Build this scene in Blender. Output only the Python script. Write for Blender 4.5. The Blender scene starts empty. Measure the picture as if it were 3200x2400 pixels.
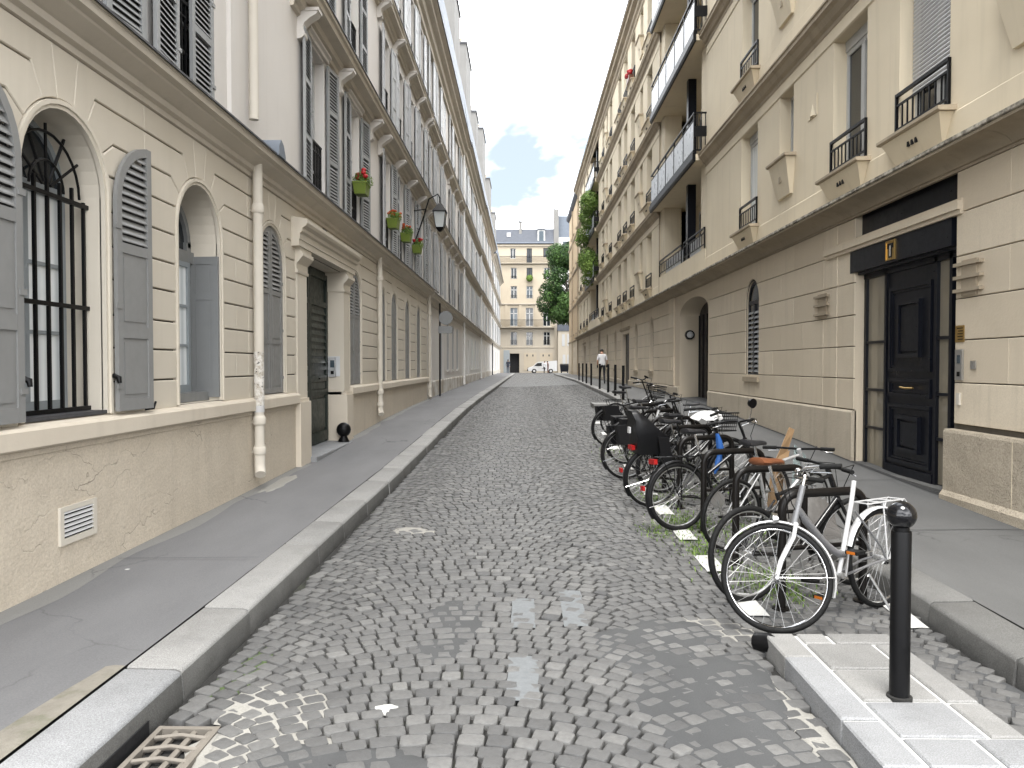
import bpy, math, random
from mathutils import Vector, Matrix, Euler, noise
from math import sin, cos, pi, radians, sqrt, atan2, tan

SC = bpy.context.scene
COL = SC.collection
RN = random.Random(11)

# ------------------------------------------------------------------ camera
cam_d = bpy.data.cameras.new('camera')
cam = bpy.data.objects.new('camera', cam_d)
COL.objects.link(cam)
cam.location = (0, 0, 1.7)
cam.rotation_euler = (radians(90 - 1.396), 0, radians(0.827))
cam_d.sensor_width = 36
cam_d.lens = 27.05
cam_d.clip_start = 0.05
cam_d.clip_end = 3000
SC.camera = cam

# ------------------------------------------------------------------ sky and sun (bright overcast with a few blue gaps)
SUN_EL, SUN_AZ = radians(69), radians(187)      # azimuth clockwise from +Y
W = bpy.data.worlds.new('World')
SC.world = W
W.use_nodes = True
nt = W.node_tree
nt.nodes.clear()
def wn(t, **k):
    n = nt.nodes.new(t)
    for a, b in k.items(): setattr(n, a, b)
    return n
out = wn('ShaderNodeOutputWorld')
bg = wn('ShaderNodeBackground'); bg.inputs['Strength'].default_value = 0.06
sky = wn('ShaderNodeTexSky', sky_type='NISHITA', sun_disc=False, sun_elevation=SUN_EL, sun_rotation=SUN_AZ, air_density=1.0, dust_density=1.5, ozone_density=1.0)
tc = wn('ShaderNodeTexCoord')
sep = wn('ShaderNodeSeparateXYZ')
zz = wn('ShaderNodeMath', operation='MAXIMUM'); zz.inputs[1].default_value = 0.0
za = wn('ShaderNodeMath', operation='ADD'); za.inputs[1].default_value = 0.22
dv = wn('ShaderNodeVectorMath', operation='SCALE')
inv = wn('ShaderNodeMath', operation='DIVIDE'); inv.inputs[0].default_value = 1.0
nz = wn('ShaderNodeTexNoise', noise_dimensions='3D'); nz.inputs['Scale'].default_value = 1.15; nz.inputs['Detail'].default_value = 6; nz.inputs['Roughness'].default_value = 0.52; nz.inputs['Distortion'].default_value = 0.25
off = wn('ShaderNodeVectorMath', operation='ADD'); off.inputs[1].default_value = (9.4914, 13.1495, 13.3282)
rp = wn('ShaderNodeValToRGB')
rp.color_ramp.elements[0].position = 0.37; rp.color_ramp.elements[0].color = (0, 0, 0, 1)
rp.color_ramp.elements[1].position = 0.76; rp.color_ramp.elements[1].color = (1, 1, 1, 1)
mx = wn('ShaderNodeMix', data_type='RGBA')
veil = wn('ShaderNodeMix', data_type='RGBA'); veil.inputs[0].default_value = 0.8; veil.inputs[7].default_value = (3.2, 3.65, 4.0, 1)
L = nt.links.new
L(tc.outputs['Generated'], sep.inputs[0]); L(sep.outputs['Z'], zz.inputs[0]); L(zz.outputs[0], za.inputs[0]); L(za.outputs[0], inv.inputs[1])
L(tc.outputs['Generated'], dv.inputs[0]); L(inv.outputs[0], dv.inputs['Scale']); L(dv.outputs[0], off.inputs[0]); L(off.outputs[0], nz.inputs['Vector'])
L(nz.outputs['Fac'], rp.inputs['Fac'])
L(sky.outputs[0], veil.inputs[6])
L(rp.outputs['Color'], mx.inputs[0]); L(veil.outputs[2], mx.inputs[6]); mx.inputs[7].default_value = (50.0, 50.0, 50.4, 1)
L(mx.outputs[2], bg.inputs['Color']); L(bg.outputs[0], out.inputs[0])

sun_d = bpy.data.lights.new('sun', 'SUN')
sun = bpy.data.objects.new('sun', sun_d); COL.objects.link(sun)
sun_d.energy = 1.45; sun_d.angle = radians(24); sun_d.color = (1.0, 0.97, 0.92)
sd = Vector((sin(SUN_AZ) * cos(SUN_EL), cos(SUN_AZ) * cos(SUN_EL), sin(SUN_EL)))
sun.rotation_euler = sd.to_track_quat('Z', 'Y').to_euler()

SC.view_settings.view_transform = 'Standard'
SC.view_settings.look = 'None'
SC.view_settings.exposure = 2.12
SC.view_settings.gamma = 1.0
SC.view_settings.use_curve_mapping = False
SC.render.engine = 'CYCLES'
SC.cycles.max_bounces = 7
SC.cycles.diffuse_bounces = 5
SC.cycles.glossy_bounces = 3
SC.cycles.transmission_bounces = 4
SC.cycles.transparent_max_bounces = 6
SC.cycles.use_denoising = True
SC.cycles.caustics_reflective = False
SC.cycles.caustics_refractive = False

# ------------------------------------------------------------------ helpers
class MB:
    def __init__(s): s.v = []; s.f = []; s.mi = []
    def add(s, vs, fs, mi=0):
        o = len(s.v); s.v += [tuple(p) for p in vs]
        for f in fs: s.f.append(tuple(i + o for i in f)); s.mi.append(mi)
    def box(s, a, b, mi=0):
        x0, y0, z0 = (min(a[i], b[i]) for i in range(3)); x1, y1, z1 = (max(a[i], b[i]) for i in range(3))
        s.add([(x0,y0,z0),(x1,y0,z0),(x1,y1,z0),(x0,y1,z0),(x0,y0,z1),(x1,y0,z1),(x1,y1,z1),(x0,y1,z1)],
              [(0,3,2,1),(4,5,6,7),(0,1,5,4),(1,2,6,5),(2,3,7,6),(3,0,4,7)], mi)
    def obox(s, c, ax, h, mi=0):
        c = Vector(c); ax = [Vector(a) for a in ax]
        vs = [c + ax[0]*h[0]*i + ax[1]*h[1]*j + ax[2]*h[2]*k for k in (-1,1) for i, j in ((-1,-1),(1,-1),(1,1),(-1,1))]
        s.add(vs, [(0,3,2,1),(4,5,6,7),(0,1,5,4),(1,2,6,5),(2,3,7,6),(3,0,4,7)], mi)
    def rings(s, rs, closed=True, caps=True, loop=False, mi=0):
        n = len(rs[0]); o = len(s.v)
        for r in rs: s.v += [tuple(p) for p in r]
        m = len(rs)
        for i in range(m if loop else m - 1):
            a = o + i*n; b = o + ((i+1) % m)*n
            for j in range(n if closed else n-1):
                k = (j+1) % n
                s.f.append((a+j, a+k, b+k, b+j)); s.mi.append(mi)
        if caps and not loop:
            s.f.append(tuple(o + j for j in reversed(range(n)))); s.mi.append(mi)
            s.f.append(tuple(o + (m-1)*n + j for j in range(n))); s.mi.append(mi)
    def tube(s, pts, r, n=8, loop=False, caps=True, mi=0, flat=1.0):
        pts = [Vector(p) for p in pts]; m = len(pts)
        rr = r if isinstance(r, (list, tuple)) else [r]*m
        rs = []; up = None
        for i in range(m):
            if loop: t = pts[(i+1) % m] - pts[i-1]
            elif i == 0: t = pts[1] - pts[0]
            elif i == m-1: t = pts[-1] - pts[-2]
            else: t = (pts[i+1] - pts[i]).normalized() + (pts[i] - pts[i-1]).normalized()
            if t.length < 1e-9: t = Vector((0,0,1))
            t.normalize()
            if up is None: up = Vector((0,0,1)) if abs(t.z) < 0.9 else Vector((1,0,0))
            u = (up - t*up.dot(t))
            if u.length < 1e-6: u = t.orthogonal()
            u.normalize(); w = t.cross(u); up = u
            rs.append([pts[i] + (u*cos(a)*flat + w*sin(a))*rr[i] for a in (2*pi*k/n for k in range(n))])
        s.rings(rs, True, caps, loop, mi)
    def lathe(s, prof, c=(0,0,0), n=16, mi=0):
        c = Vector(c)
        s.rings([[c + Vector((r*cos(2*pi*k/n), r*sin(2*pi*k/n), z)) for k in range(n)] for r, z in prof], True, True, False, mi)
    def ball(s, c, r, n=12, sc=(1,1,1), mi=0):
        m = max(4, n//2); c = Vector(c)
        rs = []
        for i in range(m+1):
            a = pi*i/m; q = max(sin(a), 0.02)
            rs.append([c + Vector((r*sc[0]*q*cos(2*pi*k/n), r*sc[1]*q*sin(2*pi*k/n), -r*sc[2]*cos(a))) for k in range(n)])
        s.rings(rs, True, True, False, mi)
    def build(s, name, mat, parent=None, smooth=0, **tags):
        me = bpy.data.meshes.new(name)
        me.from_pydata(s.v, [], s.f)
        for m in (mat if isinstance(mat, (list, tuple)) else [mat]): me.materials.append(m)
        if any(s.mi): me.polygons.foreach_set('material_index', s.mi)
        if smooth:
            me.polygons.foreach_set('use_smooth', [True]*len(me.polygons))
            if smooth < 180: me.set_sharp_from_angle(angle=radians(smooth))
        me.update()
        return link(name, me, parent, **tags)

def link(name, me, parent=None, **tags):
    o = bpy.data.objects.new(name, me); COL.objects.link(o)
    if parent is not None: setpar(o, parent)
    for k, v in tags.items(): o[k] = v
    return o
def wmat(o):
    l = Matrix.LocRotScale(o.location, o.rotation_euler, o.scale)
    return wmat(o.parent) @ o.matrix_parent_inverse @ l if o.parent else l
def setpar(o, p):
    o.parent = p
    o.matrix_parent_inverse = wmat(p).inverted()
def empty(name, loc=(0,0,0), parent=None, **tags):
    o = bpy.data.objects.new(name, None); COL.objects.link(o); o.location = loc
    o.empty_display_size = 0.1
    if parent is not None:
        setpar(o, parent)
    for k, v in tags.items(): o[k] = v
    return o
def children(o): return [c for c in bpy.data.objects if c.parent == o]
def copy_tree(o, kids, parent=None):
    c = o.copy(); COL.objects.link(c); c.parent = parent
    for ch in kids.get(o.name, []): copy_tree(ch, kids, c)
    return c
def kidmap():
    d = {}
    for o in bpy.data.objects:
        if o.parent: d.setdefault(o.parent.name, []).append(o)
    return d

# polygon inset (simple mitre), ccw or cw
def inset(poly, t):
    n = len(poly); A = sum(poly[i][0]*poly[(i+1)%n][1] - poly[(i+1)%n][0]*poly[i][1] for i in range(n))
    sg = 1 if A > 0 else -1; r = []
    for i in range(n):
        p0, p, p1 = poly[i-1], poly[i], poly[(i+1)%n]
        e0 = (p[0]-p0[0], p[1]-p0[1]); e1 = (p1[0]-p[0], p1[1]-p[1])
        l0 = math.hypot(*e0) or 1e-9; l1 = math.hypot(*e1) or 1e-9
        n0 = (-e0[1]/l0*sg, e0[0]/l0*sg); n1 = (-e1[1]/l1*sg, e1[0]/l1*sg)
        k = 1 + n0[0]*n1[0] + n0[1]*n1[1]
        k = max(k, 0.35)
        r.append((p[0] + (n0[0]+n1[0])/k*t, p[1] + (n0[1]+n1[1])/k*t))
    return r

# facade frame: s along the street, d out of the wall towards the street, z up
class Fac:
    def __init__(f, x, side): f.x = x; f.k = 1 if side == 'L' else -1
    def pt(f, s, d, z): return (f.x + f.k*d, s, z)
class FacY:                     # a facade that faces the camera (-Y): s runs along x
    def __init__(f, y): f.y = y
    def pt(f, s, d, z): return (s, f.y - d, z)
def fbox(m, F, s0, s1, d0, d1, z0, z1, mi=0): m.box(F.pt(s0, d0, z0), F.pt(s1, d1, z1), mi)
def fprof(m, F, prof, s0, s1, mi=0):
    m.rings([[F.pt(s0, d, z) for d, z in prof], [F.pt(s1, d, z) for d, z in prof]], True, True, False, mi)
def fslab(m, F, poly, d0, d1, bev=0.0, mi=0):
    rs = [[F.pt(s, d0, z) for s, z in poly]]
    if bev:
        rs.append([F.pt(s, d1-bev, z) for s, z in poly]); rs.append([F.pt(s, d1, z) for s, z in inset(poly, bev)])
    else: rs.append([F.pt(s, d1, z) for s, z in poly])
    m.rings(rs, True, True, False, mi)
def arcpts(c, zs, r, a0, a1, n):
    return [(c + r*cos(a0 + (a1-a0)*i/n), zs + r*sin(a0 + (a1-a0)*i/n)) for i in range(n+1)]

# wall band with openings: list of dict(s0,s1,zb,zt,arch,dep)
def fwall(m, F, s0, s1, z0, z1, ops, d=0.0, mi=0, mr=0):
    ops = sorted(ops, key=lambda o: o['s0']); cur = s0
    def q(a, b, za, zb):
        if b - a > 1e-4 and zb - za > 1e-4: m.add([F.pt(a,d,za),F.pt(b,d,za),F.pt(b,d,zb),F.pt(a,d,zb)], [(0,1,2,3)], mi)
    for o in ops:
        q(cur, o['s0'], z0, z1); cur = o['s1']
        q(o['s0'], o['s1'], z0, o['zb'])
        c = (o['s0']+o['s1'])/2; r = (o['s1']-o['s0'])/2; dep = d - o['dep']
        if o.get('arch'):
            rise = o.get('rise', r)
            top = [(c + r*cos(pi - pi*i/16), o['zt'] + rise*sin(pi*i/16)) for i in range(17)]
            for i in range(16):
                a, b = top[i], top[i+1]
                m.add([F.pt(a[0],d,a[1]),F.pt(b[0],d,b[1]),F.pt(b[0],d,z1),F.pt(a[0],d,z1)], [(0,1,2,3)], mi)
            ol = [(o['s0'], o['zb'])] + top + [(o['s1'], o['zb'])]
        else:
            q(o['s0'], o['s1'], o['zt'], z1)
            ol = [(o['s0'],o['zb']),(o['s0'],o['zt']),(o['s1'],o['zt']),(o['s1'],o['zb'])]
        m.rings([[F.pt(a,d,b) for a,b in ol], [F.pt(a,dep,b) for a,b in ol]], True, False, False, mr)
    q(cur, s1, z0, z1)

# ------------------------------------------------------------------ materials
def nodes_of(name):
    m = bpy.data.materials.new(name); m.use_nodes = True
    t = m.node_tree; b = t.nodes['Principled BSDF']
    return m, t, b
def N(t, typ, **k):
    n = t.nodes.new(typ)
    for a, v in k.items():
        if a.startswith('_'):
            n.inputs[a[1:].replace('_', ' ')].default_value = v
        else: setattr(n, a, v)
    return n
def noise_n(t, pos, scale, det=4, rough=0.55, dist=0.0):
    n = N(t, 'ShaderNodeTexNoise'); n.inputs['Scale'].default_value = scale; n.inputs['Detail'].default_value = det
    n.inputs['Roughness'].default_value = rough; n.inputs['Distortion'].default_value = dist
    t.links.new(pos, n.inputs['Vector']); return n.outputs['Fac']
def ramp(t, fac, p0, c0, p1, c1, interp='LINEAR'):
    r = N(t, 'ShaderNodeValToRGB'); e = r.color_ramp.elements
    r.color_ramp.interpolation = interp
    e[0].position = p0; e[0].color = (*c0, 1) if len(c0) == 3 else c0
    e[1].position = p1; e[1].color = (*c1, 1) if len(c1) == 3 else c1
    t.links.new(fac, r.inputs['Fac']); return r.outputs['Color']
def mixc(t, fac, a, b, mode='MIX'):
    n = N(t, 'ShaderNodeMix', data_type='RGBA', blend_type=mode)
    for k, v in ((0, fac), (6, a), (7, b)):
        if isinstance(v, (int, float)): n.inputs[k].default_value = v
        elif isinstance(v, tuple): n.inputs[k].default_value = (*v, 1) if len(v) == 3 else v
        else: t.links.new(v, n.inputs[k])
    return n.outputs[2]
def mathn(t, op, a, b=None):
    n = N(t, 'ShaderNodeMath', operation=op)
    for k, v in ((0, a), (1, b)):
        if v is None: continue
        if isinstance(v, (int, float)): n.inputs[k].default_value = v
        else: t.links.new(v, n.inputs[k])
    return n.outputs[0]
def mapping(t, pos, sc=(1,1,1), loc=(0,0,0)):
    n = N(t, 'ShaderNodeMapping'); n.inputs['Scale'].default_value = sc; n.inputs['Location'].default_value = loc
    t.links.new(pos, n.inputs['Vector']); return n.outputs[0]
def bumpn(t, h, st, dist, prev=None):
    b = N(t, 'ShaderNodeBump'); b.inputs['Strength'].default_value = st; b.inputs['Distance'].default_value = dist
    t.links.new(h, b.inputs['Height'])
    if prev is not None: t.links.new(prev, b.inputs['Normal'])
    return b.outputs[0]

def wallmat(name, base, dark, rough=0.85, mott=0.5, streak=0.35, grain=0.0, crack=0.0, bump=0.25, pit=0.0, objvar=0.0):
    """painted or stone wall: mottling, vertical rain streaks, fine grain, hairline cracks, pitting"""
    m, t, b = nodes_of(name); ln = t.links.new
    g = N(t, 'ShaderNodeNewGeometry').outputs['Position']
    c = mixc(t, mathn(t, 'MULTIPLY', ramp(t, noise_n(t, g, 0.9, 6, 0.6), 0.35, (0,0,0), 0.75, (1,1,1)), mott), base, dark)
    st = noise_n(t, mapping(t, g, (5, 5, 0.35)), 1.0, 5, 0.6)
    c = mixc(t, mathn(t, 'MULTIPLY', ramp(t, st, 0.52, (0,0,0), 0.75, (1,1,1)), streak), c, tuple(x*0.72 for x in dark))
    if grain:
        c = mixc(t, mathn(t, 'MULTIPLY', ramp(t, noise_n(t, g, 60, 3, 0.7), 0.4, (0,0,0), 0.7, (1,1,1)), grain), c, tuple(x*0.55 for x in dark))
    if objvar:
        oi = N(t, 'ShaderNodeObjectInfo').outputs['Random']
        c = mixc(t, mathn(t, 'MULTIPLY', oi, objvar), c, dark)
    nb = bumpn(t, noise_n(t, g, 34, 5, 0.6), bump, 0.01)
    nb = bumpn(t, noise_n(t, g, 2.2, 3, 0.5), bump*1.4, 0.03, nb)
    if crack: nb = bumpn(t, noise_n(t, mapping(t, g, (1, 0.9, 5)), 4.5, 6, 0.65), 0.14, 0.03, nb)
    if crack:
        wv = noise_n(t, g, 2.0, 4, 0.6)
        wp = N(t, 'ShaderNodeVectorMath', operation='ADD'); ln(g, wp.inputs[0])
        sc_ = N(t, 'ShaderNodeVectorMath', operation='SCALE'); sc_.inputs['Scale'].default_value = 0.5
        cn = N(t, 'ShaderNodeTexNoise'); cn.inputs['Scale'].default_value = 2.5; cn.inputs['Detail'].default_value = 5; ln(g, cn.inputs['Vector'])
        ln(cn.outputs['Color'], sc_.inputs[0]); ln(sc_.outputs[0], wp.inputs[1])
        vo = N(t, 'ShaderNodeTexVoronoi', feature='DISTANCE_TO_EDGE'); vo.inputs['Scale'].default_value = 1.1
        ln(mapping(t, wp.outputs[0], (1, 0.7, 2.2)), vo.inputs['Vector'])
        edge = ramp(t, vo.outputs['Distance'], 0.0, (1,1,1), 0.008, (0,0,0))
        msk = ramp(t, noise_n(t, g, 1.3, 3), 0.5, (0,0,0), 0.6, (1,1,1))
        ck = mathn(t, 'MULTIPLY', mathn(t, 'MULTIPLY', edge, msk), crack)
        c = mixc(t, ck, c, tuple(x*0.35 for x in dark))
        nb = bumpn(t, mathn(t, 'MULTIPLY', ck, -1.0), 0.6, 0.02, nb)
    if pit:
        pv = N(t, 'ShaderNodeTexVoronoi'); pv.inputs['Scale'].default_value = 55; ln(g, pv.inputs['Vector'])
        ph = ramp(t, pv.outputs['Distance'], 0.12, (0,0,0), 0.32, (1,1,1))
        pm = ramp(t, noise_n(t, g, 3, 4), 0.42, (0,0,0), 0.62, (1,1,1))
        pk = mathn(t, 'MULTIPLY', mathn(t, 'MULTIPLY', mathn(t, 'SUBTRACT', 1.0, ph), pm), pit)
        c = mixc(t, pk, c, tuple(x*0.3 for x in dark))
        nb = bumpn(t, mathn(t, 'MULTIPLY', pk, -1.0), 0.8, 0.02, nb)
    ln(c, b.inputs['Base Color']); b.inputs['Roughness'].default_value = rough
    b.inputs['Specular IOR Level'].default_value = 0.25
    ln(nb, b.inputs['Normal'])
    return m
def paint(name, col, rough=0.45, var=0.25, metal=0.0, spec=0.4, sc=8.0, bump=0.05, coat=0.0):
    m, t, b = nodes_of(name)
    g = N(t, 'ShaderNodeNewGeometry').outputs['Position']
    f = mathn(t, 'MULTIPLY', ramp(t, noise_n(t, g, sc, 5, 0.6), 0.35, (0,0,0), 0.8, (1,1,1)), var)
    t.links.new(mixc(t, f, col, tuple(x*0.6 for x in col)), b.inputs['Base Color'])
    rr = ramp(t, noise_n(t, g, sc*2.3, 4), 0.3, (rough*0.8,)*3, 0.8, (min(1, rough*1.3),)*3)
    t.links.new(rr, b.inputs['Roughness'])
    b.inputs['Metallic'].default_value = metal; b.inputs['Specular IOR Level'].default_value = spec
    if coat: b.inputs['Coat Weight'].default_value = coat
    if bump: t.links.new(bumpn(t, noise_n(t, g, sc*6, 3), bump, 0.005), b.inputs['Normal'])
    return m
def glassm(name, col=(0.02,0.025,0.03), rough=0.06, wob=0.02):
    m, t, b = nodes_of(name)
    g = N(t, 'ShaderNodeNewGeometry').outputs['Position']
    t.links.new(mixc(t, noise_n(t, g, 0.8, 3), col, tuple(x*0.5 for x in col)), b.inputs['Base Color'])
    b.inputs['Roughness'].default_value = rough; b.inputs['Specular IOR Level'].default_value = 0.6
    if wob: t.links.new(bumpn(t, noise_n(t, g, 1.5, 2), wob, 0.05), b.inputs['Normal'])
    return m
def clearglass(name, tint=(0.8,0.85,0.85), alpha=0.25):
    m, t, b = nodes_of(name)
    b.inputs['Base Color'].default_value = (*tint, 1); b.inputs['Roughness'].default_value = 0.04; b.inputs['Alpha'].default_value = alpha
    return m
M = {}
M['cream'] = wallmat('cream_paint', (0.60,0.55,0.465), (0.52,0.47,0.39), mott=0.55, streak=0.20, bump=0.10, objvar=0.55)
M['cream2'] = wallmat('cream_trim_paint', (0.59,0.53,0.44), (0.49,0.43,0.35), mott=0.55, streak=0.22, bump=0.10)
M['plinth'] = wallmat('plinth_render', (0.60,0.53,0.43), (0.50,0.44,0.355), mott=0.8, streak=0.35, grain=0.35, crack=0.45, bump=0.6)
M['white_wall'] = wallmat('white_render', (0.63,0.60,0.565), (0.56,0.53,0.495), mott=0.5, streak=0.12, bump=0.08)
M['white_wall2'] = wallmat('pale_render', (0.72,0.705,0.68), (0.63,0.615,0.59), mott=0.5, streak=0.14, bump=0.08)
M['soffit'] = wallmat('cornice_stone', (0.55,0.50,0.425), (0.45,0.405,0.335), mott=0.6, streak=0.22, bump=0.10)
M['rstone'] = wallmat('right_render', (0.67,0.585,0.44), (0.59,0.51,0.38), mott=0.6, streak=0.28, bump=0.08)
M['rashlar'] = wallmat('right_ashlar', (0.70,0.61,0.475), (0.57,0.49,0.375), mott=0.65, streak=0.45, grain=0.22, bump=0.28, objvar=1.0)
M['rplinth'] = wallmat('right_plinth', (0.58,0.51,0.405), (0.45,0.39,0.305), mott=0.8, streak=0.5, grain=0.4, bump=0.5, pit=0.25)
M['rpit'] = wallmat('pitted_plinth', (0.48,0.42,0.33), (0.36,0.305,0.23), mott=0.7, streak=0.3, grain=0.6, bump=0.6, pit=0.9)
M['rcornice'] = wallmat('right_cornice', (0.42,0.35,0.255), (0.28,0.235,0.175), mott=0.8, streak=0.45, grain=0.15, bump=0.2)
M['orange_wall'] = wallmat('ochre_render', (0.52,0.40,0.26), (0.44,0.335,0.215), mott=0.6, streak=0.25, bump=0.1)
M['end_wall'] = wallmat('end_render', (0.40,0.345,0.265), (0.35,0.30,0.235), mott=0.5, streak=0.2, bump=0.08)
M['end_stone'] = wallmat('end_stone', (0.37,0.33,0.27), (0.32,0.285,0.235), mott=0.5, streak=0.2, bump=0.08)
M['zinc'] = paint('zinc_roof', (0.15,0.17,0.20), rough=0.6, spec=.2, var=0.4, metal=0.0, sc=2.0)
M['slate'] = paint('slate_roof', (0.085,0.092,0.108), rough=0.65, spec=.2, var=0.4, sc=3.0)
M['flash'] = paint('lead_flashing', (0.055,0.055,0.06), rough=0.6, var=0.5, sc=6)
M['shut'] = paint('grey_shutter_paint', (0.225,0.225,0.22), rough=0.5, var=0.22, sc=5)
M['shut_d'] = paint('grey_louvre_paint', (0.27,0.275,0.275), rough=0.55, var=0.3, sc=7)
M['shut_b'] = paint('blue_grey_shutter', (0.195,0.20,0.20), rough=0.5, var=0.2, sc=5)
M['shut_l'] = paint('pale_shutter', (0.56,0.57,0.58), rough=0.55, var=0.25, sc=4)
M['shut_m'] = paint('mid_grey_shutter', (0.36,0.365,0.37), rough=0.55, var=0.25, sc=4)
M['frame_w'] = paint('white_window_paint', (0.48,0.48,0.465), rough=0.45, var=0.15)
M['frame_g'] = paint('grey_window_paint', (0.25,0.275,0.29), rough=0.45, var=0.2)
M['iron'] = paint('black_iron', (0.0045,0.0045,0.005), rough=0.40, spec=0.18, var=0.4, sc=14, bump=0.15)
M['rack'] = paint('brown_black_steel', (0.006,0.005,0.0045), rough=0.36, spec=0.2, var=0.4, sc=10, bump=0.06)
M['glass'] = glassm('window_glass')
M['glass_b'] = glassm('window_glass_blue', (0.05,0.075,0.095))
M['dark'] = paint('dark_interior', (0.006,0.006,0.007), rough=0.9, var=0.3)
M['curtain'] = paint('pale_curtain', (0.56,0.60,0.62), rough=0.8, var=0.25, sc=3)
M['green_door'] = paint('dark_green_door', (0.020,0.028,0.023), rough=0.42, spec=0.3, var=0.4, sc=5)
M['navy'] = paint('navy_door_paint', (0.006,0.007,0.011), rough=0.34, spec=0.25, var=0.3, sc=5)
M['pipe'] = wallmat('cream_pipe_paint', (0.57,0.53,0.46), (0.48,0.44,0.375), mott=0.5, streak=0.2, bump=0.06)
M['brass'] = paint('brass', (0.55,0.36,0.12), rough=0.35, var=0.5, metal=0.9, sc=30)
M['steel'] = paint('brushed_steel', (0.55,0.55,0.55), rough=0.35, var=0.25, metal=0.9, sc=20)
M['chrome'] = paint('chrome', (0.75,0.75,0.76), rough=0.15, var=0.1, metal=1.0)
M['white_pl'] = paint('white_plastic', (0.50,0.50,0.50), rough=0.4, var=0.15)
M['red'] = paint('red_plastic', (0.30,0.010,0.010), rough=0.3, var=0.2)

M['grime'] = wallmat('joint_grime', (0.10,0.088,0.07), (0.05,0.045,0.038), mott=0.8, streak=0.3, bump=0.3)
def peelmat():
    m, t, b = nodes_of('peeling_render')
    g = N(t, 'ShaderNodeNewGeometry').outputs['Position']
    c = mixc(t, ramp(t, noise_n(t, g, 0.9, 7, 0.65), 0.46, (0,0,0), 0.54, (1,1,1)), (0.62,0.60,0.56), (0.42,0.37,0.30))
    c = mixc(t, mathn(t,'MULTIPLY', ramp(t, noise_n(t, mapping(t,g,(6,6,.5)), 1.0, 5), .5, (0,0,0), .7, (1,1,1)), .5), c, (0.28,0.25,0.20))
    t.links.new(c, b.inputs['Base Color']); b.inputs['Roughness'].default_value = .9
    t.links.new(bumpn(t, noise_n(t, g, 5, 7, .7), .6, .03), b.inputs['Normal']); return m
M['peel'] = peelmat()

M['chim'] = wallmat('chimney_render', (0.20,0.195,0.185), (0.15,0.145,0.135), mott=0.6, streak=0.4, bump=0.1)
M['louvre_shade'] = paint('painted_louvre_shade', (0.035,0.035,0.036), rough=.9, var=.3)  # shade of the slat gaps, painted as a dark colour

def lichen():
    m, t, b = nodes_of('weathered_ledge'); g = N(t,'ShaderNodeNewGeometry').outputs['Position']
    c = mixc(t, ramp(t, noise_n(t,g,7,7,.7),.40,(0,0,0),.58,(1,1,1)), (0.50,0.46,0.38), (0.13,0.115,0.09))
    t.links.new(c,b.inputs['Base Color']); b.inputs['Roughness'].default_value=.95
    t.links.new(bumpn(t, noise_n(t,g,30,6,.7), .8, .02), b.inputs['Normal']); return m
M['lichen'] = lichen()
# ================================================================== GROUND
def lerp_t(tab, y):
    if y <= tab[0][0]: return tab[0][1]
    for (a, va), (b, vb) in zip(tab, tab[1:]):
        if y <= b:
            k = (y-a)/(b-a); return va + (vb-va)*k
    return tab[-1][1]
ZA = [(5,0),(8,.03),(11,.08),(15,.19),(18,.28),(22,.35),(28,.41),(42,.46),(67,.52),(95,.55),(130,.55)]
ZE = [(7,0),(13,.12),(20,.19),(50,.22),(80,.12),(110,0)]
KL = [(0,-1.745),(8,-1.745),(12,-1.70),(21,-1.60),(40,-1.42),(97,-1.0),(100,-.98)]
KR = [(0,2.62),(4,2.62),(5,2.67),(12,2.72),(25,3.02),(46,3.30),(88,3.5),(92,3.5)]
def zg(x, y): return lerp_t(ZA, y) + lerp_t(ZE, y)*max(0.0, min(1.2, x/4.75))
def kl(y): return lerp_t(KL, y)
def kr(y): return lerp_t(KR, y)
XL, XR = -3.28, 4.75
KH = 0.14

def road_material():
    m, t, b = nodes_of('cobble_stone'); ln = t.links.new
    g = N(t, 'ShaderNodeNewGeometry').outputs['Position']
    at = N(t, 'ShaderNodeAttribute', attribute_name='tone')
    c = mixc(t, at.outputs['Fac'], (0.046,0.046,0.047), (0.158,0.156,0.15))
    c = mixc(t, mathn(t,'MULTIPLY', ramp(t, noise_n(t, g, 28, 6, 0.7), 0.35, (0,0,0), 0.75, (1,1,1)), 0.5), c, (0.04,0.04,0.04))
    c = mixc(t, mathn(t,'MULTIPLY', ramp(t, noise_n(t, g, 0.8, 4), 0.4, (0,0,0), 0.7, (1,1,1)), 0.35), c, (0.085,0.085,0.085))
    pa = N(t, 'ShaderNodeAttribute', attribute_name='paint')
    wear = ramp(t, noise_n(t, g, 22, 5, 0.7), 0.30, (0.25,0.25,0.25), 0.55, (1,1,1))
    c = mixc(t, mathn(t,'MULTIPLY', pa.outputs['Fac'], wear), c, (0.25,0.262,0.272))
    ln(c, b.inputs['Base Color'])
    ln(ramp(t, noise_n(t, g, 9, 4), 0.3, (0.50,)*3, 0.75, (0.75,)*3), b.inputs['Roughness'])
    b.inputs['Specular IOR Level'].default_value = 0.5
    nb = bumpn(t, noise_n(t, g, 40, 6, 0.65), 0.35, 0.010)
    nb = bumpn(t, noise_n(t, g, 160, 3, 0.6), 0.3, 0.004, nb)
    ln(nb, b.inputs['Normal'])
    return m
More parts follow.
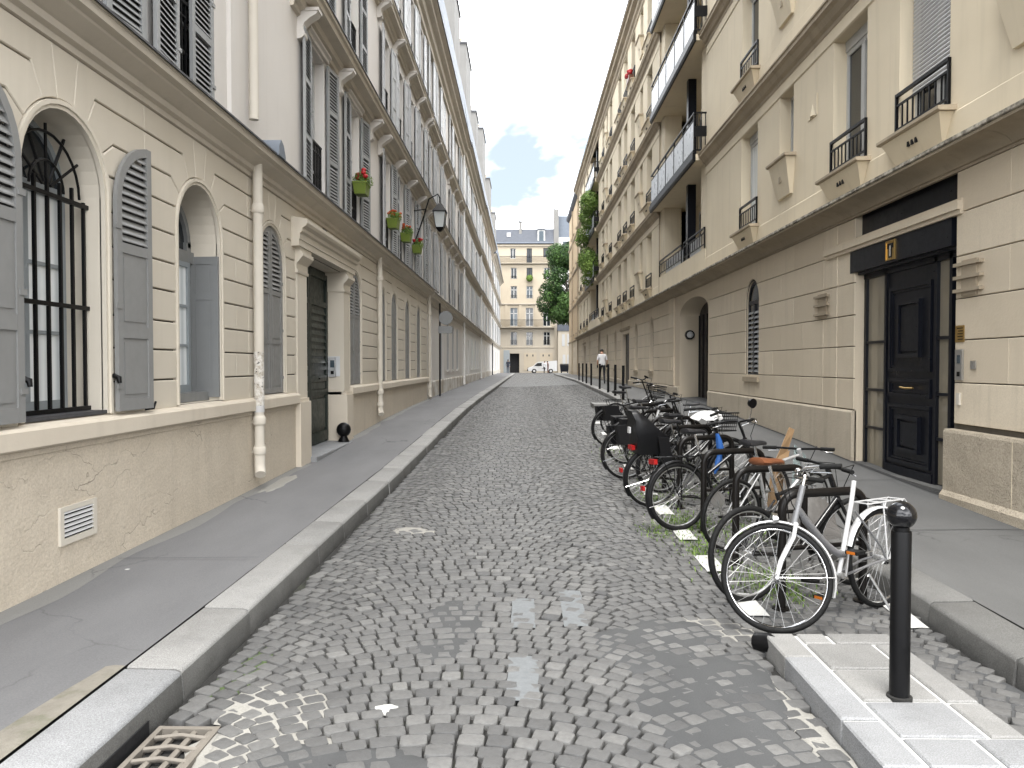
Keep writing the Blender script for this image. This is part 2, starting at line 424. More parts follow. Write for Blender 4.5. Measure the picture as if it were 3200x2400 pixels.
def far_cobble_material():
    m, t, b = nodes_of('far_cobbles'); ln = t.links.new
    g = N(t, 'ShaderNodeNewGeometry').outputs['Position']
    v = N(t, 'ShaderNodeTexVoronoi', feature='DISTANCE_TO_EDGE'); v.inputs['Scale'].default_value = 8.5; v.inputs['Randomness'].default_value = 0.55
    ln(mapping(t, g, (1,1,0)), v.inputs['Vector'])
    v2 = N(t, 'ShaderNodeTexVoronoi'); v2.inputs['Scale'].default_value = 8.5; v2.inputs['Randomness'].default_value = 0.55
    ln(mapping(t, g, (1,1,0)), v2.inputs['Vector'])
    c = mixc(t, N_sep(t, v2.outputs['Color']), (0.045,0.045,0.045), (0.14,0.14,0.138))
    gap = ramp(t, v.outputs['Distance'], 0.02, (0,0,0), 0.10, (1,1,1))
    c = mixc(t, gap, (0.035,0.035,0.033), c)
    ln(c, b.inputs['Base Color']); b.inputs['Roughness'].default_value = 0.55
    ln(bumpn(t, gap, 0.8, 0.03), b.inputs['Normal'])
    return m
def N_sep(t, colsock):
    n = N(t, 'ShaderNodeSeparateColor'); t.links.new(colsock, n.inputs[0]); return n.outputs[0]
def bed_material():
    m, t, b = nodes_of('joint_bed')
    g = N(t, 'ShaderNodeNewGeometry').outputs['Position']
    c = mixc(t, noise_n(t, g, 5, 5), (0.006,0.006,0.0057), (0.022,0.021,0.019))
    gr = ramp(t, noise_n(t, g, 2.2, 5, 0.6), 0.56, (0,0,0), 0.68, (1,1,1))
    c = mixc(t, mathn(t,'MULTIPLY', gr, 0.35), c, (0.05,0.06,0.03))
    t.links.new(c, b.inputs['Base Color']); b.inputs['Roughness'].default_value = 0.95
    t.links.new(bumpn(t, noise_n(t, g, 60, 4), 0.6, 0.01), b.inputs['Normal'])
    return m
def asphalt_mat(name, c0, c1, spots=0.7, rough=0.8, cracks=0.8):
    m, t, b = nodes_of(name); ln = t.links.new
    g = N(t, 'ShaderNodeNewGeometry').outputs['Position']
    c = mixc(t, ramp(t, noise_n(t, mapping(t, g, (1.6,0.45,1)), 1.0, 6, 0.6), 0.3, (0,0,0), 0.75, (1,1,1)), c0, c1)
    c = mixc(t, mathn(t,'MULTIPLY', ramp(t, noise_n(t, g, 120, 3, 0.7), 0.35, (0,0,0), 0.7, (1,1,1)), 0.45), c, tuple(x*0.6 for x in c0))
    v = N(t, 'ShaderNodeTexVoronoi'); v.inputs['Scale'].default_value = 2.3; ln(g, v.inputs['Vector'])
    sp = ramp(t, v.outputs['Distance'], 0.030, (1,1,1), 0.042, (0,0,0))
    vs = N_sep(t, v.outputs['Color'])
    sp = mathn(t, 'MULTIPLY', sp, mathn(t, 'GREATER_THAN', vs, 0.5))
    c = mixc(t, mathn(t,'MULTIPLY', sp, spots), c, (0.05,0.05,0.05))
    v3 = N(t, 'ShaderNodeTexVoronoi'); v3.inputs['Scale'].default_value = 0.9; ln(mapping(t, g, (1,1,1), (5.2,3.1,0)), v3.inputs['Vector'])
    sp3 = ramp(t, v3.outputs['Distance'], 0.016, (1,1,1), 0.024, (0,0,0))
    c = mixc(t, mathn(t,'MULTIPLY', sp3, 0.9), c, (0.6,0.6,0.58))
    if cracks:
        cn = N(t, 'ShaderNodeTexNoise'); cn.inputs['Scale'].default_value = 3; cn.inputs['Detail'].default_value = 5; ln(g, cn.inputs['Vector'])
        sc_ = N(t, 'ShaderNodeVectorMath', operation='SCALE'); sc_.inputs['Scale'].default_value = 0.35; ln(cn.outputs['Color'], sc_.inputs[0])
        ad = N(t, 'ShaderNodeVectorMath', operation='ADD'); ln(g, ad.inputs[0]); ln(sc_.outputs[0], ad.inputs[1])
        vo = N(t, 'ShaderNodeTexVoronoi', feature='DISTANCE_TO_EDGE'); vo.inputs['Scale'].default_value = 0.55; ln(ad.outputs[0], vo.inputs['Vector'])
        ed = ramp(t, vo.outputs['Distance'], 0.0, (1,1,1), 0.006, (0,0,0))
        ms = ramp(t, noise_n(t, g, 0.7, 3), 0.5, (0,0,0), 0.6, (1,1,1))
        c = mixc(t, mathn(t,'MULTIPLY', mathn(t,'MULTIPLY', ed, ms), cracks), c, (0.04,0.04,0.04))
    ln(c, b.inputs['Base Color']); b.inputs['Roughness'].default_value = rough
    b.inputs['Specular IOR Level'].default_value = 0.35
    ln(bumpn(t, noise_n(t, g, 140, 4, 0.7), 0.35, 0.006), b.inputs['Normal'])
    return m
def granite_mat(name, c0, c1, sp=(0.5,0.5,0.5)):
    m, t, b = nodes_of(name); ln = t.links.new
    g = N(t, 'ShaderNodeNewGeometry').outputs['Position']
    oi = N(t, 'ShaderNodeObjectInfo').outputs['Random']
    c = mixc(t, oi, c0, c1)
    c = mixc(t, mathn(t,'MULTIPLY', ramp(t, noise_n(t, g, 150, 2, 0.8), 0.42, (0,0,0), 0.62, (1,1,1)), 0.55), c, sp)
    c = mixc(t, mathn(t,'MULTIPLY', ramp(t, noise_n(t, g, 190, 2, 0.8), 0.5, (0,0,0), 0.66, (1,1,1)), 0.55), c, (0.08,0.08,0.08))
    c = mixc(t, mathn(t,'MULTIPLY', ramp(t, noise_n(t, g, 3, 5), 0.45, (0,0,0), 0.75, (1,1,1)), 0.4), c, tuple(x*0.6 for x in c0))
    ln(c, b.inputs['Base Color']); b.inputs['Roughness'].default_value = 0.75; b.inputs['Specular IOR Level'].default_value = 0.3
    nb = bumpn(t, noise_n(t, g, 110, 4, 0.7), 0.35, 0.006)
    ln(bumpn(t, noise_n(t, g, 9, 4), 0.4, 0.02, nb), b.inputs['Normal'])
    return m
M['cobble'] = road_material(); M['bed'] = bed_material(); M['cobble_far'] = far_cobble_material()
M['asph_l'] = asphalt_mat('left_asphalt', (0.1209,0.1209,0.1248), (0.1677,0.1677,0.1716))
M['asph_r'] = asphalt_mat('right_asphalt', (0.0913,0.0913,0.0900), (0.1247,0.1247,0.1229))
M['asph_p'] = asphalt_mat('patch_asphalt', (0.0540,0.0554,0.0569), (0.0778,0.0792,0.0806), spots=0.8, cracks=0.7)
M['mortar'] = asphalt_mat('pale_mortar', (0.2176,0.2096,0.1894), (0.3063,0.2982,0.2740), spots=0.3, cracks=0.3)
M['granite'] = granite_mat('granite_kerb', (0.1612,0.1587,0.1531), (0.2176,0.2136,0.2055), (0.3385,0.3385,0.3305))
M['granite_d'] = granite_mat('worn_granite', (0.0891,0.0871,0.0825), (0.1254,0.1234,0.1175), (0.1980,0.1980,0.1914))
M['granite_b'] = granite_mat('blue_granite', (0.1814,0.1854,0.1902), (0.2297,0.2337,0.2393), (0.3546,0.3587,0.3667))
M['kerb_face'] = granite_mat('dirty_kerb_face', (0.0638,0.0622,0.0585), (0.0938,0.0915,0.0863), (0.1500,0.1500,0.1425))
M['line'] = paint('white_road_paint', (0.46,0.46,0.445), rough=0.7, var=0.45, sc=14, bump=0.4)
M['moss'] = paint('moss_green', (0.055,0.085,0.025), rough=0.95, var=0.5, sc=20)

# terrain that everything stands on, out to the horizon
g_ = MB()
g_.add([(-600,-300,-0.75),(600,-300,-0.75),(600,900,-0.75),(-600,900,-0.75)], [(0,1,2,3)])
g_.build('ground', M['asph_p'], None, kind='structure', label='dark ground under the whole street', category='ground')

# road bed, then far cobbles as a surface
def sheet(name, mat, xa, xb, ys, nx, dz, parent=None, **tags):
    m = MB(); rows = []
    for y in ys:
        a, b = xa(y), xb(y); rows.append([(a+(b-a)*i/nx, y, zg(a+(b-a)*i/nx, y) + (dz(a+(b-a)*i/nx, y) if callable(dz) else dz)) for i in range(nx+1)])
    m.rings(rows, False, False)
    return m.build(name, mat, parent, 60, **tags)
def frange(a, b, st):
    n = max(1, int(round((b-a)/st))); return [a + (b-a)*i/n for i in range(n+1)]
Y_COB = 44.0
road = sheet('road', M['bed'], lambda y: kl(y)-0.05, lambda y: kr(y)+0.05, frange(0.8, Y_COB, 0.5), 12, -0.034, None,
             kind='structure', label='grey cobbled street running between the two rows of buildings', category='road')
sheet('far_cobbles', M['cobble_far'], lambda y: kl(y)-0.02, lambda y: kr(y)+0.02, frange(Y_COB, 96, 2.0), 8, -0.004, road)
m = MB()
m.rings([[(-60,96,.55),(70,96,.55)],[(-60,118.5,.55),(70,118.5,.55)]], False, False)
m.build('crossing_street', M['cobble_far'], None, kind='structure', label='paved crossing street at the far end', category='road')

# platform, grate hole and bay keep-outs
PLAT = (1.44, 2.17, 3.06, 4.58)
def blocked(x, y):
    if PLAT[0]-.02 < x < PLAT[1]+.02 and PLAT[2]-.02 < y < PLAT[3]+.02: return True
    if -1.76 < x < -1.41 and 2.6 < y < 3.60: return True
    return False
# segmental arcs: columns 1.9 m wide, each row an arc of radius 1.35
HW, RR = 0.95, 1.55
def arc_dy(x):
    k = round((x + 0.3)/1.9); dx = x + 0.3 - 1.9*k
    return sqrt(RR*RR - dx*dx) - sqrt(RR*RR - HW*HW), dx/sqrt(RR*RR - dx*dx)
PAINT = []
stones = []
rc = random.Random(5)
y0 = 2.3
while y0 < Y_COB + 0.5:
    x = -1.80
    far = y0 > 20
    while x < 3.2:
        dy, sl = arc_dy(x)
        ct = 1/sqrt(1 + sl*sl)
        w = rc.uniform(0.092, 0.138)
        xs = w*ct; xm = x + xs/2
        dy, sl = arc_dy(xm); ct = 1/sqrt(1+sl*sl)
        cy = y0 + dy
        if kl(cy)+0.03 < xm < kr(cy)-0.03 and not blocked(xm, cy) and 2.45 < cy < Y_COB:
            stones.append((xm, cy, -atan2(sl, 1), w/2 - rc.uniform(0.0035, 0.008), 0.0525*ct + 0.003 - rc.uniform(0.0035, 0.0075)))
        x += xs
    y0 += rc.uniform(0.098, 0.112)
def stone_geo(st, fine):
    x, y, a, hx, hy = st
    ca, sa = cos(a), sin(a)
    jz = rc.gauss(0, 0.0026); tx, ty = rc.gauss(0, 0.013), rc.gauss(0, 0.013)
    bz = zg(x, y) + jz
    cs = [(sx*hx*(1+rc.uniform(-.07,.03)) , sy*hy*(1+rc.uniform(-.07,.03))) for sx, sy in ((-1,-1),(1,-1),(1,1),(-1,1))]
    if fine:
        o = []
        for i in range(4):
            p, q, r = cs[i-1], cs[i], cs[(i+1) % 4]
            k = rc.uniform(0.16, 0.30)
            o += [(q[0]+(p[0]-q[0])*k*.5, q[1]+(p[1]-q[1])*k*.5), (q[0]+(r[0]-q[0])*k*.5, q[1]+(r[1]-q[1])*k*.5)]
        cs = o
    n = len(cs)
    def P(u, v, h): return (x + u*ca - v*sa, y + u*sa + v*ca, bz + h + u*tx + v*ty)
    r0 = [P(u, v, -0.05) for u, v in cs]
    r1 = [P(u, v, -0.010) for u, v in cs]
    r2 = [P(u*0.945, v*0.945, -0.0025) for u, v in cs]
    if fine:
        r3 = [P(u*0.6, v*0.6, 0.0005 + rc.uniform(-.0015,.0015)) for u, v in cs]
        rs = [r0, r1, r2, r3]
    else: rs = [r0, r1, r2]
    tone = min(1, max(0, rc.gauss(0.50, 0.15)))
    if rc.random() < 0.05: tone = rc.uniform(0.85, 1.0)
    pt = 1.0 if any(a_ < x < b_ and c_ < y < d_ for a_, b_, c_, d_ in PAINT) else 0.0
    return rs, tone, pt
def stone_mesh(name, lst):
    m = MB(); tones = []; pts = []
    for st, fine in lst:
        rs, tone, pt = stone_geo(st, fine)
        n = len(rs[0]); o = len(m.v)
        for r in rs: m.v += r
        for i in range(len(rs)-1):
            for j in range(n):
                k = (j+1) % n
                m.f.append((o+i*n+j, o+i*n+k, o+(i+1)*n+k, o+(i+1)*n+j))
        m.f.append(tuple(o+(len(rs)-1)*n+j for j in range(n)))
        nv = len(rs)*n
        tones += [tone]*nv; pts += [pt]*nv
    m.mi = [0]*len(m.f)
    me = bpy.data.meshes.new(name); me.from_pydata(m.v, [], m.f); me.materials.append(M['cobble'])
    for nm, data in (('tone', tones), ('paint', pts)):
        at = me.attributes.new(nm, 'FLOAT', 'POINT'); at.data.foreach_set('value', data)
    me.polygons.foreach_set('use_smooth', [True]*len(me.polygons)); me.set_sharp_from_angle(angle=radians(50))
    me.update(); return me
stones.sort(key=lambda s: s[0]**2*0.25 + s[1]**2)
vis = [s for s in stones if s[1] > 3.05 and abs(s[0]) < 0.70*s[1]]
near = vis[:300]; ns = set(map(id, near))
for s in near: link('cobblestone', stone_mesh('cobblestone', [(s, True)]), road)
link('cobblestone_field', stone_mesh('cobblestone_field', [(s, s[1] < 9) for s in stones if id(s) not in ns]), road, kind='stuff')

# asphalt and mortar patches that the stone heads still poke through
def patch(cx, cy, rx, ry, mat, dz, seed, n=40, name='asphalt_patch'):
    r = random.Random(seed); m = MB()
    ph = [r.uniform(0, 6.28) for _ in range(4)]
    def rad(a): return 1 + .16*sin(2*a+ph[0]) + .12*sin(3*a+ph[1]) + .08*sin(5*a+ph[2]) + .06*sin(9*a+ph[3]) + r.uniform(-.05,.05)
    ra = [rad(2*pi*i/n) for i in range(n)]
    rows = []
    for k, q in enumerate((0.02, 0.35, 0.7, 0.92, 1.0)):
        rows.append([(cx+rx*q*ra[i]*cos(2*pi*i/n), cy+ry*q*ra[i]*sin(2*pi*i/n),
                      zg(cx, cy+ry*q*ra[i]*sin(2*pi*i/n)) + dz - (0.02 if k == 4 else 0.003 if k == 3 else 0)) for i in range(n)])
    m.rings(rows, True, False)
    return m.build(name, mat, road, 80)
patch(0.98, 3.80, 0.36, 0.85, M['asph_p'], 0.0005, 1)
patch(0.80, 4.70, 0.42, 0.45, M['asph_p'], -0.0005, 2)
patch(1.2, 3.05, 0.35, 0.30, M['asph_p'], 0.001, 3)
patch(-0.82, 3.22, 0.36, 0.22, M['asph_p'], 0.000, 4)
patch(-0.45, 5.2, 0.22, 0.35, M['asph_p'], -0.001, 5)
patch(-0.5, 4.6, 0.20, 0.18, M['asph_p'], -0.0015, 6)
patch(-1.25, 3.78, 0.26, 0.32, M['mortar'], -0.0045, 7, name='mortar_patch')
patch(-1.18, 3.35, 0.28, 0.25, M['mortar'], -0.006, 8, name='mortar_patch')
patch(1.34, 3.55, 0.08, 0.65, M['mortar'], -0.0035, 9, name='mortar_patch')
patch(1.25, 4.95, 0.30, 0.22, M['mortar'], -0.0055, 10, name='mortar_patch')
patch(1.38, 8.0, 0.16, 0.55, M['mortar'], -0.0055, 12, name='mortar_patch')
patch(2.42, 4.2, 0.2, 0.6, M['asph_p'], -0.006, 13)
patch(2.0, 5.2, 0.45, 0.4, M['asph_p'], -0.006, 15)
patch(-1.13, 7.76, 0.20, 0.16, M['mortar'], 0.000, 16, name='mortar_patch')
patch(-0.67, 3.77, 0.065, 0.05, M['line'], 0.0005, 17, name='paint_splash')
patch(-1.56, 4.25, 0.10, 0.5, M['moss'], -0.012, 18, name='moss_patch')
for i_, (a_, b_, c_, d_) in enumerate(((1.72,8.15,.22,.30),(1.62,7.05,.14,.40),(1.95,6.0,.2,.3),(2.3,7.8,.3,.3),(1.45,9.4,.12,.4),(2.2,9.6,.3,.5))): patch(a_, b_, c_, d_, M['moss'], -0.0065, 30+i_, name='moss_patch')

patch(-3.10, 9.55, 0.14, 0.75, M['mortar'], KH+0.026, 21, name='lime_wash')
patch(2.85, 3.95, 0.13, 0.22, M['mortar'], KH+0.012, 24, name='lime_wash')
# white dashes that mark the edge of the bicycle bay
def dash(x0, x1, y0, y1, sk=0.0, dz=0.009, mat=None):
    m = MB(); n = 6
    rows = []
    for i in range(n+1):
        y = y0 + (y1-y0)*i/n; w = 0.012*noise.noise(Vector((y*9, x0, 0)))
        rows.append([(x0+sk*(y-y0)+w, y, zg(x0,y)+dz), (x0+.05+sk*(y-y0), y, zg(x0,y)+dz+.003), (x1-.05+sk*(y-y0), y, zg(x0,y)+dz+.003), (x1+sk*(y-y0)+w, y, zg(x0,y)+dz)])
    m.rings(rows, False, False); m.build('bay_dash' if mat is None else 'old_marking', mat or M['line'], road)
for yc in (5.42, 6.50, 7.58, 8.72, 9.85, 11.8, 13.9, 16.0, 18.1):
    xx = 1.50 + max(0, yc-9)*0.02
    dash(xx, xx+0.17, yc-0.25, yc+0.25)
oldp = paint('worn_blue_grey_marking', (0.1457,0.1550,0.1612), rough=.75, var=.45, sc=16, bump=.4)
for q_ in ((-.085,.085,3.86,4.46),(-.08,.08,4.95,5.55),(.27,.43,4.98,5.75),(-.09,.09,2.9,3.14)): dash(*q_, 0.0, -0.002, oldp)
dash(2.50, 2.62, 4.95, 5.45, 0.06); dash(2.3, 2.5, 18.0, 18.2)

# ------------------------------------------------------------------ kerbs and pavements
def kerb_run(name, label, kx, inner, ys, mats, w=0.30):
    root = empty(name, (kx(ys[0]), ys[0], 0), kind='structure', label=label, category='kerb')
    for i, (a, b) in enumerate(zip(ys, ys[1:])):
        m = MB(); rs = []
        j = RN.uniform(-.006, .006); jz = RN.uniform(-.005, .005)
        for y in (a+.006, a+.02, (a+b)/2, b-.02, b-.006):
            e = 0.012 if y in (a+.006, b-.006) else 0.0
            x = kx(y) + j; z = zg(x, y); h = KH + jz - e*.5
            sg = inner
            pr = [(0.01, -0.35), (0.0+e*.3, -0.04), (0.012+e*.3, h-0.025), (0.022, h-0.010), (0.045, h), (w, h+0.006), (w, -0.35)]
            rs.append([(x + sg*p, y, z + q) for p, q in pr])
        m.rings(rs, True, True)
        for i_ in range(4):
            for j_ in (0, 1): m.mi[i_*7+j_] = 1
        mt = mats[i % len(mats)] if not callable(mats) else mats(i, a)
        m.build('kerb_stone', [mt, M['kerb_face']], root, 40)
    return root
ysL = [0.9, 1.95, 2.9, 3.90, 4.88, 6.57, 7.5, 8.6, 9.9, 11.0, 12.3, 13.5, 15.0]
while ysL[-1] < 97: ysL.append(ysL[-1] + RN.uniform(1.0, 1.6))
kerb_run('kerb', 'pale granite kerb along the wide grey pavement opposite the bicycles', kl, -1, ysL,
         lambda i, a: M['granite_b'] if a < 3 else M['granite'])
ysR = [1.0, 2.1, 3.1, 4.12, 5.08, 6.2, 7.4, 8.5]
while ysR[-1] < 88: ysR.append(ysR[-1] + RN.uniform(1.0, 1.6))
kerb_run('kerb', 'worn granite kerb behind the parked bicycles', kr, 1, ysR, lambda i, a: M['granite_d'] if a < 24 else M['granite'])

# pavements; a thin gap to the kerb reads as the cracked joint
def wob(y, s): return 0.012*noise.noise(Vector((y*1.7, s, 0))) + 0.006*noise.noise(Vector((y*6, s, 3)))
sheet('pavement', M['asph_l'], lambda y: XL-0.3, lambda y: kl(y)-0.312+wob(y,1)*0.9-0.006, frange(0.9, 97, 0.15 if False else 0.4), 6,
      lambda x, y: KH + 0.002 + 0.02*min(1, max(0, (kl(y)-.3-x)/1.2)), None, kind='structure', label='smooth grey asphalt pavement below the shuttered house fronts', category='pavement')
sheet('pavement', M['asph_r'], lambda y: kr(y)+0.312+wob(y,2)*1.2+0.006, lambda y: XR+0.6, frange(1.0, 92, 0.4), 6,
      lambda x, y: KH + 0.002 + 0.02*min(1, max(0, (x-kr(y)-.3)/1.2)), None, kind='structure', label='dark asphalt pavement between the bicycles and the building with the black door', category='pavement')
# dirt filling under the joints
sheet('joint_bed', M['bed'], lambda y: kl(y)-0.5, lambda y: kl(y)-0.2, frange(0.9, 97, 1.0), 1, KH-0.03, road)
sheet('joint_bed', M['bed'], lambda y: kr(y)+0.2, lambda y: kr(y)+0.5, frange(0.9, 92, 1.0), 1, KH-0.03, road)
# the mossy mortar strip behind the near kerb
m = MB(); rows = []
for i in range(26):
    y = 1.2 + i*0.108; w = 0.19*max(0.0, 1-((y-2.4)/1.75)**2)**.5 + 0.012*noise.noise(Vector((y*7,5,0)))
    rows.append([(kl(y)-0.305, y, zg(-2,y)+KH+0.012), (kl(y)-0.305-w*.5, y, zg(-2,y)+KH+0.016), (kl(y)-0.305-w, y, zg(-2,y)+KH+0.008)])
m.rings(rows, False, False)
def mossy():
    mt, t, b = nodes_of('mossy_mortar'); g = N(t,'ShaderNodeNewGeometry').outputs['Position']
    c = mixc(t, ramp(t, noise_n(t,g,9,6,.7),.35,(0,0,0),.7,(1,1,1)), (0.21,0.195,0.165), (0.15,0.138,0.115))
    c = mixc(t, mathn(t,'MULTIPLY',ramp(t, noise_n(t,g,4,5,.6),.52,(0,0,0),.66,(1,1,1)),.6), c, (0.08,0.088,0.045))
    t.links.new(c,b.inputs['Base Color']); b.inputs['Roughness'].default_value=.95
    t.links.new(bumpn(t, noise_n(t,g,60,5,.7), .8, .012), b.inputs['Normal']); return mt
m.build('mortar_strip', mossy(), road, 60)

# pale worn strip along the wall foot
m = MB(); rows = []
for i in range(120):
    y = 2.0 + i*0.2; w = 0.10 + 0.10*(noise.noise(Vector((y*.9,7,0)))+.5) + 0.03*noise.noise(Vector((y*5,2,0)))
    if 11.3 < y < 13.9: w = .02
    rows.append([(XL-.02, y, zg(-3,y)+KH+0.0265), (XL+.03+w*.6, y, zg(-3,y)+KH+0.0260), (XL+.03+w, y, zg(-3,y)+KH+0.0205)])
m.rings(rows, False, False); m.build('worn_strip', asphalt_mat('worn_asphalt', (0.1638,0.1622,0.1560), (0.2262,0.2239,0.2145), spots=.2), road, 60)
# saw cuts across the dark pavement
def strip(pts, w, mat, name, parent, dz=0.0045):
    m = MB(); rows = []
    for i, p in enumerate(pts):
        a = Vector(pts[max(0,i-1)]); b = Vector(pts[min(len(pts)-1,i+1)]); t = (b-a).normalized(); n = Vector((-t.y, t.x))
        q0 = Vector(p)+n*w/2; q1 = Vector(p)-n*w/2
        rows.append([(q0.x,q0.y,zg(q0.x,q0.y)+KH+0.022+dz),(q1.x,q1.y,zg(q1.x,q1.y)+KH+0.022+dz)])
    m.rings(rows, False, False); m.build(name, mat, parent)
dk = paint('dark_joint', (0.035,0.035,0.035), rough=0.95, var=0.4)
strip([(3.1,7.05),(3.6,7.1),(4.2,7.12),(4.7,7.1)], 0.012, dk, 'pavement_joint', road)
for yy in (9.6, 12.2, 15.5, 19): strip([(3.1,yy),(4.7,yy+.03)], 0.012, dk, 'pavement_joint', road)
for yy in (6.0, 12.6, 17.4, 24.5): strip([(-3.2,yy),(-2.1,yy+.05)], 0.006, dk, 'pavement_joint', road)
# gutter line at the foot of the right wall
m = MB(); fr = []
for y in frange(2, 66, 1.0): fr.append([(XR-0.085, y, zg(XR,y)+KH+0.026), (XR-0.02, y, zg(XR,y)+KH+0.03)])
m.rings(fr, False, False); m.build('foot_gutter', dk, road)

# ------------------------------------------------------------------ raised platform of granite slabs with the bollard
pl = empty('bay_platform', (1.8,3.8,0), kind='structure', label='low raised granite platform closing the bicycle bay under the black bollard', category='platform')
m = MB(); x0, x1, yy0, yy1 = PLAT
m.box((x0+.012, yy0+.012, -.1), (x1, yy1-.012, 0.088)); m.build('mortar_core', M['line'], pl)
def slabstone(a, b, c, d, mat=None):
    m = MB(); h = 0.10 + RN.uniform(-.001,.0015); e = .008
    m.rings([[(a,c,-.05),(b,c,-.05),(b,d,-.05),(a,d,-.05)], [(a,c,h-e),(b,c,h-e),(b,d,h-e),(a,d,h-e)], [(a+e,c+e,h),(b-e,c+e,h),(b-e,d-e,h),(a+e,d-e,h)]])
    m.build('paving_slab', mat or M['granite'], pl)
gp = .011
ins = (1.62, 2.01, 3.30, 4.42)
slabstone(x0, ins[0]-gp, 4.22, yy1); slabstone(x0, ins[0]-gp, 3.46+gp, 4.22-gp, M['granite_b']); slabstone(x0, ins[0]-gp, yy0, 3.46-gp, M['granite_b'])
slabstone(ins[0]+gp, 1.80-gp, ins[3]+gp, yy1); slabstone(1.80+gp, x1, ins[3]+gp, yy1)
slabstone(ins[0]+gp, 1.93-gp, yy0, ins[2]-gp, M['granite_b']); slabstone(1.93+gp, x1, yy0, ins[2]-gp, M['granite_b'])
slabstone(ins[1]+gp, x1, ins[2]+gp, 3.65-gp); slabstone(ins[1]+gp, x1, 3.65+gp, ins[3]-gp)
slabstone(ins[0]+gp, ins[1]-gp, 4.05+gp, ins[3]-gp); slabstone(ins[0]+gp, ins[1]-gp, 3.66+gp, 4.05-gp); slabstone(ins[0]+gp, ins[1]-gp, ins[2]+gp, 3.66-gp, M['granite_b'])
m = MB(); m.rings([[(1.43+.0*i, 0, 0) for i in range(4)]]) if False else None
m = MB(); m.tube([(1.40,4.62,.035),(1.46,4.56,.05),(1.50,4.50,.045)], [.05,.06,.05], 8); m.build('rubber_stop', M['iron'], pl, 60)

# far end of the bay: low pale platform
pf = MB(); pf.box((2.05, 22.3, .2), (3.0, 23.4, zg(2.5,22.8)+.11)); pf.build('bay_platform', M['granite'], None, 0, kind='structure', label='pale kerb slab at the far end of the bicycle bay', category='platform')

# ------------------------------------------------------------------ gully grate by the near kerb
gr = empty('gully_grate', (-1.58,3.2,0), label='cast iron gully grate let into the cobbles at the near kerb', category='grate')
m = MB(); m.box((-1.745,2.55,-.16),(-1.41,3.6,-.13)); m.build('pit', M['dark'], gr)
m = MB(); m.box((-1.80,2.5,-.12),(-1.741,3.52,.045)); m.build('kerb_inlet', M['dark'], gr)
gm = wallmat('rusty_pale_iron', (0.20,0.18,0.155), (0.11,0.10,0.085), rough=.6, mott=.8, bump=.4)
m = MB()
for x_ in (-1.70, -1.435): m.box((x_-.012,2.55,-.06),(x_+.014,3.56,0.002))
m.box((-1.712,3.53,-.06),(-1.421,3.56,0.001)); m.build('frame', gm, gr)
for i in range(9):
    y = 2.62 + i*.105; m = MB(); m.tube([(-1.70,y,-.012),(-1.57,y+.02,-.006),(-1.43,y,-.012)], .014, 6); m.build('bar', gm, gr, 60)
for x_ in (-1.63,-1.545,-1.47):
    m = MB(); m.tube([(x_,2.56,-.02),(x_+.01,3.54,-.02)], .016, 6); m.build('bar', gm, gr, 60)
# ================================================================== LEFT ROW
FL = Fac(XL, 'L')
def curtain_glass():
    m, t, b = nodes_of('curtained_glass')
    g = N(t, 'ShaderNodeNewGeometry').outputs['Position']
    wv = N(t, 'ShaderNodeTexWave', wave_type='BANDS', bands_direction='Y'); wv.inputs['Scale'].default_value = 2.4; wv.inputs['Distortion'].default_value = 1.5; wv.inputs['Detail'].default_value = 2
    t.links.new(mapping(t, g, (1,1,0.08)), wv.inputs['Vector'])
    t.links.new(mixc(t, wv.outputs['Fac'], (0.55,0.59,0.61), (0.80,0.83,0.84)), b.inputs['Base Color'])
    b.inputs['Roughness'].default_value = 0.5; b.inputs['Coat Weight'].default_value = 0.6; b.inputs['Coat Roughness'].default_value = 0.05
    return m
M['glass_c'] = curtain_glass()

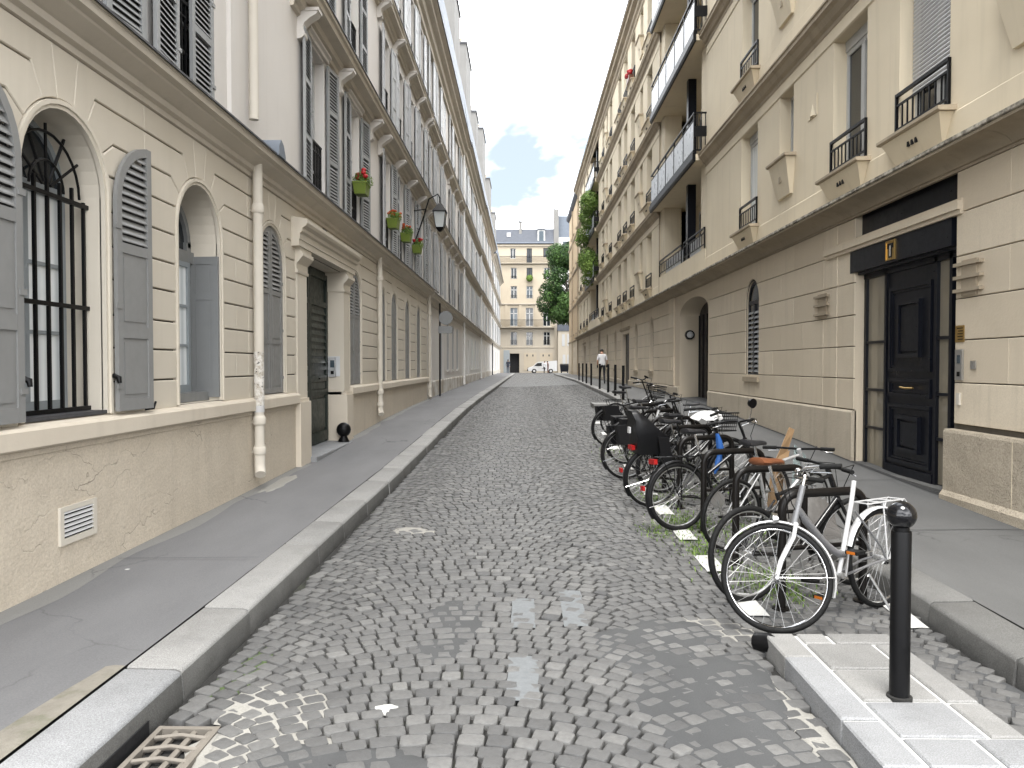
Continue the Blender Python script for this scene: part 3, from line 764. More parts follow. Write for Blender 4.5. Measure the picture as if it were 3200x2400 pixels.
def lbox(m, P, u0, u1, e0, e1, z0, z1):
    m.add([P(u0,e0,z0),P(u1,e0,z0),P(u1,e1,z0),P(u0,e1,z0),P(u0,e0,z1),P(u1,e0,z1),P(u1,e1,z1),P(u0,e1,z1)],
          [(0,3,2,1),(4,5,6,7),(0,1,5,4),(1,2,6,5),(2,3,7,6),(3,0,4,7)])
def leaf(parent, F, sh, sg, d, z0, w, zt, mat, arch=False, zones=None, ang=0.0, pitch=0.055, slat_objs=False, t=0.034, sw=0.07, far=False, name='shutter'):
    """one shutter leaf hinged at sh, running in direction sg; zones: list of ('l' louvre | 'p' panel, za, zb)"""
    ca, sa = cos(ang), sin(ang)
    def P(u, e, z): return F.pt(sh + sg*(u*ca) - sg*e*sa, d + u*sa + e*ca, z)
    m = MB()
    top = zt if not arch else zt + w
    ci = w - sw
    lbox(m, P, 0, sw, 0, t, z0, zt)
    lbox(m, P, w-sw, w, 0, t, z0, top - (0.002 if arch else 0))
    if arch:
        rs = []
        for i in range(9):
            a = pi/2*i/8
            o = (w - w*cos(a), zt + w*sin(a)); q = (w - ci*cos(a), zt + ci*sin(a))
            rs.append([P(o[0],0,o[1]),P(q[0],0,q[1]),P(q[0],t-.001,q[1]),P(o[0],t-.001,o[1])])
        m.rings(rs)
    zones = zones or [('l', z0+.09, top-.07)]
    rails = [(z0, zones[0][1])]; bk = MB()
    for a, b in zip(zones, zones[1:]): rails.append((a[2], b[1]))
    if not arch: rails.append((zones[-1][2], zt))
    for a, b in rails: lbox(m, P, sw, w-sw, 0.001, t-.001, a, b)
    for k, a, b in zones:
        if k == 'p':
            lbox(m, P, sw, w-sw, 0.008, t-.012, a, b)
            if not far: lbox(m, P, sw+.03, w-sw-.03, 0.006, t-.006, a+.035, b-.035)
        elif far: lbox(m, P, sw, w-sw, 0.008, t-.014, a, b)
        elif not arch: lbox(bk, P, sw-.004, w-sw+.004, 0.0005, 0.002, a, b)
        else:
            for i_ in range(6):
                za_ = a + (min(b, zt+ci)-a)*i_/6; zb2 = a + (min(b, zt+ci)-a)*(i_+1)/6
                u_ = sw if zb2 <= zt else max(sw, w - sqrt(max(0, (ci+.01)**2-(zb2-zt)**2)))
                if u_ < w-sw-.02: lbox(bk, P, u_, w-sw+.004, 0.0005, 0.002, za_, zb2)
    for q in (0.12, 0.5, 0.88):
        if not far: lbox(m, P, -0.025, 0.05, t-.004, t+.008, z0+(zt-z0)*q-.02, z0+(zt-z0)*q+.02)
    sh_o = m.build(name, mat, parent, 30)
    if bk.v: bk.build('louvre_shade', M['louvre_shade'], sh_o)  # added dark sheet standing in for shade between the slats
    # slats
    if not far:
        lm = MB()
        for k, a, b in zones:
            if k != 'l': continue
            z = a + pitch*.6
            lim = (zt + ci) if arch else b
            while z < min(b, lim) - pitch*.4:
                u0 = sw
                if arch and z > zt: u0 = max(sw, w - sqrt(max(0, ci*ci-(z-zt)**2)))
                if u0 < w - sw - .02:
                    q = MB() if slat_objs else lm
                    h = pitch*.36
                    q.add([P(u0,0.004,z+h),P(w-sw,0.004,z+h),P(w-sw,t-.004,z-h),P(u0,t-.004,z-h),
                           P(u0,0.004,z+h+.009),P(w-sw,0.004,z+h+.009),P(w-sw,t-.004,z-h+.009),P(u0,t-.004,z-h+.009)],
                          [(0,3,2,1),(4,5,6,7),(0,1,5,4),(1,2,6,5),(2,3,7,6),(3,0,4,7)])
                    if slat_objs: q.build('slat', mat, sh_o)
                z += pitch
        if lm.v: lm.build('louvres', mat, sh_o)
        # shade behind the louvres is the dark sheet built above
    return sh_o

def casement(parent, F, s0, s1, zb, zt, d, mat, glass, arch=False, rows=3, leaves=2, fw=0.05, far=False, name='window'):
    m = MB(); c = (s0+s1)/2; r = (s1-s0)/2
    fbox(m, F, s0, s0+fw, d, d+.05, zb, zt); fbox(m, F, s1-fw, s1, d, d+.05, zb, zt)
    fbox(m, F, s0+fw, s1-fw, d, d+.049, zb, zb+fw*1.5)
    if leaves == 2: fbox(m, F, c-fw*.8, c+fw*.8, d, d+.055, zb+fw*1.5, zt)
    if arch:
        rs = []
        for i in range(13):
            a = pi*i/12; o = (c-r*cos(a), zt+r*sin(a)); q = (c-(r-fw)*cos(a), zt+(r-fw)*sin(a))
            rs.append([F.pt(o[0],d,o[1]),F.pt(q[0],d,q[1]),F.pt(q[0],d+.049,q[1]),F.pt(o[0],d+.049,o[1])])
        m.rings(rs)
        fbox(m, F, s0+fw, s1-fw, d, d+.052, zt-.04, zt+.04)
    else: fbox(m, F, s0+fw, s1-fw, d, d+.049, zt-fw, zt)
    zz0, zz1 = zb+fw*1.5, zt - (0.04 if arch else fw)
    for i in range(1, rows):
        z = zz0 + (zz1-zz0)*i/rows
        if leaves == 2:
            fbox(m, F, s0+fw, c-fw*.8, d+.005, d+.045, z-.014, z+.014); fbox(m, F, c+fw*.8, s1-fw, d+.005, d+.045, z-.014, z+.014)
        else: fbox(m, F, s0+fw, s1-fw, d+.005, d+.045, z-.014, z+.014)
    o = m.build(name, mat, parent)
    ss = [(s0+fw, c-fw*.8), (c+fw*.8, s1-fw)] if leaves == 2 else [(s0+fw, s1-fw)]
    gl = glass if isinstance(glass, (list, tuple)) else [glass]*len(ss)
    for (a, b), gm_ in zip(ss, gl):
        for i in range(1 if far else rows):
            p = MB()
            za = zz0 + (zz1-zz0)*i/(1 if far else rows); zc = zz0 + (zz1-zz0)*(i+1)/(1 if far else rows)
            fbox(p, F, a, b, d+.018, d+.026, za, zc); p.build('pane', gm_, o)
    if arch:
        p = MB(); pp = [(c-(r-fw*.6)*cos(pi*i/12), zt+(r-fw*.6)*sin(pi*i/12)) for i in range(13)]
        fslab(p, F, [(a, b+.03) for a, b in pp], d+.018, d+.026); p.build('pane', M['glass'], o)
    return o

def railing(parent, F, s0, s1, z0, z1, d, mat=None, pitch=0.09, r=0.009, far=False):
    m = MB()
    fbox(m, F, s0, s1, d-.018, d+.018, z1-.03, z1); fbox(m, F, s0, s1, d-.012, d+.012, z0, z0+.02); fbox(m, F, s0, s1, d-.010, d+.010, z1-.16, z1-.145)
    n = max(2, int((s1-s0)/pitch))
    for i in range(n+1):
        s = s0+.01 + (s1-s0-.02)*i/n; fbox(m, F, s-r, s+r, d-r, d+r, z0+.02, z1-.03)
    if not far:
        for i in range(n):
            s = s0+.01+(s1-s0-.02)*(i+.5)/n
            m.ball(F.pt(s, d, z0+(z1-z0)*.42), pitch*.3, 6, (.4,1,1))
    return m.build('railing', mat or M['iron'], parent)

def console(parent, F, s, z0, h, dep, w, mat, name='console'):
    pr = [(0,0),(.22,.03),(.36,.12),(.34,.24),(.28,.36),(.34,.52),(.62,.68),(.92,.80),(1.0,.88),(1.0,1.0),(0,1.0)]
    m = MB(); fprof(m, F, [(a*dep, z0+b*h) for a, b in pr], s-w/2, s+w/2)
    fbox(m, F, s-w*.62, s+w*.62, 0, dep*1.06, z0+h*.9, z0+h+.001)
    return m.build(name, mat, parent, 40)

GZ = [1.30, 1.57, 1.84, 2.10, 2.38, 2.64, 2.91, 3.18, 3.44, 3.71, 3.935]
def block(parent, F, poly, d1=0.034, bev=0.007, mat=None, gz=0.0075, gs=0.0016):
    zc = (min(p[1] for p in poly) + max(p[1] for p in poly))/2; sc_ = (min(p[0] for p in poly)+max(p[0] for p in poly))/2
    q = [(s + (gs if s < sc_ else -gs), z + (gz if z < zc else -gz)) for s, z in poly]
    m = MB(); fslab(m, F, q, 0.0, d1 + RN.uniform(-.0012,.0012), bev); m.build('block', mat, parent)
def rustic(b, F, s0, s1, arches, ro=0.56, zs=3.0, mat=None, skip=()):
    """courses of projecting blocks; arches = centres of round-headed windows; skip = (a,b) ranges left plain"""
    mat = mat or M['cream']
    ev = sorted([(c-ro, c+ro, c) for c in arches] + [(a, bb, None) for a, bb in skip])
    gaps = []; cur = s0
    for a, bb, c in ev:
        if a > cur + .03: gaps.append((cur, a))
        cur = max(cur, bb)
    if cur < s1-.03: gaps.append((cur, s1))
    lowrows = list(zip(GZ, GZ[1:]))[:6]
    for a, e in gaps:
        for k, (za, zb) in enumerate(lowrows):
            n = max(1, int(round((e-a)/0.62)))
            cuts = [a]
            if n > 1: cuts += [a + (e-a)*(i + (0.16 if k % 2 else -0.16))/n for i in range(1, n)]
            elif (e-a) > .3 and k % 2: cuts += [a + (e-a)*.5]
            cuts.append(e)
            for p, q in zip(cuts, cuts[1:]): block(b, F, [(p,za),(q,za),(q,zb),(p,zb)], mat=mat)
    # upper courses around arches
    def nb(c, sgn):
        lim = s1 if sgn > 0 else s0
        for a, bb, cc in ev:
            if cc == c: continue
            if sgn > 0 and a >= c+ro-.01: lim = min(lim, (c + cc)/2 if cc is not None else a)
            if sgn < 0 and bb <= c-ro+.01: lim = max(lim, (c + cc)/2 if cc is not None else bb)
        return lim
    for c in arches:
        f1, f2, f3, f4 = math.asin(.18/ro), radians(35), radians(62), radians(80)
        b2 = (c, .63); 
        for sg in (1, -1):
            mm = nb(c, sg); W_ = abs(mm - c)
            def A(a0, a1): return [(c + sg*ro*cos(a0+(a1-a0)*i/4), zs + ro*sin(a0+(a1-a0)*i/4)) for i in range(5)]
            def X(o): return c + sg*min(o, W_)
            rows = [ [(c+sg*W_,2.91),(c+sg*W_,3.18)] + A(f1, 0) + [(c+sg*ro,2.91)],
                     [(c+sg*W_,3.18),(c+sg*W_,3.44),(X(.63),3.44)] + A(f2, f1),
                     [(c+sg*W_,3.44),(c+sg*W_,3.71),(X(.38),3.71)] + A(f3, f2) + [(X(.63),3.44)],
                     [(c+sg*W_,3.71),(c+sg*W_,3.935),(X(.16),3.935)] + A(f4, f3) + [(X(.38),3.71)] ]
            if W_ < .66:
                rows[1] = [(c+sg*W_,3.18),(c+sg*W_,3.44)] + A(f2, f1)
                rows[2] = [(c+sg*W_,3.44),(c+sg*W_,3.71),(X(.38),3.71)] + A(f3, f2)
            for r_ in rows:
                if W_ > ro + .02 or r_ is not rows[0]: block(b, F, r_, mat=mat)
        block(b, F, [(c-.16,3.935),(c+.16,3.935)] + arcpts(c, zs, ro, f4, pi-f4, 4), mat=mat)
    # upper courses of gaps next to plain ranges without arch
    for a, e in gaps:
        near_arch = any(abs(a-(c+ro)) < .02 or abs(e-(c-ro)) < .02 for c in arches)
        if not near_arch:
            for za, zb in list(zip(GZ, GZ[1:]))[6:]:
                block(b, F, [(a,za),(e,za),(e,zb),(a,zb)], mat=mat)

def archivolt(parent, F, c, ro, ri, zs, zb, mat, d1=0.05):
    m = MB(); rs = []
    pr = [(ri, -.01),(ri, d1*.7),(ri+(ro-ri)*.45, d1*.7),(ri+(ro-ri)*.5, d1),(ro, d1),(ro, -.01)]
    rs.append([F.pt(c+q, d, zb) for q, d in pr])
    for i in range(17):
        a = pi*i/16; rs.append([F.pt(c+q*cos(a), d, zs+q*sin(a)) for q, d in pr])
    rs.append([F.pt(c-q, d, zb) for q, d in pr])
    m.rings(rs); m.build('archivolt', mat, parent, 40)

COR1 = [(0,3.93),(.05,3.94),(.055,3.985),(.10,4.0),(.105,4.05),(.13,4.06),(.18,4.085),(.235,4.115),(.24,4.135),(.30,4.15),(.305,4.205),(.32,4.21),(.32,4.222),(0,4.30)]
def cornice1(b, s0, s1, mat=None):
    m = MB(); fprof(m, FL, COR1, s0, s1); m.build('cornice', mat or M['soffit'], b)
    m = MB(); fprof(m, FL, [(0,4.302),(.325,4.224),(.34,4.215),(.34,4.235),(0,4.315)], s0, s1); m.build('flashing', M['flash'], b)
def ledge(b, F, s0, s1, z, dep, mat, flash=True, name='string_course', k=1.0):
    pr = [(0,z-.34*k),(.05,z-.33*k),(.06,z-.27*k),(dep*.35,z-.25*k),(dep*.42,z-.18*k),(dep*.85,z-.15*k),(dep*.88,z-.08*k),(dep,z-.06*k),(dep,z),(0,z+.05)]
    m = MB(); fprof(m, F, pr, s0, s1); m.build(name, mat, b)
    if flash:
        m = MB(); fprof(m, F, [(0,z+.053),(dep+.012,z+.004),(dep+.02,z-.012),(dep+.02,z+.012),(0,z+.066)], s0, s1); m.build('flashing', M['flash'], b)

def upper(b, F, s0, s1, z0, z1, cents, w, zb, zt, wall, shut='shut_d', states=None, far=False, frame='frame_w', rail=True, dep=0.22, glass=None, slat_objs=False, wl=None, arch=False):
    m = MB()
    fwall(m, F, s0, s1, z0, z1, [dict(s0=c-w/2, s1=c+w/2, zb=zb, zt=zt, dep=dep) for c in cents])
    m.build('wall', wall, b)
    for i, c in enumerate(cents):
        st = (states[i % len(states)] if states else 'oo')
        g = glass or RN.choice(['glass','glass','glass_b','glass_c'])
        casement(b, F, c-w/2, c+w/2, zb, zt, -dep+.01, M[frame], M[g], rows=2 if far else 3, far=far)
        lw = (wl or w/2)
        for side, ch in zip((-1, 1), st):
            if ch == 'n': continue
            h = c + side*w/2
            zn = [('l', zb+.10, zb+(zt-zb)*.30), ('l', zb+(zt-zb)*.30+.07, zb+(zt-zb)*.66), ('l', zb+(zt-zb)*.66+.07, zt-.08)]
            if ch == 'o': leaf(b, F, h + side*.012, side, 0.03, zb+.02, lw, zt-.02, M[shut], zones=zn, ang=radians(RN.uniform(1.5, 7)), far=far, slat_objs=slat_objs)
            if ch == 'c': leaf(b, F, h - side*.004, -side, -0.035, zb+.02, lw-.006, zt-.02, M[shut], zones=zn, far=far, slat_objs=slat_objs)
            if ch == 'h': leaf(b, F, h - side*.004, -side, -0.01, zb+.02, lw-.006, zt-.02, M[shut], zones=zn, ang=radians(28), far=far, slat_objs=slat_objs)
        if rail: railing(b, F, c-w/2+.01, c+w/2-.01, zb+.05, zb+.92, -.06, far=far)

def band_plinth(b, F, s0, s1, mat=None, zt=1.30):
    m = MB(); fprof(m, F, [(-.02,-.6),(.035,-.6),(.035,1.10),(.05,1.105),(.055,1.145),(.035,1.15),(-.02,1.15)], s0, s1); m.build('dado', M['plinth'], b)
    m = MB(); fprof(m, F, [(-.02,1.152),(.09,1.152),(.105,1.165),(.105,zt-.025),(.09,zt-.005),(0,zt+.02),(-.02,zt+.02)], s0, s1); m.build('plinth_band', mat or M['cream2'], b)

def drain_mouth(m, F, s, d, r, z0):   # elbow at the foot
    m.tube([F.pt(s, d, z0+.35), F.pt(s, d, z0+.12), F.pt(s-.02, d+.01, z0+.05), F.pt(s-.07, d+.03, z0)], r*1.12, 14)
def downpipe(label, s, z0, z1, d=0.11, r=0.055, mat=None, foot=True, collars=(), F=FL):
    root = empty('downpipe', F.pt(s, d, z0), label=label, category='downpipe')
    m = MB(); m.tube([F.pt(s, d, z0+.3), F.pt(s, d, z1)], r, 14); m.build('pipe', mat or M['pipe'], root, 60)
    for z in collars:
        m = MB(); m.tube([F.pt(s, d, z), F.pt(s, d, z+.02), F.pt(s, d, z+.03), F.pt(s, d, z+.09), F.pt(s, d, z+.10), F.pt(s,d,z+.12)], [r*1.02,r*1.28,r*1.3,r*1.3,r*1.2,r*1.02], 14); m.build('collar', mat or M['pipe'], root, 40)
        m = MB(); fbox(m, F, s-.012, s+.012, -.01, d, z+.03, z+.055); m.build('bracket', mat or M['pipe'], root)
    if foot:
        m = MB(); drain_mouth(m, F, s, d, r, z0); m.build('foot', mat or M['pipe'], root, 60)
    return root

# ------------------------------------------------------------------ house A: the near one with open arched windows
bA = empty('town_house', FL.pt(5, 0, 0), label='cream town house with barred arched window and open grey shutters', category='house')
AR_A = [3.19, 5.46, 7.73]
RO, RI, ZS = 0.56, 0.50, 3.0
SA0, SA1 = 1.2, 9.06
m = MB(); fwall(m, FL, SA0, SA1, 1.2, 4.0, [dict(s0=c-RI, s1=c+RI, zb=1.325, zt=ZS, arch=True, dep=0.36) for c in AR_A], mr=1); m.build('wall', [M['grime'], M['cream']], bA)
rustic(bA, FL, SA0, SA1, AR_A)
for c in AR_A: archivolt(bA, FL, c, RO, RI, ZS, 1.325, M['cream'])
band_plinth(bA, FL, SA0, SA1); cornice1(bA, SA0, SA1)
# window 1 (and its neighbour behind the camera): curtains, bars, iron fan
for c in (3.19, 5.46):
    casement(bA, FL, c-RI, c+RI, 1.36, ZS, -.33, M['frame_g'], M['glass_c'], arch=True, rows=3)
    gr_ = empty('window_grille', FL.pt(c, -.1, 1.4), bA)
    for i in range(7):
        s = c - RI + .05 + i*(2*RI-.1)/6
        m = MB(); fbox(m, FL, s-.011, s+.011, -.121, -.099, 1.36, 3.03 if i % 6 else 2.95); m.build('bar', M['iron'], gr_)
    for z in (1.37, 2.14, 2.92):
        m = MB(); fbox(m, FL, c-RI-.005, c+RI+.005, -.125, -.095, z-.016, z+.016); m.build('rail', M['iron'], gr_)
    for rr_ in (0.20, 0.40):
        m = MB(); m.tube([FL.pt(c+rr_*cos(pi*i/14), -.11, 2.96+rr_*sin(pi*i/14)) for i in range(15)], .011, 6); m.build('fan_ring', M['iron'], gr_)
    for a in (35, 62, 90, 118, 145):
        m = MB(); m.tube([FL.pt(c+.06*cos(radians(a)), -.115, 2.95+.06*sin(radians(a))), FL.pt(c+.47*cos(radians(a)), -.115, 2.95+.47*sin(radians(a)))], .012, 6); m.build('fan_bar', M['iron'], gr_)
    for side in (-1, 1):
        zn = [('p', 1.43, 1.92), ('p', 2.02, 2.60), ('l', 2.68, 4.0)]
        leaf(bA, FL, c+side*(RI+.075), side, .055, 1.335, 0.52, ZS, M['shut'], arch=True, zones=zn, ang=radians(2.5), pitch=0.062, slat_objs=True)
        m = MB(); m.tube([FL.pt(c+side*(RI+.06), .05, 1.62), FL.pt(c+side*(RI+.05), .10, 1.60), FL.pt(c+side*(RI+.05), .105, 1.56)], [.02,.022,.016], 8); m.build('shutter_catch', M['iron'], bA, 60)
        m = MB(); m.tube([FL.pt(c+side*(RI+.60), .03, 1.32), FL.pt(c+side*(RI+.615), .10, 1.33), FL.pt(c+side*(RI+.62), .115, 1.39)], .010, 6); m.build('shutter_stay', M['iron'], bA, 60)
    m = MB(); fbox(m, FL, c-RI, c+RI, -.16, .03, 1.325, 1.352); m.build('sill', M['flash'], bA)
# window 2: narrow inner shutters folded into the reveal
c = 7.73
casement(bA, FL, c-RI+.14, c+RI-.10, 1.42, 2.78, -.30, M['frame_g'], [M['glass_b'], M['glass_c']], rows=3)
m = MB()
fbox(m, FL, c-RI, c-RI+.14, -.34, -.28, 1.33, 3.0); fbox(m, FL, c+RI-.10, c+RI, -.34, -.28, 1.33, 3.0); fbox(m, FL, c-RI, c+RI, -.34, -.25, 2.78, 2.90)
fbox(m, FL, c-RI, c+RI, -.36, -.10, 1.33, 1.42); m.build('window_surround', M['shut_b'], bA)
m = MB(); fslab(m, FL, arcpts(c, 2.9, RI-.02, 0, pi, 14), -.33, -.32); m.build('fanlight', M['glass'], bA)
m = MB(); m.rings([[FL.pt(c+q*cos(pi*i/12), dd, 2.95+q*sin(pi*i/12)) for q, dd in ((.5,-.33),(.43,-.33),(.43,-.28),(.5,-.28))] for i in range(13)]); m.build('fanlight_frame', M['shut_b'], bA, 40)
leaf(bA, FL, c+RI-.012, -1, -.30, 1.36, 0.32, 2.86, M['shut_b'], zones=[('p', 1.44, 2.40), ('p', 2.46, 2.78)], ang=radians(86))
leaf(bA, FL, c-RI+.012, 1, -.30, 1.36, 0.30, 2.86, M['shut_b'], zones=[('p', 1.44, 2.40), ('p', 2.46, 2.78)], ang=radians(86))
# vent in the dado
vt = empty('vent_grille', FL.pt(5.53, .04, .57), bA)
m = MB(); fbox(m, FL, 5.30, 5.345, .03, .052, .43, .70); fbox(m, FL, 5.715, 5.76, .03, .052, .43, .70); fbox(m, FL, 5.345, 5.715, .03, .051, .665, .70); fbox(m, FL, 5.345, 5.715, .03, .051, .43, .475); m.build('frame', M['pipe'], vt)
m = MB(); fbox(m, FL, 5.345, 5.715, .036, .038, .475, .665); m.build('back', M['dark'], vt)
for i in range(6):
    z = .49 + i*.032; m = MB(); m.add([FL.pt(5.345,.040,z+.018),FL.pt(5.715,.040,z+.018),FL.pt(5.715,.052,z),FL.pt(5.345,.052,z)], [(0,1,2,3)]); m.build('slat', M['white_pl'], vt)
# upper floors of A
upper(bA, FL, SA0, 8.55, 4.2, 7.1, [3.2, 5.48, 7.73], .96, 4.36, 6.66, M['white_wall'], 'shut_d', ['oo','oo','oc'], slat_objs=True, wl=.54)
m = MB(); fbox(m, FL, 8.55, 8.80, -.02, .05, 4.25, 13.2); m.build('pilaster', M['white_wall'], bA)
m = MB(); fbox(m, FL, 8.80, 9.06, -.02, .0, 4.25, 13.2); m.build('wall', M['white_wall'], bA)
ledge(bA, FL, SA0, 8.55, 7.1, .36, M['soffit'])
upper(bA, FL, SA0, 8.55, 7.1, 13.2, [3.2, 5.48, 7.73], .96, 7.4, 9.5, M['white_wall'], 'shut_d', ['oo'], far=True)
m = MB(); fbox(m, FL, SA0, SA1, -8, -.4, -.6, 13.2); m.build('core', M['dark'], bA)
m = MB(); fprof(m, FL, [(.45,13.1),(.45,13.25),(-.2,16.7),(-8,17),(-8,13.1)], SA0, SA1); m.build('roof', M['zinc'], bA)

# ------------------------------------------------------------------ house B: green door between pilasters
bB = empty('town_house', FL.pt(13, 0, 0), label='cream town house with dark green door under a stone entablature', category='house')
SB0, SB1 = 9.06, 17.0
AR_B = [9.96, 14.92]
DO = (11.44, 13.84, 3.36)
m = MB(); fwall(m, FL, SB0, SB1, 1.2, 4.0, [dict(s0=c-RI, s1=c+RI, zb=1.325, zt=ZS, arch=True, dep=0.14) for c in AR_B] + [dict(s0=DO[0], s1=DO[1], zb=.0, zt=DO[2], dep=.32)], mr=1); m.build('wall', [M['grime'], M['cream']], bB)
rustic(bB, FL, SB0, SB1, AR_B, skip=[(10.96, 14.30)])
for c in AR_B:
    archivolt(bB, FL, c, RO, RI, ZS, 1.325, M['cream'], .042)
    zn = [('p', 1.40, 1.98), ('p', 2.02, 2.62), ('l', 2.68, 4.0)]
    for side in (-1, 1): leaf(bB, FL, c+side*(RI-.006), -side, -.028, 1.335, RI-.010, ZS, M['shut'], arch=True, zones=zn, pitch=.06, slat_objs=(c < 12))
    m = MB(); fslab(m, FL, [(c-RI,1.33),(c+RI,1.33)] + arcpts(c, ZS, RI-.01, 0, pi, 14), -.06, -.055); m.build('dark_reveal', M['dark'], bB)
band_plinth(bB, FL, SB0, 10.92); band_plinth(bB, FL, 14.32, SB1)
cornice1(bB, SB0, SB1)
# door surround
for a, e in ((10.92, DO[0]+.02), (DO[1]-.02, 14.32)):
    pb = MB(); fbox(pb, FL, a, e, -.28, .11, -.5, 1.17); fbox(pb, FL, a+.02, e-.02, -.28, .085, 1.17, 1.22); pb.build('pedestal', M['cream2'], bB)
for a, e in ((10.98, DO[0]+.015), (DO[1]-.015, 14.26)):
    pb = MB(); fbox(pb, FL, a, e, -.28, .055, 1.22, 3.02); pb.build('pilaster', M['cream'], bB)
for a, e in ((10.98, DO[0]), (DO[1], 14.26)):
    m = MB(); fprof(m, FL, [(-.28,3.02),(.07,3.02),(.08,3.06),(.06,3.07),(.06,3.16),(.10,3.20),(.15,3.26),(.15,3.31),(.12,3.32),(.12,3.38),(-.28,3.38)], a-.05, e+.05); m.build('capital', M['cream'], bB)
m = MB(); fprof(m, FL, [(-.30,3.36),(.14,3.382),(.14,3.47),(.155,3.475),(.155,3.56),(.19,3.58),(.19,3.63),(.24,3.66),(.26,3.70),(.26,3.75),(0,3.80),(-.30,3.80)], 10.78, 14.40); m.build('entablature', M['cream'], bB)
m = MB(); fbox(m, FL, 10.70, 14.36, -.01, .018, 3.79, 3.935); m.build('frieze', M['cream'], bB)
# house number plate: dark with two light strokes
pn = empty('number_plate', FL.pt(12.4, .02, 3.85), bB)
m = MB(); fbox(m, FL, 12.52, 12.78, .019, .03, 3.80, 3.925); m.build('plate', M['iron'], pn)
m = MB(); fbox(m, FL, 12.59, 12.615, .03, .033, 3.82, 3.905); fbox(m, FL, 12.685, 12.71, .03, .033, 3.82, 3.905); m.build('digit', M['pipe'], pn)
# the door
dr = empty('door', FL.pt(12.2, -.48, .3), bB)
zg_d = zg(XL, 12.2)+KH+.10
m = MB(); fbox(m, FL, DO[0], DO[1], -.32, -.27, zg_d-.1, DO[2]); m.build('leaf_back', M['green_door'], dr)
cm = (DO[0]+DO[1])/2
for k, (a, e) in enumerate(((DO[0]+.02, cm-.006), (cm+.006, DO[1]-.02))):
    m = MB(); dd = -.268
    fbox(m, FL, a, a+.10, dd, dd+.035, zg_d, 3.3); fbox(m, FL, e-.10, e, dd, dd+.035, zg_d, 3.3)
    for z_, h_ in ((zg_d+.02,.17),(1.18,.10),(1.42,.10),(1.62,.07),(2.72,.09),(3.2,.1)): fbox(m, FL, a+.10, e-.10, dd, dd+.033, z_, z_+h_)
    fbox(m, FL, a+.15, e-.15, dd, dd+.018, zg_d+.25, 1.12); fbox(m, FL, a+.15, e-.15, dd, dd+.018, 1.30, 1.40)
    m.build('leaf', M['green_door'], dr)
    for i in range(8):
        m = MB(); z_ = 1.74+i*.12; m.add([FL.pt(a+.10,dd-.002,z_+.07),FL.pt(e-.10,dd-.002,z_+.07),FL.pt(e-.10,dd+.028,z_),FL.pt(a+.10,dd+.028,z_)],[(0,1,2,3)]); m.build('slat', M['green_door'], dr)
    m = MB(); m.tube([FL.pt((a+e)/2-.08,dd+.05,1.47),FL.pt((a+e)/2+.08,dd+.05,1.47)], .012, 6); m.build('handle', M['iron'], dr)
m = MB(); fprof(m, FL, [(-.30,zg_d-.2),(.20,zg_d-.2),(.20,zg_d-.035),(.19,zg_d-.02),(-.30,zg_d-.01)], DO[0]-.02, DO[1]+.02); m.build('door_step', M['granite_b'], bB)
# intercom on the far reveal, facing the street corner
ip = empty('intercom', (XL-.1, 13.82, 1.6), bB)
yj = DO[1]-.015
m = MB(); m.box((XL-.235, yj-.008, 1.50), (XL-.02, yj, 1.86)); m.build('plate', M['shut_l'], ip)
m = MB(); m.box((XL-.215, yj-.03, 1.49), (XL-.09, yj-.008, 1.84)); m.build('body', M['steel'], ip)
m = MB(); m.box((XL-.19, yj-.034, 1.66), (XL-.115, yj-.03, 1.79)); m.build('screen', M['glass_b'], ip)
m = MB(); m.box((XL-.18, yj-.036, 1.54), (XL-.125, yj-.03, 1.60)); m.build('button', M['iron'], ip)
# upper floors of B
CB = [12.28, 14.96]
upper(bB, FL, SB0, SB1, 4.2, 7.1, CB, .96, 4.36, 6.66, M['white_wall'], 'shut_d', ['oo'], slat_objs=True, frame='frame_w', wl=.52)
ledge(bB, FL, 10.9, SB1, 7.1, .36, M['soffit'])
for s in (11.32, 13.62, 16.4): console(bB, FL, s, 6.44, .44, .30, .18, M['white_wall'])
for c in CB:
    m = MB(); fprof(m, FL, [(0,6.70),(.05,6.70),(.05,6.76),(.09,6.78),(.09,6.82),(0,6.84)], c-.62, c+.62); m.build('hood_mould', M['white_wall'], bB)
upper(bB, FL, SB0, SB1, 7.1, 10.1, CB, .96, 7.45, 9.5, M['white_wall'], 'shut_d', ['oo'], frame='frame_w', wl=.50)
ledge(bB, FL, 10.9, SB1, 10.1, .30, M['soffit'])
upper(bB, FL, SB0, SB1, 10.1, 13.2, CB, .96, 10.4, 12.4, M['white_wall'], 'shut_m', ['oo'], far=True)
m = MB(); fbox(m, FL, SB0, SB1, -8, -.55, -.6, 13.2); m.build('core', M['dark'], bB)
m = MB(); fprof(m, FL, [(.45,13.1),(.45,13.25),(-.2,16.7),(-8,17),(-8,13.1)], SB0, SB1); m.build('roof', M['zinc'], bB)

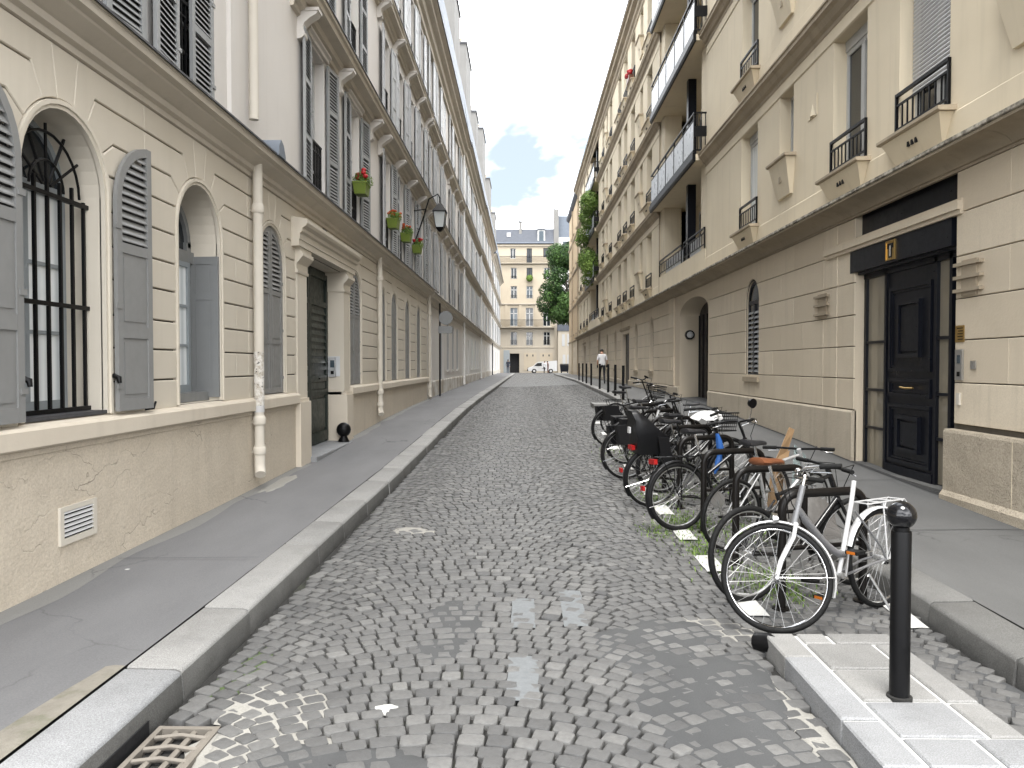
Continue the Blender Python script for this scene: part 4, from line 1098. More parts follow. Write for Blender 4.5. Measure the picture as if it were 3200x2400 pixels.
# ------------------------------------------------------------------ house C: four arched shutters and flower pots
bC = empty('town_house', FL.pt(21, 0, 0), label='cream town house with row of narrow grey arched shutters and pots of red flowers', category='house')
SC0, SC1 = 17.0, 26.0
AR_C = [17.75, 19.40, 21.62, 23.9]
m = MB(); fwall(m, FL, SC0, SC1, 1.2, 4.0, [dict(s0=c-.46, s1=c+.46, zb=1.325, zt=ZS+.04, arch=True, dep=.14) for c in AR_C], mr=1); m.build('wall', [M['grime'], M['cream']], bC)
rustic(bC, FL, SC0, SC1, AR_C, ro=.52, zs=ZS+.04)
for c in AR_C:
    archivolt(bC, FL, c, .52, .46, ZS+.04, 1.325, M['cream'], .042)
    for side in (-1, 1): leaf(bC, FL, c+side*.454, -side, -.028, 1.335, .45, ZS+.04, M['shut'], arch=True, zones=[('p',1.40,2.0),('p',2.04,2.66),('p',2.72,3.3)], far=True)
band_plinth(bC, FL, SC0, SC1); cornice1(bC, SC0, SC1)
CC = [18.55, 20.65, 22.75, 24.85]
upper(bC, FL, SC0, SC1, 4.2, 7.1, CC, .96, 4.36, 6.66, M['white_wall'], 'shut_m', ['oo'], wl=.5)
ledge(bC, FL, SC0, SC1, 7.1, .36, M['soffit'])
for s in (17.5, 19.6, 21.7, 23.8, 25.8): console(bC, FL, s, 6.44, .44, .30, .18, M['white_wall'])
upper(bC, FL, SC0, SC1, 7.1, 10.1, CC, .96, 7.45, 9.5, M['white_wall'], 'shut_m', ['oo'], far=True)
ledge(bC, FL, SC0, SC1, 10.1, .30, M['soffit'])
for s in (17.5, 19.6, 21.7, 23.8, 25.8): console(bC, FL, s, 9.5, .40, .30, .18, M['white_wall'])
upper(bC, FL, SC0, SC1, 10.1, 13.2, CC, .96, 10.4, 12.5, M['white_wall'], 'shut_l', ['oo'], far=True)
def eave_roof(b, s0, s1, z=13.2, mat=None, zr=16.7):
    m = MB(); fprof(m, FL, [(0,z-.55),(.08,z-.55),(.10,z-.42),(.20,z-.36),(.24,z-.22),(.40,z-.15),(.42,z-.05),(.55,z),(.55,z+.06),(0,z+.06)], s0, s1); m.build('eave', mat or M['soffit'], b)
    m = MB(); fprof(m, FL, [(.50,z+.062),(.585,z+.03),(.585,z+.10),(.50,z+.12)], s0, s1); m.build('gutter', M['flash'], b)
    m = MB(); fprof(m, FL, [(.48,z+.07),(.42,z+.5),(.02,zr),(-8,zr+.4),(-8,z+.07)], s0, s1); m.build('roof', M['zinc'], b)
eave_roof(bC, SC0, SC1)
m = MB(); fbox(m, FL, SC0, SC1, -8, -.3, -.6, 13.2); m.build('core', M['dark'], bC)

# ------------------------------------------------------------------ houses further along
def far_house(label, s0, s1, wall, shut, gf_open, cents, z2=(7.1,10.1,13.2), gf=None, zr=16.7, doors=(), gfwall=None, ledge_m=None, conso=True):
    b = empty('town_house', FL.pt((s0+s1)/2, 0, 0), label=label, category='house')
    ops = [dict(s0=c-w/2, s1=c+w/2, zb=zb, zt=zt, dep=.18) for c, w, zb, zt in gf_open]
    m = MB(); fwall(m, FL, s0, s1, -.6, 4.2, ops); m.build('wall', gfwall or wall, b)
    for i, (c, w, zb, zt) in enumerate(gf_open):
        if i in doors:
            m = MB(); fbox(m, FL, c-w/2, c+w/2, -.17, -.12, zb, zt); fbox(m, FL, c-w/2, c-w/2+.1, -.12, -.09, zb, zt); fbox(m, FL, c+w/2-.1, c+w/2, -.12, -.09, zb, zt); fbox(m, FL, c-.04, c+.04, -.12, -.085, zb, zt); m.build('door', M['shut_m'], b)
        else:
            for side in (-1, 1): leaf(b, FL, c+side*(w/2-.006), -side, -.06, zb, w/2-.008, zt, M[shut], zones=[('l', zb+.1, zb+(zt-zb)*.45), ('l', zb+(zt-zb)*.45+.08, zt-.08)], far=True)
        m = MB(); fbox(m, FL, c-w/2-.08, c+w/2+.08, 0, .06, zb-.08, zb-.002); m.build('sill', wall, b)
    m = MB(); fprof(m, FL, [(-.02,-.6),(.05,-.6),(.05,1.0+.1),(.03,1.14),(-.02,1.14)], s0, s1); m.build('plinth', M['peel'], b)
    ledge(b, FL, s0, s1, 4.15, .30, ledge_m or M['soffit'], name='cornice')
    z0 = 4.15
    for k, z1 in enumerate(z2):
        upper(b, FL, s0, s1, z0, z1, cents, .98, z0+.32, z1-.55, wall, shut if k < 2 else 'shut_l', ['oo','oo','cc','oo','nn'], far=True, rail=(s0 < 45), dep=.16)
        if k < len(z2)-1:
            ledge(b, FL, s0, s1, z1, .28, ledge_m or M['soffit'])
            if conso:
                for i in range(len(cents)+1):
                    s = s0+.3 if i == 0 else (cents[i-1]+cents[min(i,len(cents)-1)])/2 if i < len(cents) else s1-.3
                    console(b, FL, s, z1-.56, .38, .24, .16, wall)
        z0 = z1
    eave_roof(b, s0, s1, z2[-1], zr=zr)
    m = MB(); fbox(m, FL, s0, s1, -8, -.3, -.6, z2[-1]); m.build('core', M['dark'], b)
    return b
def cs(a, b, n): return [a + (b-a)*(i+.5)/n for i in range(n)]
bD = far_house('pale house with plain doorway behind the traffic sign pole', 26.0, 41.0, M['white_wall'], 'shut_m',
    [(27.1, 1.2, .55, 3.45), (31.2, 1.2, .6, 3.2), (33.6,1.1,1.5,3.5), (36.0,1.1,1.5,3.5), (38.4,1.1,1.5,3.5)], cs(26.2, 41, 6), doors=(0, 1))
bE = far_house('off white house with long grey shutters and a scarred plinth', 41.0, 58.0, M['white_wall2'], 'shut_l',
    [(43.2,1.1,1.5,3.4), (46.2,1.2,.6,3.2), (49.5,1.1,1.5,3.4), (53,1.1,1.5,3.4), (56,1.1,1.5,3.4)], cs(41.2, 58, 7), z2=(7.2,10.2,13.4), doors=(1,), conso=False)
bF = far_house('white weathered house with closed pale shutters beside a dark drainpipe', 58.0, 80.0, M['white_wall2'], 'shut_l',
    [(61,1.2,1.5,3.4), (65,1.2,1.5,3.4), (69.5,1.2,.65,3.3), (74,1.2,1.5,3.4)], cs(58.3, 80, 8), z2=(7.3,10.4,13.6), doors=(2,), conso=False)
bG = far_house('last white house of the row before the crossing street', 80.0, 108.0, M['white_wall'], 'shut_l',
    [(85,1.3,1.5,3.4), (92,1.3,.7,3.3), (99,1.3,1.5,3.4)], cs(80.3, 108, 9), z2=(7.2,10.2,13.2), doors=(1,), conso=False)
# chimney stacks above the roofs
for i, (s0_, s1_, zt_) in enumerate(((26.5,28.5,20.0),(36.5,39.6,19.4),(44,48,19.9),(53,55.5,19.0),(62,66,20.6),(74,78,19.5),(88,92,19.0))):
    ch = empty('chimney_stack', FL.pt(s0_, -.6, 16), label=['pale chimney stack nearest the camera on the shuttered row', 'second pale chimney stack with a dark cap above the shuttered row','third chimney stack above the shuttered row, broad and white','narrow fourth chimney stack on the zinc roof','fifth chimney stack above the shuttered row, tall and white','sixth chimney stack, small against the sky','farthest chimney stack at the end of the shuttered row'][i], category='chimney', group='chimney stacks on the shuttered row')
    m = MB(); fbox(m, FL, s0_, s1_, -1.4, .05, 13.6, zt_); m.build('stack', M['chim'], ch)
    m = MB(); fbox(m, FL, s0_-.06, s1_+.06, -1.46, .11, zt_, zt_+.12); m.build('cap', M['flash'], ch)
    for k in range(3):
        m = MB(); m.lathe([(.12,0),(.10,.35),(.13,.36),(.13,.42)], FL.pt(s0_+(s1_-s0_)*(k+.5)/3, -.4, zt_+.12), 8); m.build('pot', M['rcornice'], ch)

# downpipes
d1 = downpipe('cream downpipe with scarred paint between the near house and the green door', 9.15, .40, 4.15, .125, .058, collars=(.62, .98, 3.50))
m = MB(); m.tube([FL.pt(9.15,.125,1.22),FL.pt(9.15,.125,1.86)], .0595, 14, caps=False)
def scar():
    mt, t, b = nodes_of('scarred_paint'); g = N(t,'ShaderNodeNewGeometry').outputs['Position']
    c = mixc(t, ramp(t, noise_n(t,g,9,6,.7),.45,(0,0,0),.56,(1,1,1)), (0.62,0.60,0.56), (0.40,0.36,0.30))
    c = mixc(t, ramp(t, noise_n(t,mapping(t,g,(1,1,1),(3,1,0)),26,4,.6),.60,(0,0,0),.66,(1,1,1)), c, (0.03,0.03,0.03))
    t.links.new(c,b.inputs['Base Color']); b.inputs['Roughness'].default_value=.8; return mt
M['scar'] = scar()
m.build('scarred_paint', M['scar'], d1, 60)
m = MB(); m.tube([FL.pt(9.15,.125,1.14),FL.pt(9.15,.125,1.22)], .0605, 14, caps=False); m.build('white_sticker', M['white_pl'], d1, 60)
downpipe('cream upper downpipe on the plain wall above the cornice', 9.12, 4.3, 13.0, .10, .055, foot=False, collars=(6.2, 9.3))
m = MB(); m.rings([[FL.pt(9.36+a*.13, dd, z) for a, z in ((-1,4.22),(-.9,4.34),(-.3,4.42),(.4,4.38),(1,4.26),(1,4.22))] for dd in (.02,.20,.36)]); m.build('rainwater_hopper', M['zinc'], None, 60, label='small zinc rainwater cover on the cornice above the cream downpipe', category='hopper')
downpipe('cream downpipe right of the green door house', 16.98, .62, 4.15, .12, .055, collars=(.78, 1.05, 3.55))
downpipe('cream downpipe where the arched shutters end', 26.0, .60, 4.1, .12, .055, collars=(.9, 3.4))
downpipe('tall white downpipe between two pale houses', 41.0, .66, 13.0, .14, .06, M['white_wall2'], collars=(1.0, 4.0, 7.2))
downpipe('distant white downpipe on the weathered houses', 58.0, .7, 13.0, .14, .06, M['white_wall2'], collars=(4.0,))
downpipe('dark drainpipe on the far white house', 79.0, .7, 4.2, .14, .055, M['iron'], collars=())
# ================================================================== RIGHT ROW
FR = Fac(XR, 'R')
RG = [1.06, 1.51, 1.97, 2.42, 2.88, 3.35, 3.80]
def rcourse(b, s0, s1, arches=(), mat=None, blk=1.25, zlist=RG, d1=.028, arch_r=.47, zs=3.0, zb=1.46):
    """long ashlar courses with recessed bed joints; arches = centres of narrow round-headed openings"""
    mat = mat or M['rashlar']
    ev = sorted(arches)
    for k, (za, zb_) in enumerate(zip(zlist, zlist[1:])):
        segs = []; cur = s0
        for c in ev:
            top = zs + arch_r
            if za >= top - .02 or zb_ <= zb + .06: continue
            segs.append((cur, c-arch_r, c)); cur = c+arch_r
        segs.append((cur, s1, None))
        for a, e, c in segs:
            n = max(1, int(round((e-a)/blk)))
            cuts = [a] + [a+(e-a)*(i + (.2 if k % 2 else -.2))/n for i in range(1, n)] + [e]
            for i, (p, q) in enumerate(zip(cuts, cuts[1:])):
                poly = [(p, za), (q, za), (q, zb_), (p, zb_)]
                # shape the blocks that touch an arch head
                for cc in ev:
                    for side in (-1, 1):
                        edge = cc + side*arch_r
                        if zb_ > zs and za < zs + arch_r and (abs(q-edge) < .01 if side < 0 else abs(p-edge) < .01):
                            lo = max(za, zs); hi = min(zb_, zs + arch_r)
                            pts = []
                            for j in range(7):
                                z = lo + (hi-lo)*j/6; w_ = sqrt(max(0, arch_r**2-(z-zs)**2)); pts.append((cc+side*w_, z))
                            if hi < zb_: pts.append((cc, zb_))
                            if za < zs: pts = [(edge, za)] + pts
                            poly = ([(p, za)] + pts + [(p, zb_)]) if side < 0 else ([(q, zb_)] + pts[::-1] + [(q, za)])
                            if poly[0] == poly[-1]: poly.pop()
                block(b, FR, poly, d1=d1, bev=.006, mat=mat, gz=.0055, gs=.0008)

def slit_window(b, c, w, zb, zs, dep=.16):
    o = casement(b, FR, c-w/2, c+w/2, zb, zs, -dep+.01, M['navy'], M['glass'], arch=True, rows=1, far=True)
    for side in (-1, 1):
        a = c - w/2 + .04 if side < 0 else c + .04
        for i in range(14):
            z = zb + .1 + i*.1
            if z > zs - .15: break
            m = MB(); e = a + w/2 - .085
            m.add([FR.pt(a,-dep+.05,z+.055),FR.pt(e,-dep+.05,z+.055),FR.pt(e,-dep+.085,z),FR.pt(a,-dep+.085,z)], [(0,1,2,3)]); m.build('slat', M['shut_b'], o)
    m = MB(); fbox(m, FR, c-w/2-.08, c+w/2+.08, -.02, .07, zb-.10, zb-.002); m.build('sill', M['rcornice'], b)

def corbel_sill(b, c, w, z, small=False):
    h = .62 if small else .30; t = .28 if small else .20
    a0, a1 = c-w/2-.16, c+w/2+.16
    m = MB(); fprof(m, FR, [(0,z-.05),(.19,z-.05),(.21,z-.035),(.21,z+.0),(-.05,z+.012),(-.05,z-.05)], a0, a1); m.build('sill', M['rcornice'], b)
    m = MB(); q = .16 if not small else .13
    top = [(a0+.05, z-.052), (a1-.05, z-.052), (a1-.05-q, z-.052-h), (a0+.05+q, z-.052-h)]
    rs = [[FR.pt(s, 0, zz) for s, zz in top], [FR.pt(top[0][0],.17,top[0][1]), FR.pt(top[1][0],.17,top[1][1]), FR.pt(top[2][0],.05,top[2][1]), FR.pt(top[3][0],.05,top[3][1])]]
    m.rings(rs); o = m.build('corbel', M['rstone'], b)
    if not small:
        for k in (-1,0,1):
            m = MB(); m.obox(FR.pt(c+k*.09, .118, z-.19), ((1,0,0),(0,1,0),(0,0,1)), (.01,.022,.03)); m.build('drain_slot', M['dark'], o)
    else:
        m = MB(); m.obox(FR.pt(c, .112, z-.36), ((1,0,0),(0,1,0),(0,0,1)), (.008,.05,.06)); m.build('panel', M['rcornice'], o)

def iron_rail(b, c, w, z, far=False):
    s0, s1 = c-w/2, c+w/2; d = .02
    ro_ = empty('window_rail', FR.pt(c, d, z), b) if not far else None
    m = MB()
    fbox(m, FR, s0-.03, s1+.03, d-.02, d+.02, z+.52, z+.56)
    fbox(m, FR, s0-.02, s1+.02, d-.012, d+.012, z+.40, z+.425); fbox(m, FR, s0-.02, s1+.02, d-.012, d+.012, z+.10, z+.125)
    for s in (s0-.02, s1+.02): fbox(m, FR, s-.016, s+.016, d-.016, d+.016, z+.0, z+.555)
    if far:
        n = 7
        for i in range(1, n): fbox(m, FR, s0+w*i/n-.008, s0+w*i/n+.008, d-.008, d+.008, z+.125, z+.40)
        m.build('window_rail', M['iron'], b); return
    m.build('frame', M['iron'], ro_)
    n = 9
    for i in range(1, n):
        m = MB(); fbox(m, FR, s0+w*i/n-.009, s0+w*i/n+.009, d-.008, d+.008, z+.125, z+.40); m.build('bar', M['iron'], ro_)

def rfloor(b, s0, s1, z0, z1, wins, slits, mats=None, far=False, roller=()):
    """one storey: wins = centres of full windows, slits = centres of small high windows"""
    wall = mats or M['rstone']; w, ws = 1.16, .72
    zs, zh = z0+.52, z1-.55
    ops = [dict(s0=c-w/2, s1=c+w/2, zb=zs, zt=zh, dep=.26) for c in wins] + [dict(s0=c-ws/2, s1=c+ws/2, zb=z0+1.38, zt=zh, dep=.26) for c in slits]
    m = MB(); fwall(m, FR, s0, s1, z0, z1, ops); m.build('wall', wall, b)
    for c in wins:
        rl = c in roller
        casement(b, FR, c-w/2, c+w/2, zs, zh-.16, -.25, M['frame_w'], M[RN.choice(['glass','glass','glass_c','glass_b'])], rows=1, far=True, fw=.07)
        m = MB(); fbox(m, FR, c-w/2, c+w/2, -.25, -.18, zh-.16, zh); m.build('blind_box', M['frame_w'], b)
        if rl:
            rb = empty('roller_blind', FR.pt(c, -.17, zs), b)
            z = zs+.55
            while z < zh-.16:
                m = MB(); m.add([FR.pt(c-w/2+.02,-.165,z),FR.pt(c+w/2-.02,-.165,z),FR.pt(c+w/2-.02,-.155,z+.022),FR.pt(c-w/2+.02,-.155,z+.022),FR.pt(c+w/2-.02,-.165,z+.044),FR.pt(c-w/2+.02,-.165,z+.044)], [(0,1,2,3),(3,2,4,5)])
                m.build('slat', M['white_pl'], rb); z += .05
        corbel_sill(b, c, w, zs)
        iron_rail(b, c, w, zs+.01, far)
    for c in slits:
        casement(b, FR, c-ws/2, c+ws/2, z0+1.38, zh, -.25, M['frame_w'], M['glass'], rows=1, leaves=1, far=True, fw=.06)
        corbel_sill(b, c, ws, z0+1.38, True)
    # thin shadow groove under each string
    m = MB(); fprof(m, FR, [(-.005,z1-.545),(.006,z1-.545),(.02,z1-.53),(.02,z1-.335),(-.005,z1-.335)], s0, s1) ; m.build('frieze', wall, b)
    m = MB(); fprof(m, FR, [(-.005,z0+.10),(.016,z0+.10),(.016,z0+.445),(.006,z0+.46),(-.005,z0+.46)], s0, s1); m.build('skirt_band', wall, b)
def rstring(b, s0, s1, z, name='string_course'):
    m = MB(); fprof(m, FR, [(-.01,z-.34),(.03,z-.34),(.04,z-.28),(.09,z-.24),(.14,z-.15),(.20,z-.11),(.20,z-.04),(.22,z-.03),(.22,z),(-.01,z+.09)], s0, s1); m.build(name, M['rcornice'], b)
def rcove(b, s0, s1, step=2.0):
    root = empty('cove_cornice', FR.pt(s0, 0, 3.8), b)
    a = s0
    while a < s1 - .01:
        e = min(s1, a+step)
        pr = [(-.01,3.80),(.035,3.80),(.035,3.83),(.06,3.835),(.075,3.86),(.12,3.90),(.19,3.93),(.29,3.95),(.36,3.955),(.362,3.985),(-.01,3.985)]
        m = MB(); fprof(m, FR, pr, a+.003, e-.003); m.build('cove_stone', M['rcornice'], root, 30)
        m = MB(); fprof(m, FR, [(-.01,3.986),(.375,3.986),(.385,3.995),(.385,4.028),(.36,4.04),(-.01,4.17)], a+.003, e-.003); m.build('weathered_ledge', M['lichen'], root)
        a = e

STR = [7.18, 10.26, 13.34]
EAVE = 16.45
bR = empty('apartment_building', FR.pt(12, 0, 0), label='beige stone apartment building with the tall black entrance door', category='apartment building')
R0, R1 = 1.5, 20.15
PO = (8.53, 11.08, 3.84)        # portal opening
SW = 15.99
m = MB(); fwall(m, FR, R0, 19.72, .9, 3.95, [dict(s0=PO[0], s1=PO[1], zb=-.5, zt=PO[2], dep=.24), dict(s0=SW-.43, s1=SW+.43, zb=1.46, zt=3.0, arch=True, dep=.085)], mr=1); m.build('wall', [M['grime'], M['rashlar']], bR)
rcourse(bR, R0, 8.49, blk=1.1); rcourse(bR, 12.20, 19.70, [SW])
# pilaster strip beside the portal
for k, (za, zb_) in enumerate(zip(RG, RG[1:])):
    for a, e in ((11.68, 12.195), (PO[1]+.0, 11.675)):
        block(bR, FR, [(a,za),(e,za),(e,zb_),(a,zb_)], d1=.028 if a > 11.5 else .020, mat=M['rashlar'], gz=.006)
m = MB(); fprof(m, FR, [(-.02,-.5),(.05,-.5),(.05,1.02),(.03,1.05),(-.02,1.05)], PO[1], 19.72); m.build('plinth', M['rplinth'], bR)
m = MB(); fprof(m, FR, [(-.4,-.5),(.15,-.5),(.15,.28),(.11,.33),(.11,.97),(.10,1.0),(-.4,1.02)], R0, PO[0]+.02); m.build('plinth', M['rpit'], bR)
for s in (7.35, 6.1, 4.9): 
    m = MB(); fbox(m, FR, s-.004, s+.004, .10, .112, .33, .97); m.build('joint', M['rstone'], bR)
slit_window(bR, SW, .86, 1.46, 3.0, .085)
rcove(bR, R0, 26.9)
# portal
pt_ = empty('entrance', FR.pt(9.9, -.3, .3), bR)
zd = zg(XR, 9.8) + KH + .02
m = MB(); fbox(m, FR, PO[0]-.16, PO[1]+.98, .0, .09, 3.38, 3.47); fbox(m, FR, PO[0]-.16, PO[1]+.98, .0, .06, 3.33, 3.379); fbox(m, FR, PO[0]-.16, PO[1]+.98, .0, .05, 3.471, 3.50); m.build('transom_moulding', M['rashlar'], pt_)
m = MB(); fbox(m, FR, PO[0], PO[1], -.24, -.08, 3.49, PO[2]); m.build('fascia', M['navy'], pt_)
m = MB(); fbox(m, FR, PO[0]+.05, PO[1]+.13, -.2, .034, 3.02, 3.325); fbox(m, FR, PO[0]+.02, PO[1]-.02, -.2, -.02, 2.98, 3.019); m.build('lintel_panel', M['navy'], pt_)
# glazed screen and door set back
DD = -.15
def yb(s): return s*(XR-DD)/XR     # where a mark measured on the facade plane falls on the recessed plane
s_dl, s_dr = yb(8.91), yb(10.07)
m = MB()
for s in (yb(8.55)+.02, s_dr+.03, yb(10.72)-.03, s_dl-.03): fbox(m, FR, s-.03, s+.03, DD-.04, DD+.04, zd, 3.0)
fbox(m, FR, PO[0], PO[1], DD-.04, DD+.04, 2.92, 3.02)
for z in (1.36+.0, .83, 2.02): 
    fbox(m, FR, s_dr+.06, yb(10.72)-.06, DD-.02, DD+.03, z-.018, z+.018); fbox(m, FR, yb(8.55)+.05, s_dl-.06, DD-.02, DD+.03, z-.018, z+.018)
m.build('screen_frame', M['navy'], pt_)
lob = glassm('lobby_glass', (0.30,0.265,0.20), rough=.03, wob=.01)
for a, e in ((s_dr+.06, yb(10.72)-.06), (yb(8.55)+.05, s_dl-.06)):
    zs_ = [zd+.02, .83, 1.36, 2.02, 2.92]
    for za, zb_ in zip(zs_, zs_[1:]):
        m = MB(); fbox(m, FR, a, e, DD-.008, DD, za, zb_); m.build('pane', lob, pt_)
do = empty('door', FR.pt(10, DD, zd), pt_)
m = MB(); fbox(m, FR, s_dl, s_dr, DD-.04, DD+.01, zd, 2.92); m.build('door_leaf', M['navy'], pt_)
def mould(m, a, e, za, zb_, w_, d0, d1):
    fbox(m, FR, a, e, d0, d1, za, za+w_); fbox(m, FR, a, e, d0, d1, zb_-w_, zb_); fbox(m, FR, a, a+w_, d0, d1, za+w_, zb_-w_); fbox(m, FR, e-w_, e, d0, d1, za+w_, zb_-w_)
for za, zb_ in ((1.62, 2.72), (1.30, 1.53), (zd+.16, 1.20)):
    m = MB(); mould(m, s_dl+.07, s_dr-.07, za, zb_, .045, DD+.01, DD+.045); mould(m, s_dl+.125, s_dr-.125, za+.055, zb_-.055, .02, DD+.01, DD+.03); m.build('panel_moulding', M['navy'], pt_)
for za, zb_ in ((1.80, 2.52), (zd+.32, 1.06)):
    m = MB(); mould(m, s_dl+.32, s_dr-.32, za, zb_, .05, DD+.01, DD+.06); fbox(m, FR, s_dl+.40, s_dr-.40, DD+.01, DD+.04, za+.08, zb_-.08); m.build('raised_panel', M['navy'], pt_)
m = MB(); fbox(m, FR, s_dl, s_dr, DD+.01, DD+.05, zd, zd+.12); m.build('kick_rail', M['navy'], pt_)
bpy.data.objects.remove(do)
m = MB(); m.tube([FR.pt((s_dl+s_dr)/2-.16, DD+.06, 1.415), FR.pt((s_dl+s_dr)/2, DD+.075, 1.41), FR.pt((s_dl+s_dr)/2+.16, DD+.06, 1.42)], .013, 8); m.build('handle', M['brass'], pt_, 60)
m = MB(); fbox(m, FR, PO[0], PO[1], -.24, .02, zd-.12, zd+.01); m.build('threshold', M['granite_d'], pt_)
m = MB(); fbox(m, FR, PO[0]-.3, PO[1]+.7, -1.2, -.24, -.3, 3.9); m.build('lobby', M['dark'], pt_)
# gilded number plate
npl = empty('number_plate', FR.pt(9.98, .03, 3.16), pt_)
m = MB(); mould(m, 9.86, 10.10, 3.05, 3.30, .016, .034, .049); fbox(m, FR, 9.87, 10.09, .034, .040, 3.06, 3.29); m.build('plate', M['brass'], npl)
m = MB(); fbox(m, FR, 9.90, 10.06, .040, .044, 3.20, 3.265); fbox(m, FR, 9.935, 10.025, .040, .044, 3.08, 3.20); m.build('emblem', M['iron'], npl)
m = MB(); fbox(m, FR, 9.965, 9.995, .044, .047, 3.10, 3.235); m.build('emblem_stroke', M['pipe'], npl)
# fittings on the pier
m = MB(); fbox(m, FR, 8.32, 8.45, .028, .05, 1.54, 1.87); o = m.build('intercom', M['steel'], bR)
m = MB(); fbox(m, FR, 8.35, 8.41, .05, .053, 1.72, 1.81); m.build('screen', M['glass_b'], o); m = MB(); fbox(m, FR, 8.355, 8.405, .05, .055, 1.58, 1.63); m.build('button', M['iron'], o)
m = MB(); fbox(m, FR, 8.31, 8.475, .028, .036, 1.95, 2.13); o = m.build('plaque', M['brass'], bR)
for i in range(5):
    m = MB(); fbox(m, FR, 8.33, 8.33+.11*RN.uniform(.6,1), .036, .0375, 1.975+i*.03, 1.985+i*.03); m.build('engraved_line', M['iron'], o)
m = MB(); fbox(m, FR, 8.09, 8.17, .028, .045, 1.66, 1.745); m.build('key_box', M['steel'], bR)
m = MB(); fbox(m, FR, 8.36, 8.42, .028, .05, 1.27, 1.40); m.build('bell_push', M['pipe'], bR)
# decorative triple bars beside the door
for s0_, s1_ in ((7.98, 8.47), (11.95, 12.50)):
    for k, z in enumerate((2.50, 2.64, 2.78)):
        m = MB(); fbox(m, FR, s0_, s1_, .026, .075, z-.018, z+.018); m.build('guilloche_bar', M['rcornice'], bR)
    m = MB(); fbox(m, FR, s0_+.10, s1_-.12, .026, .05, 2.44, 2.82); m.build('guilloche_back', M['rcornice'], bR)
# upper floors, near part
z0 = 4.03
for k, z1 in enumerate(STR + [EAVE]):
    rfloor(bR, R0, R1, z0, z1, [2.7, 5.0, 9.30, 11.38, 16.35], [7.2, 14.06], far=k > 1, roller=(9.30,) if k == 0 else ())
    if k < 3: rstring(bR, R0, R1, z1)
    z0 = z1
m = MB(); fslab(m, FR, [(12.6,5.75),(12.98,5.75),(12.98,6.1),(12.6,6.1)], 0, .012); m.build('wall_plate', M['rstone'], bR)
m = MB(); m.add([FR.pt(12.62,0.0,5.76),FR.pt(12.92,0.0,5.76),FR.pt(12.77,0.0,6.05),FR.pt(12.77,.05,5.78)], [(0,1,3),(1,2,3),(2,0,3)]); m.build('vent_cowl', M['rstone'], bR)
def reave(b, s0, s1, z=EAVE):
    m = MB(); fprof(m, FR, [(-.01,z-.5),(.05,z-.5),(.08,z-.40),(.16,z-.34),(.18,z-.22),(.34,z-.15),(.36,z-.04),(.46,z),(.46,z+.08),(-.01,z+.2)], s0, s1); m.build('eave', M['rcornice'], b)
    m = MB(); fprof(m, FR, [(.46,z+.081),(.48,z+.06),(.48,z+.14),(-6,z+1.2),(-6,z+.2)], s0, s1); m.build('roof', M['slate'], b)
reave(bR, R0, 26.9)
m = MB(); fbox(m, FR, R0, R1, -8, -.45, -.6, 16.4); m.build('core', M['dark'], bR)

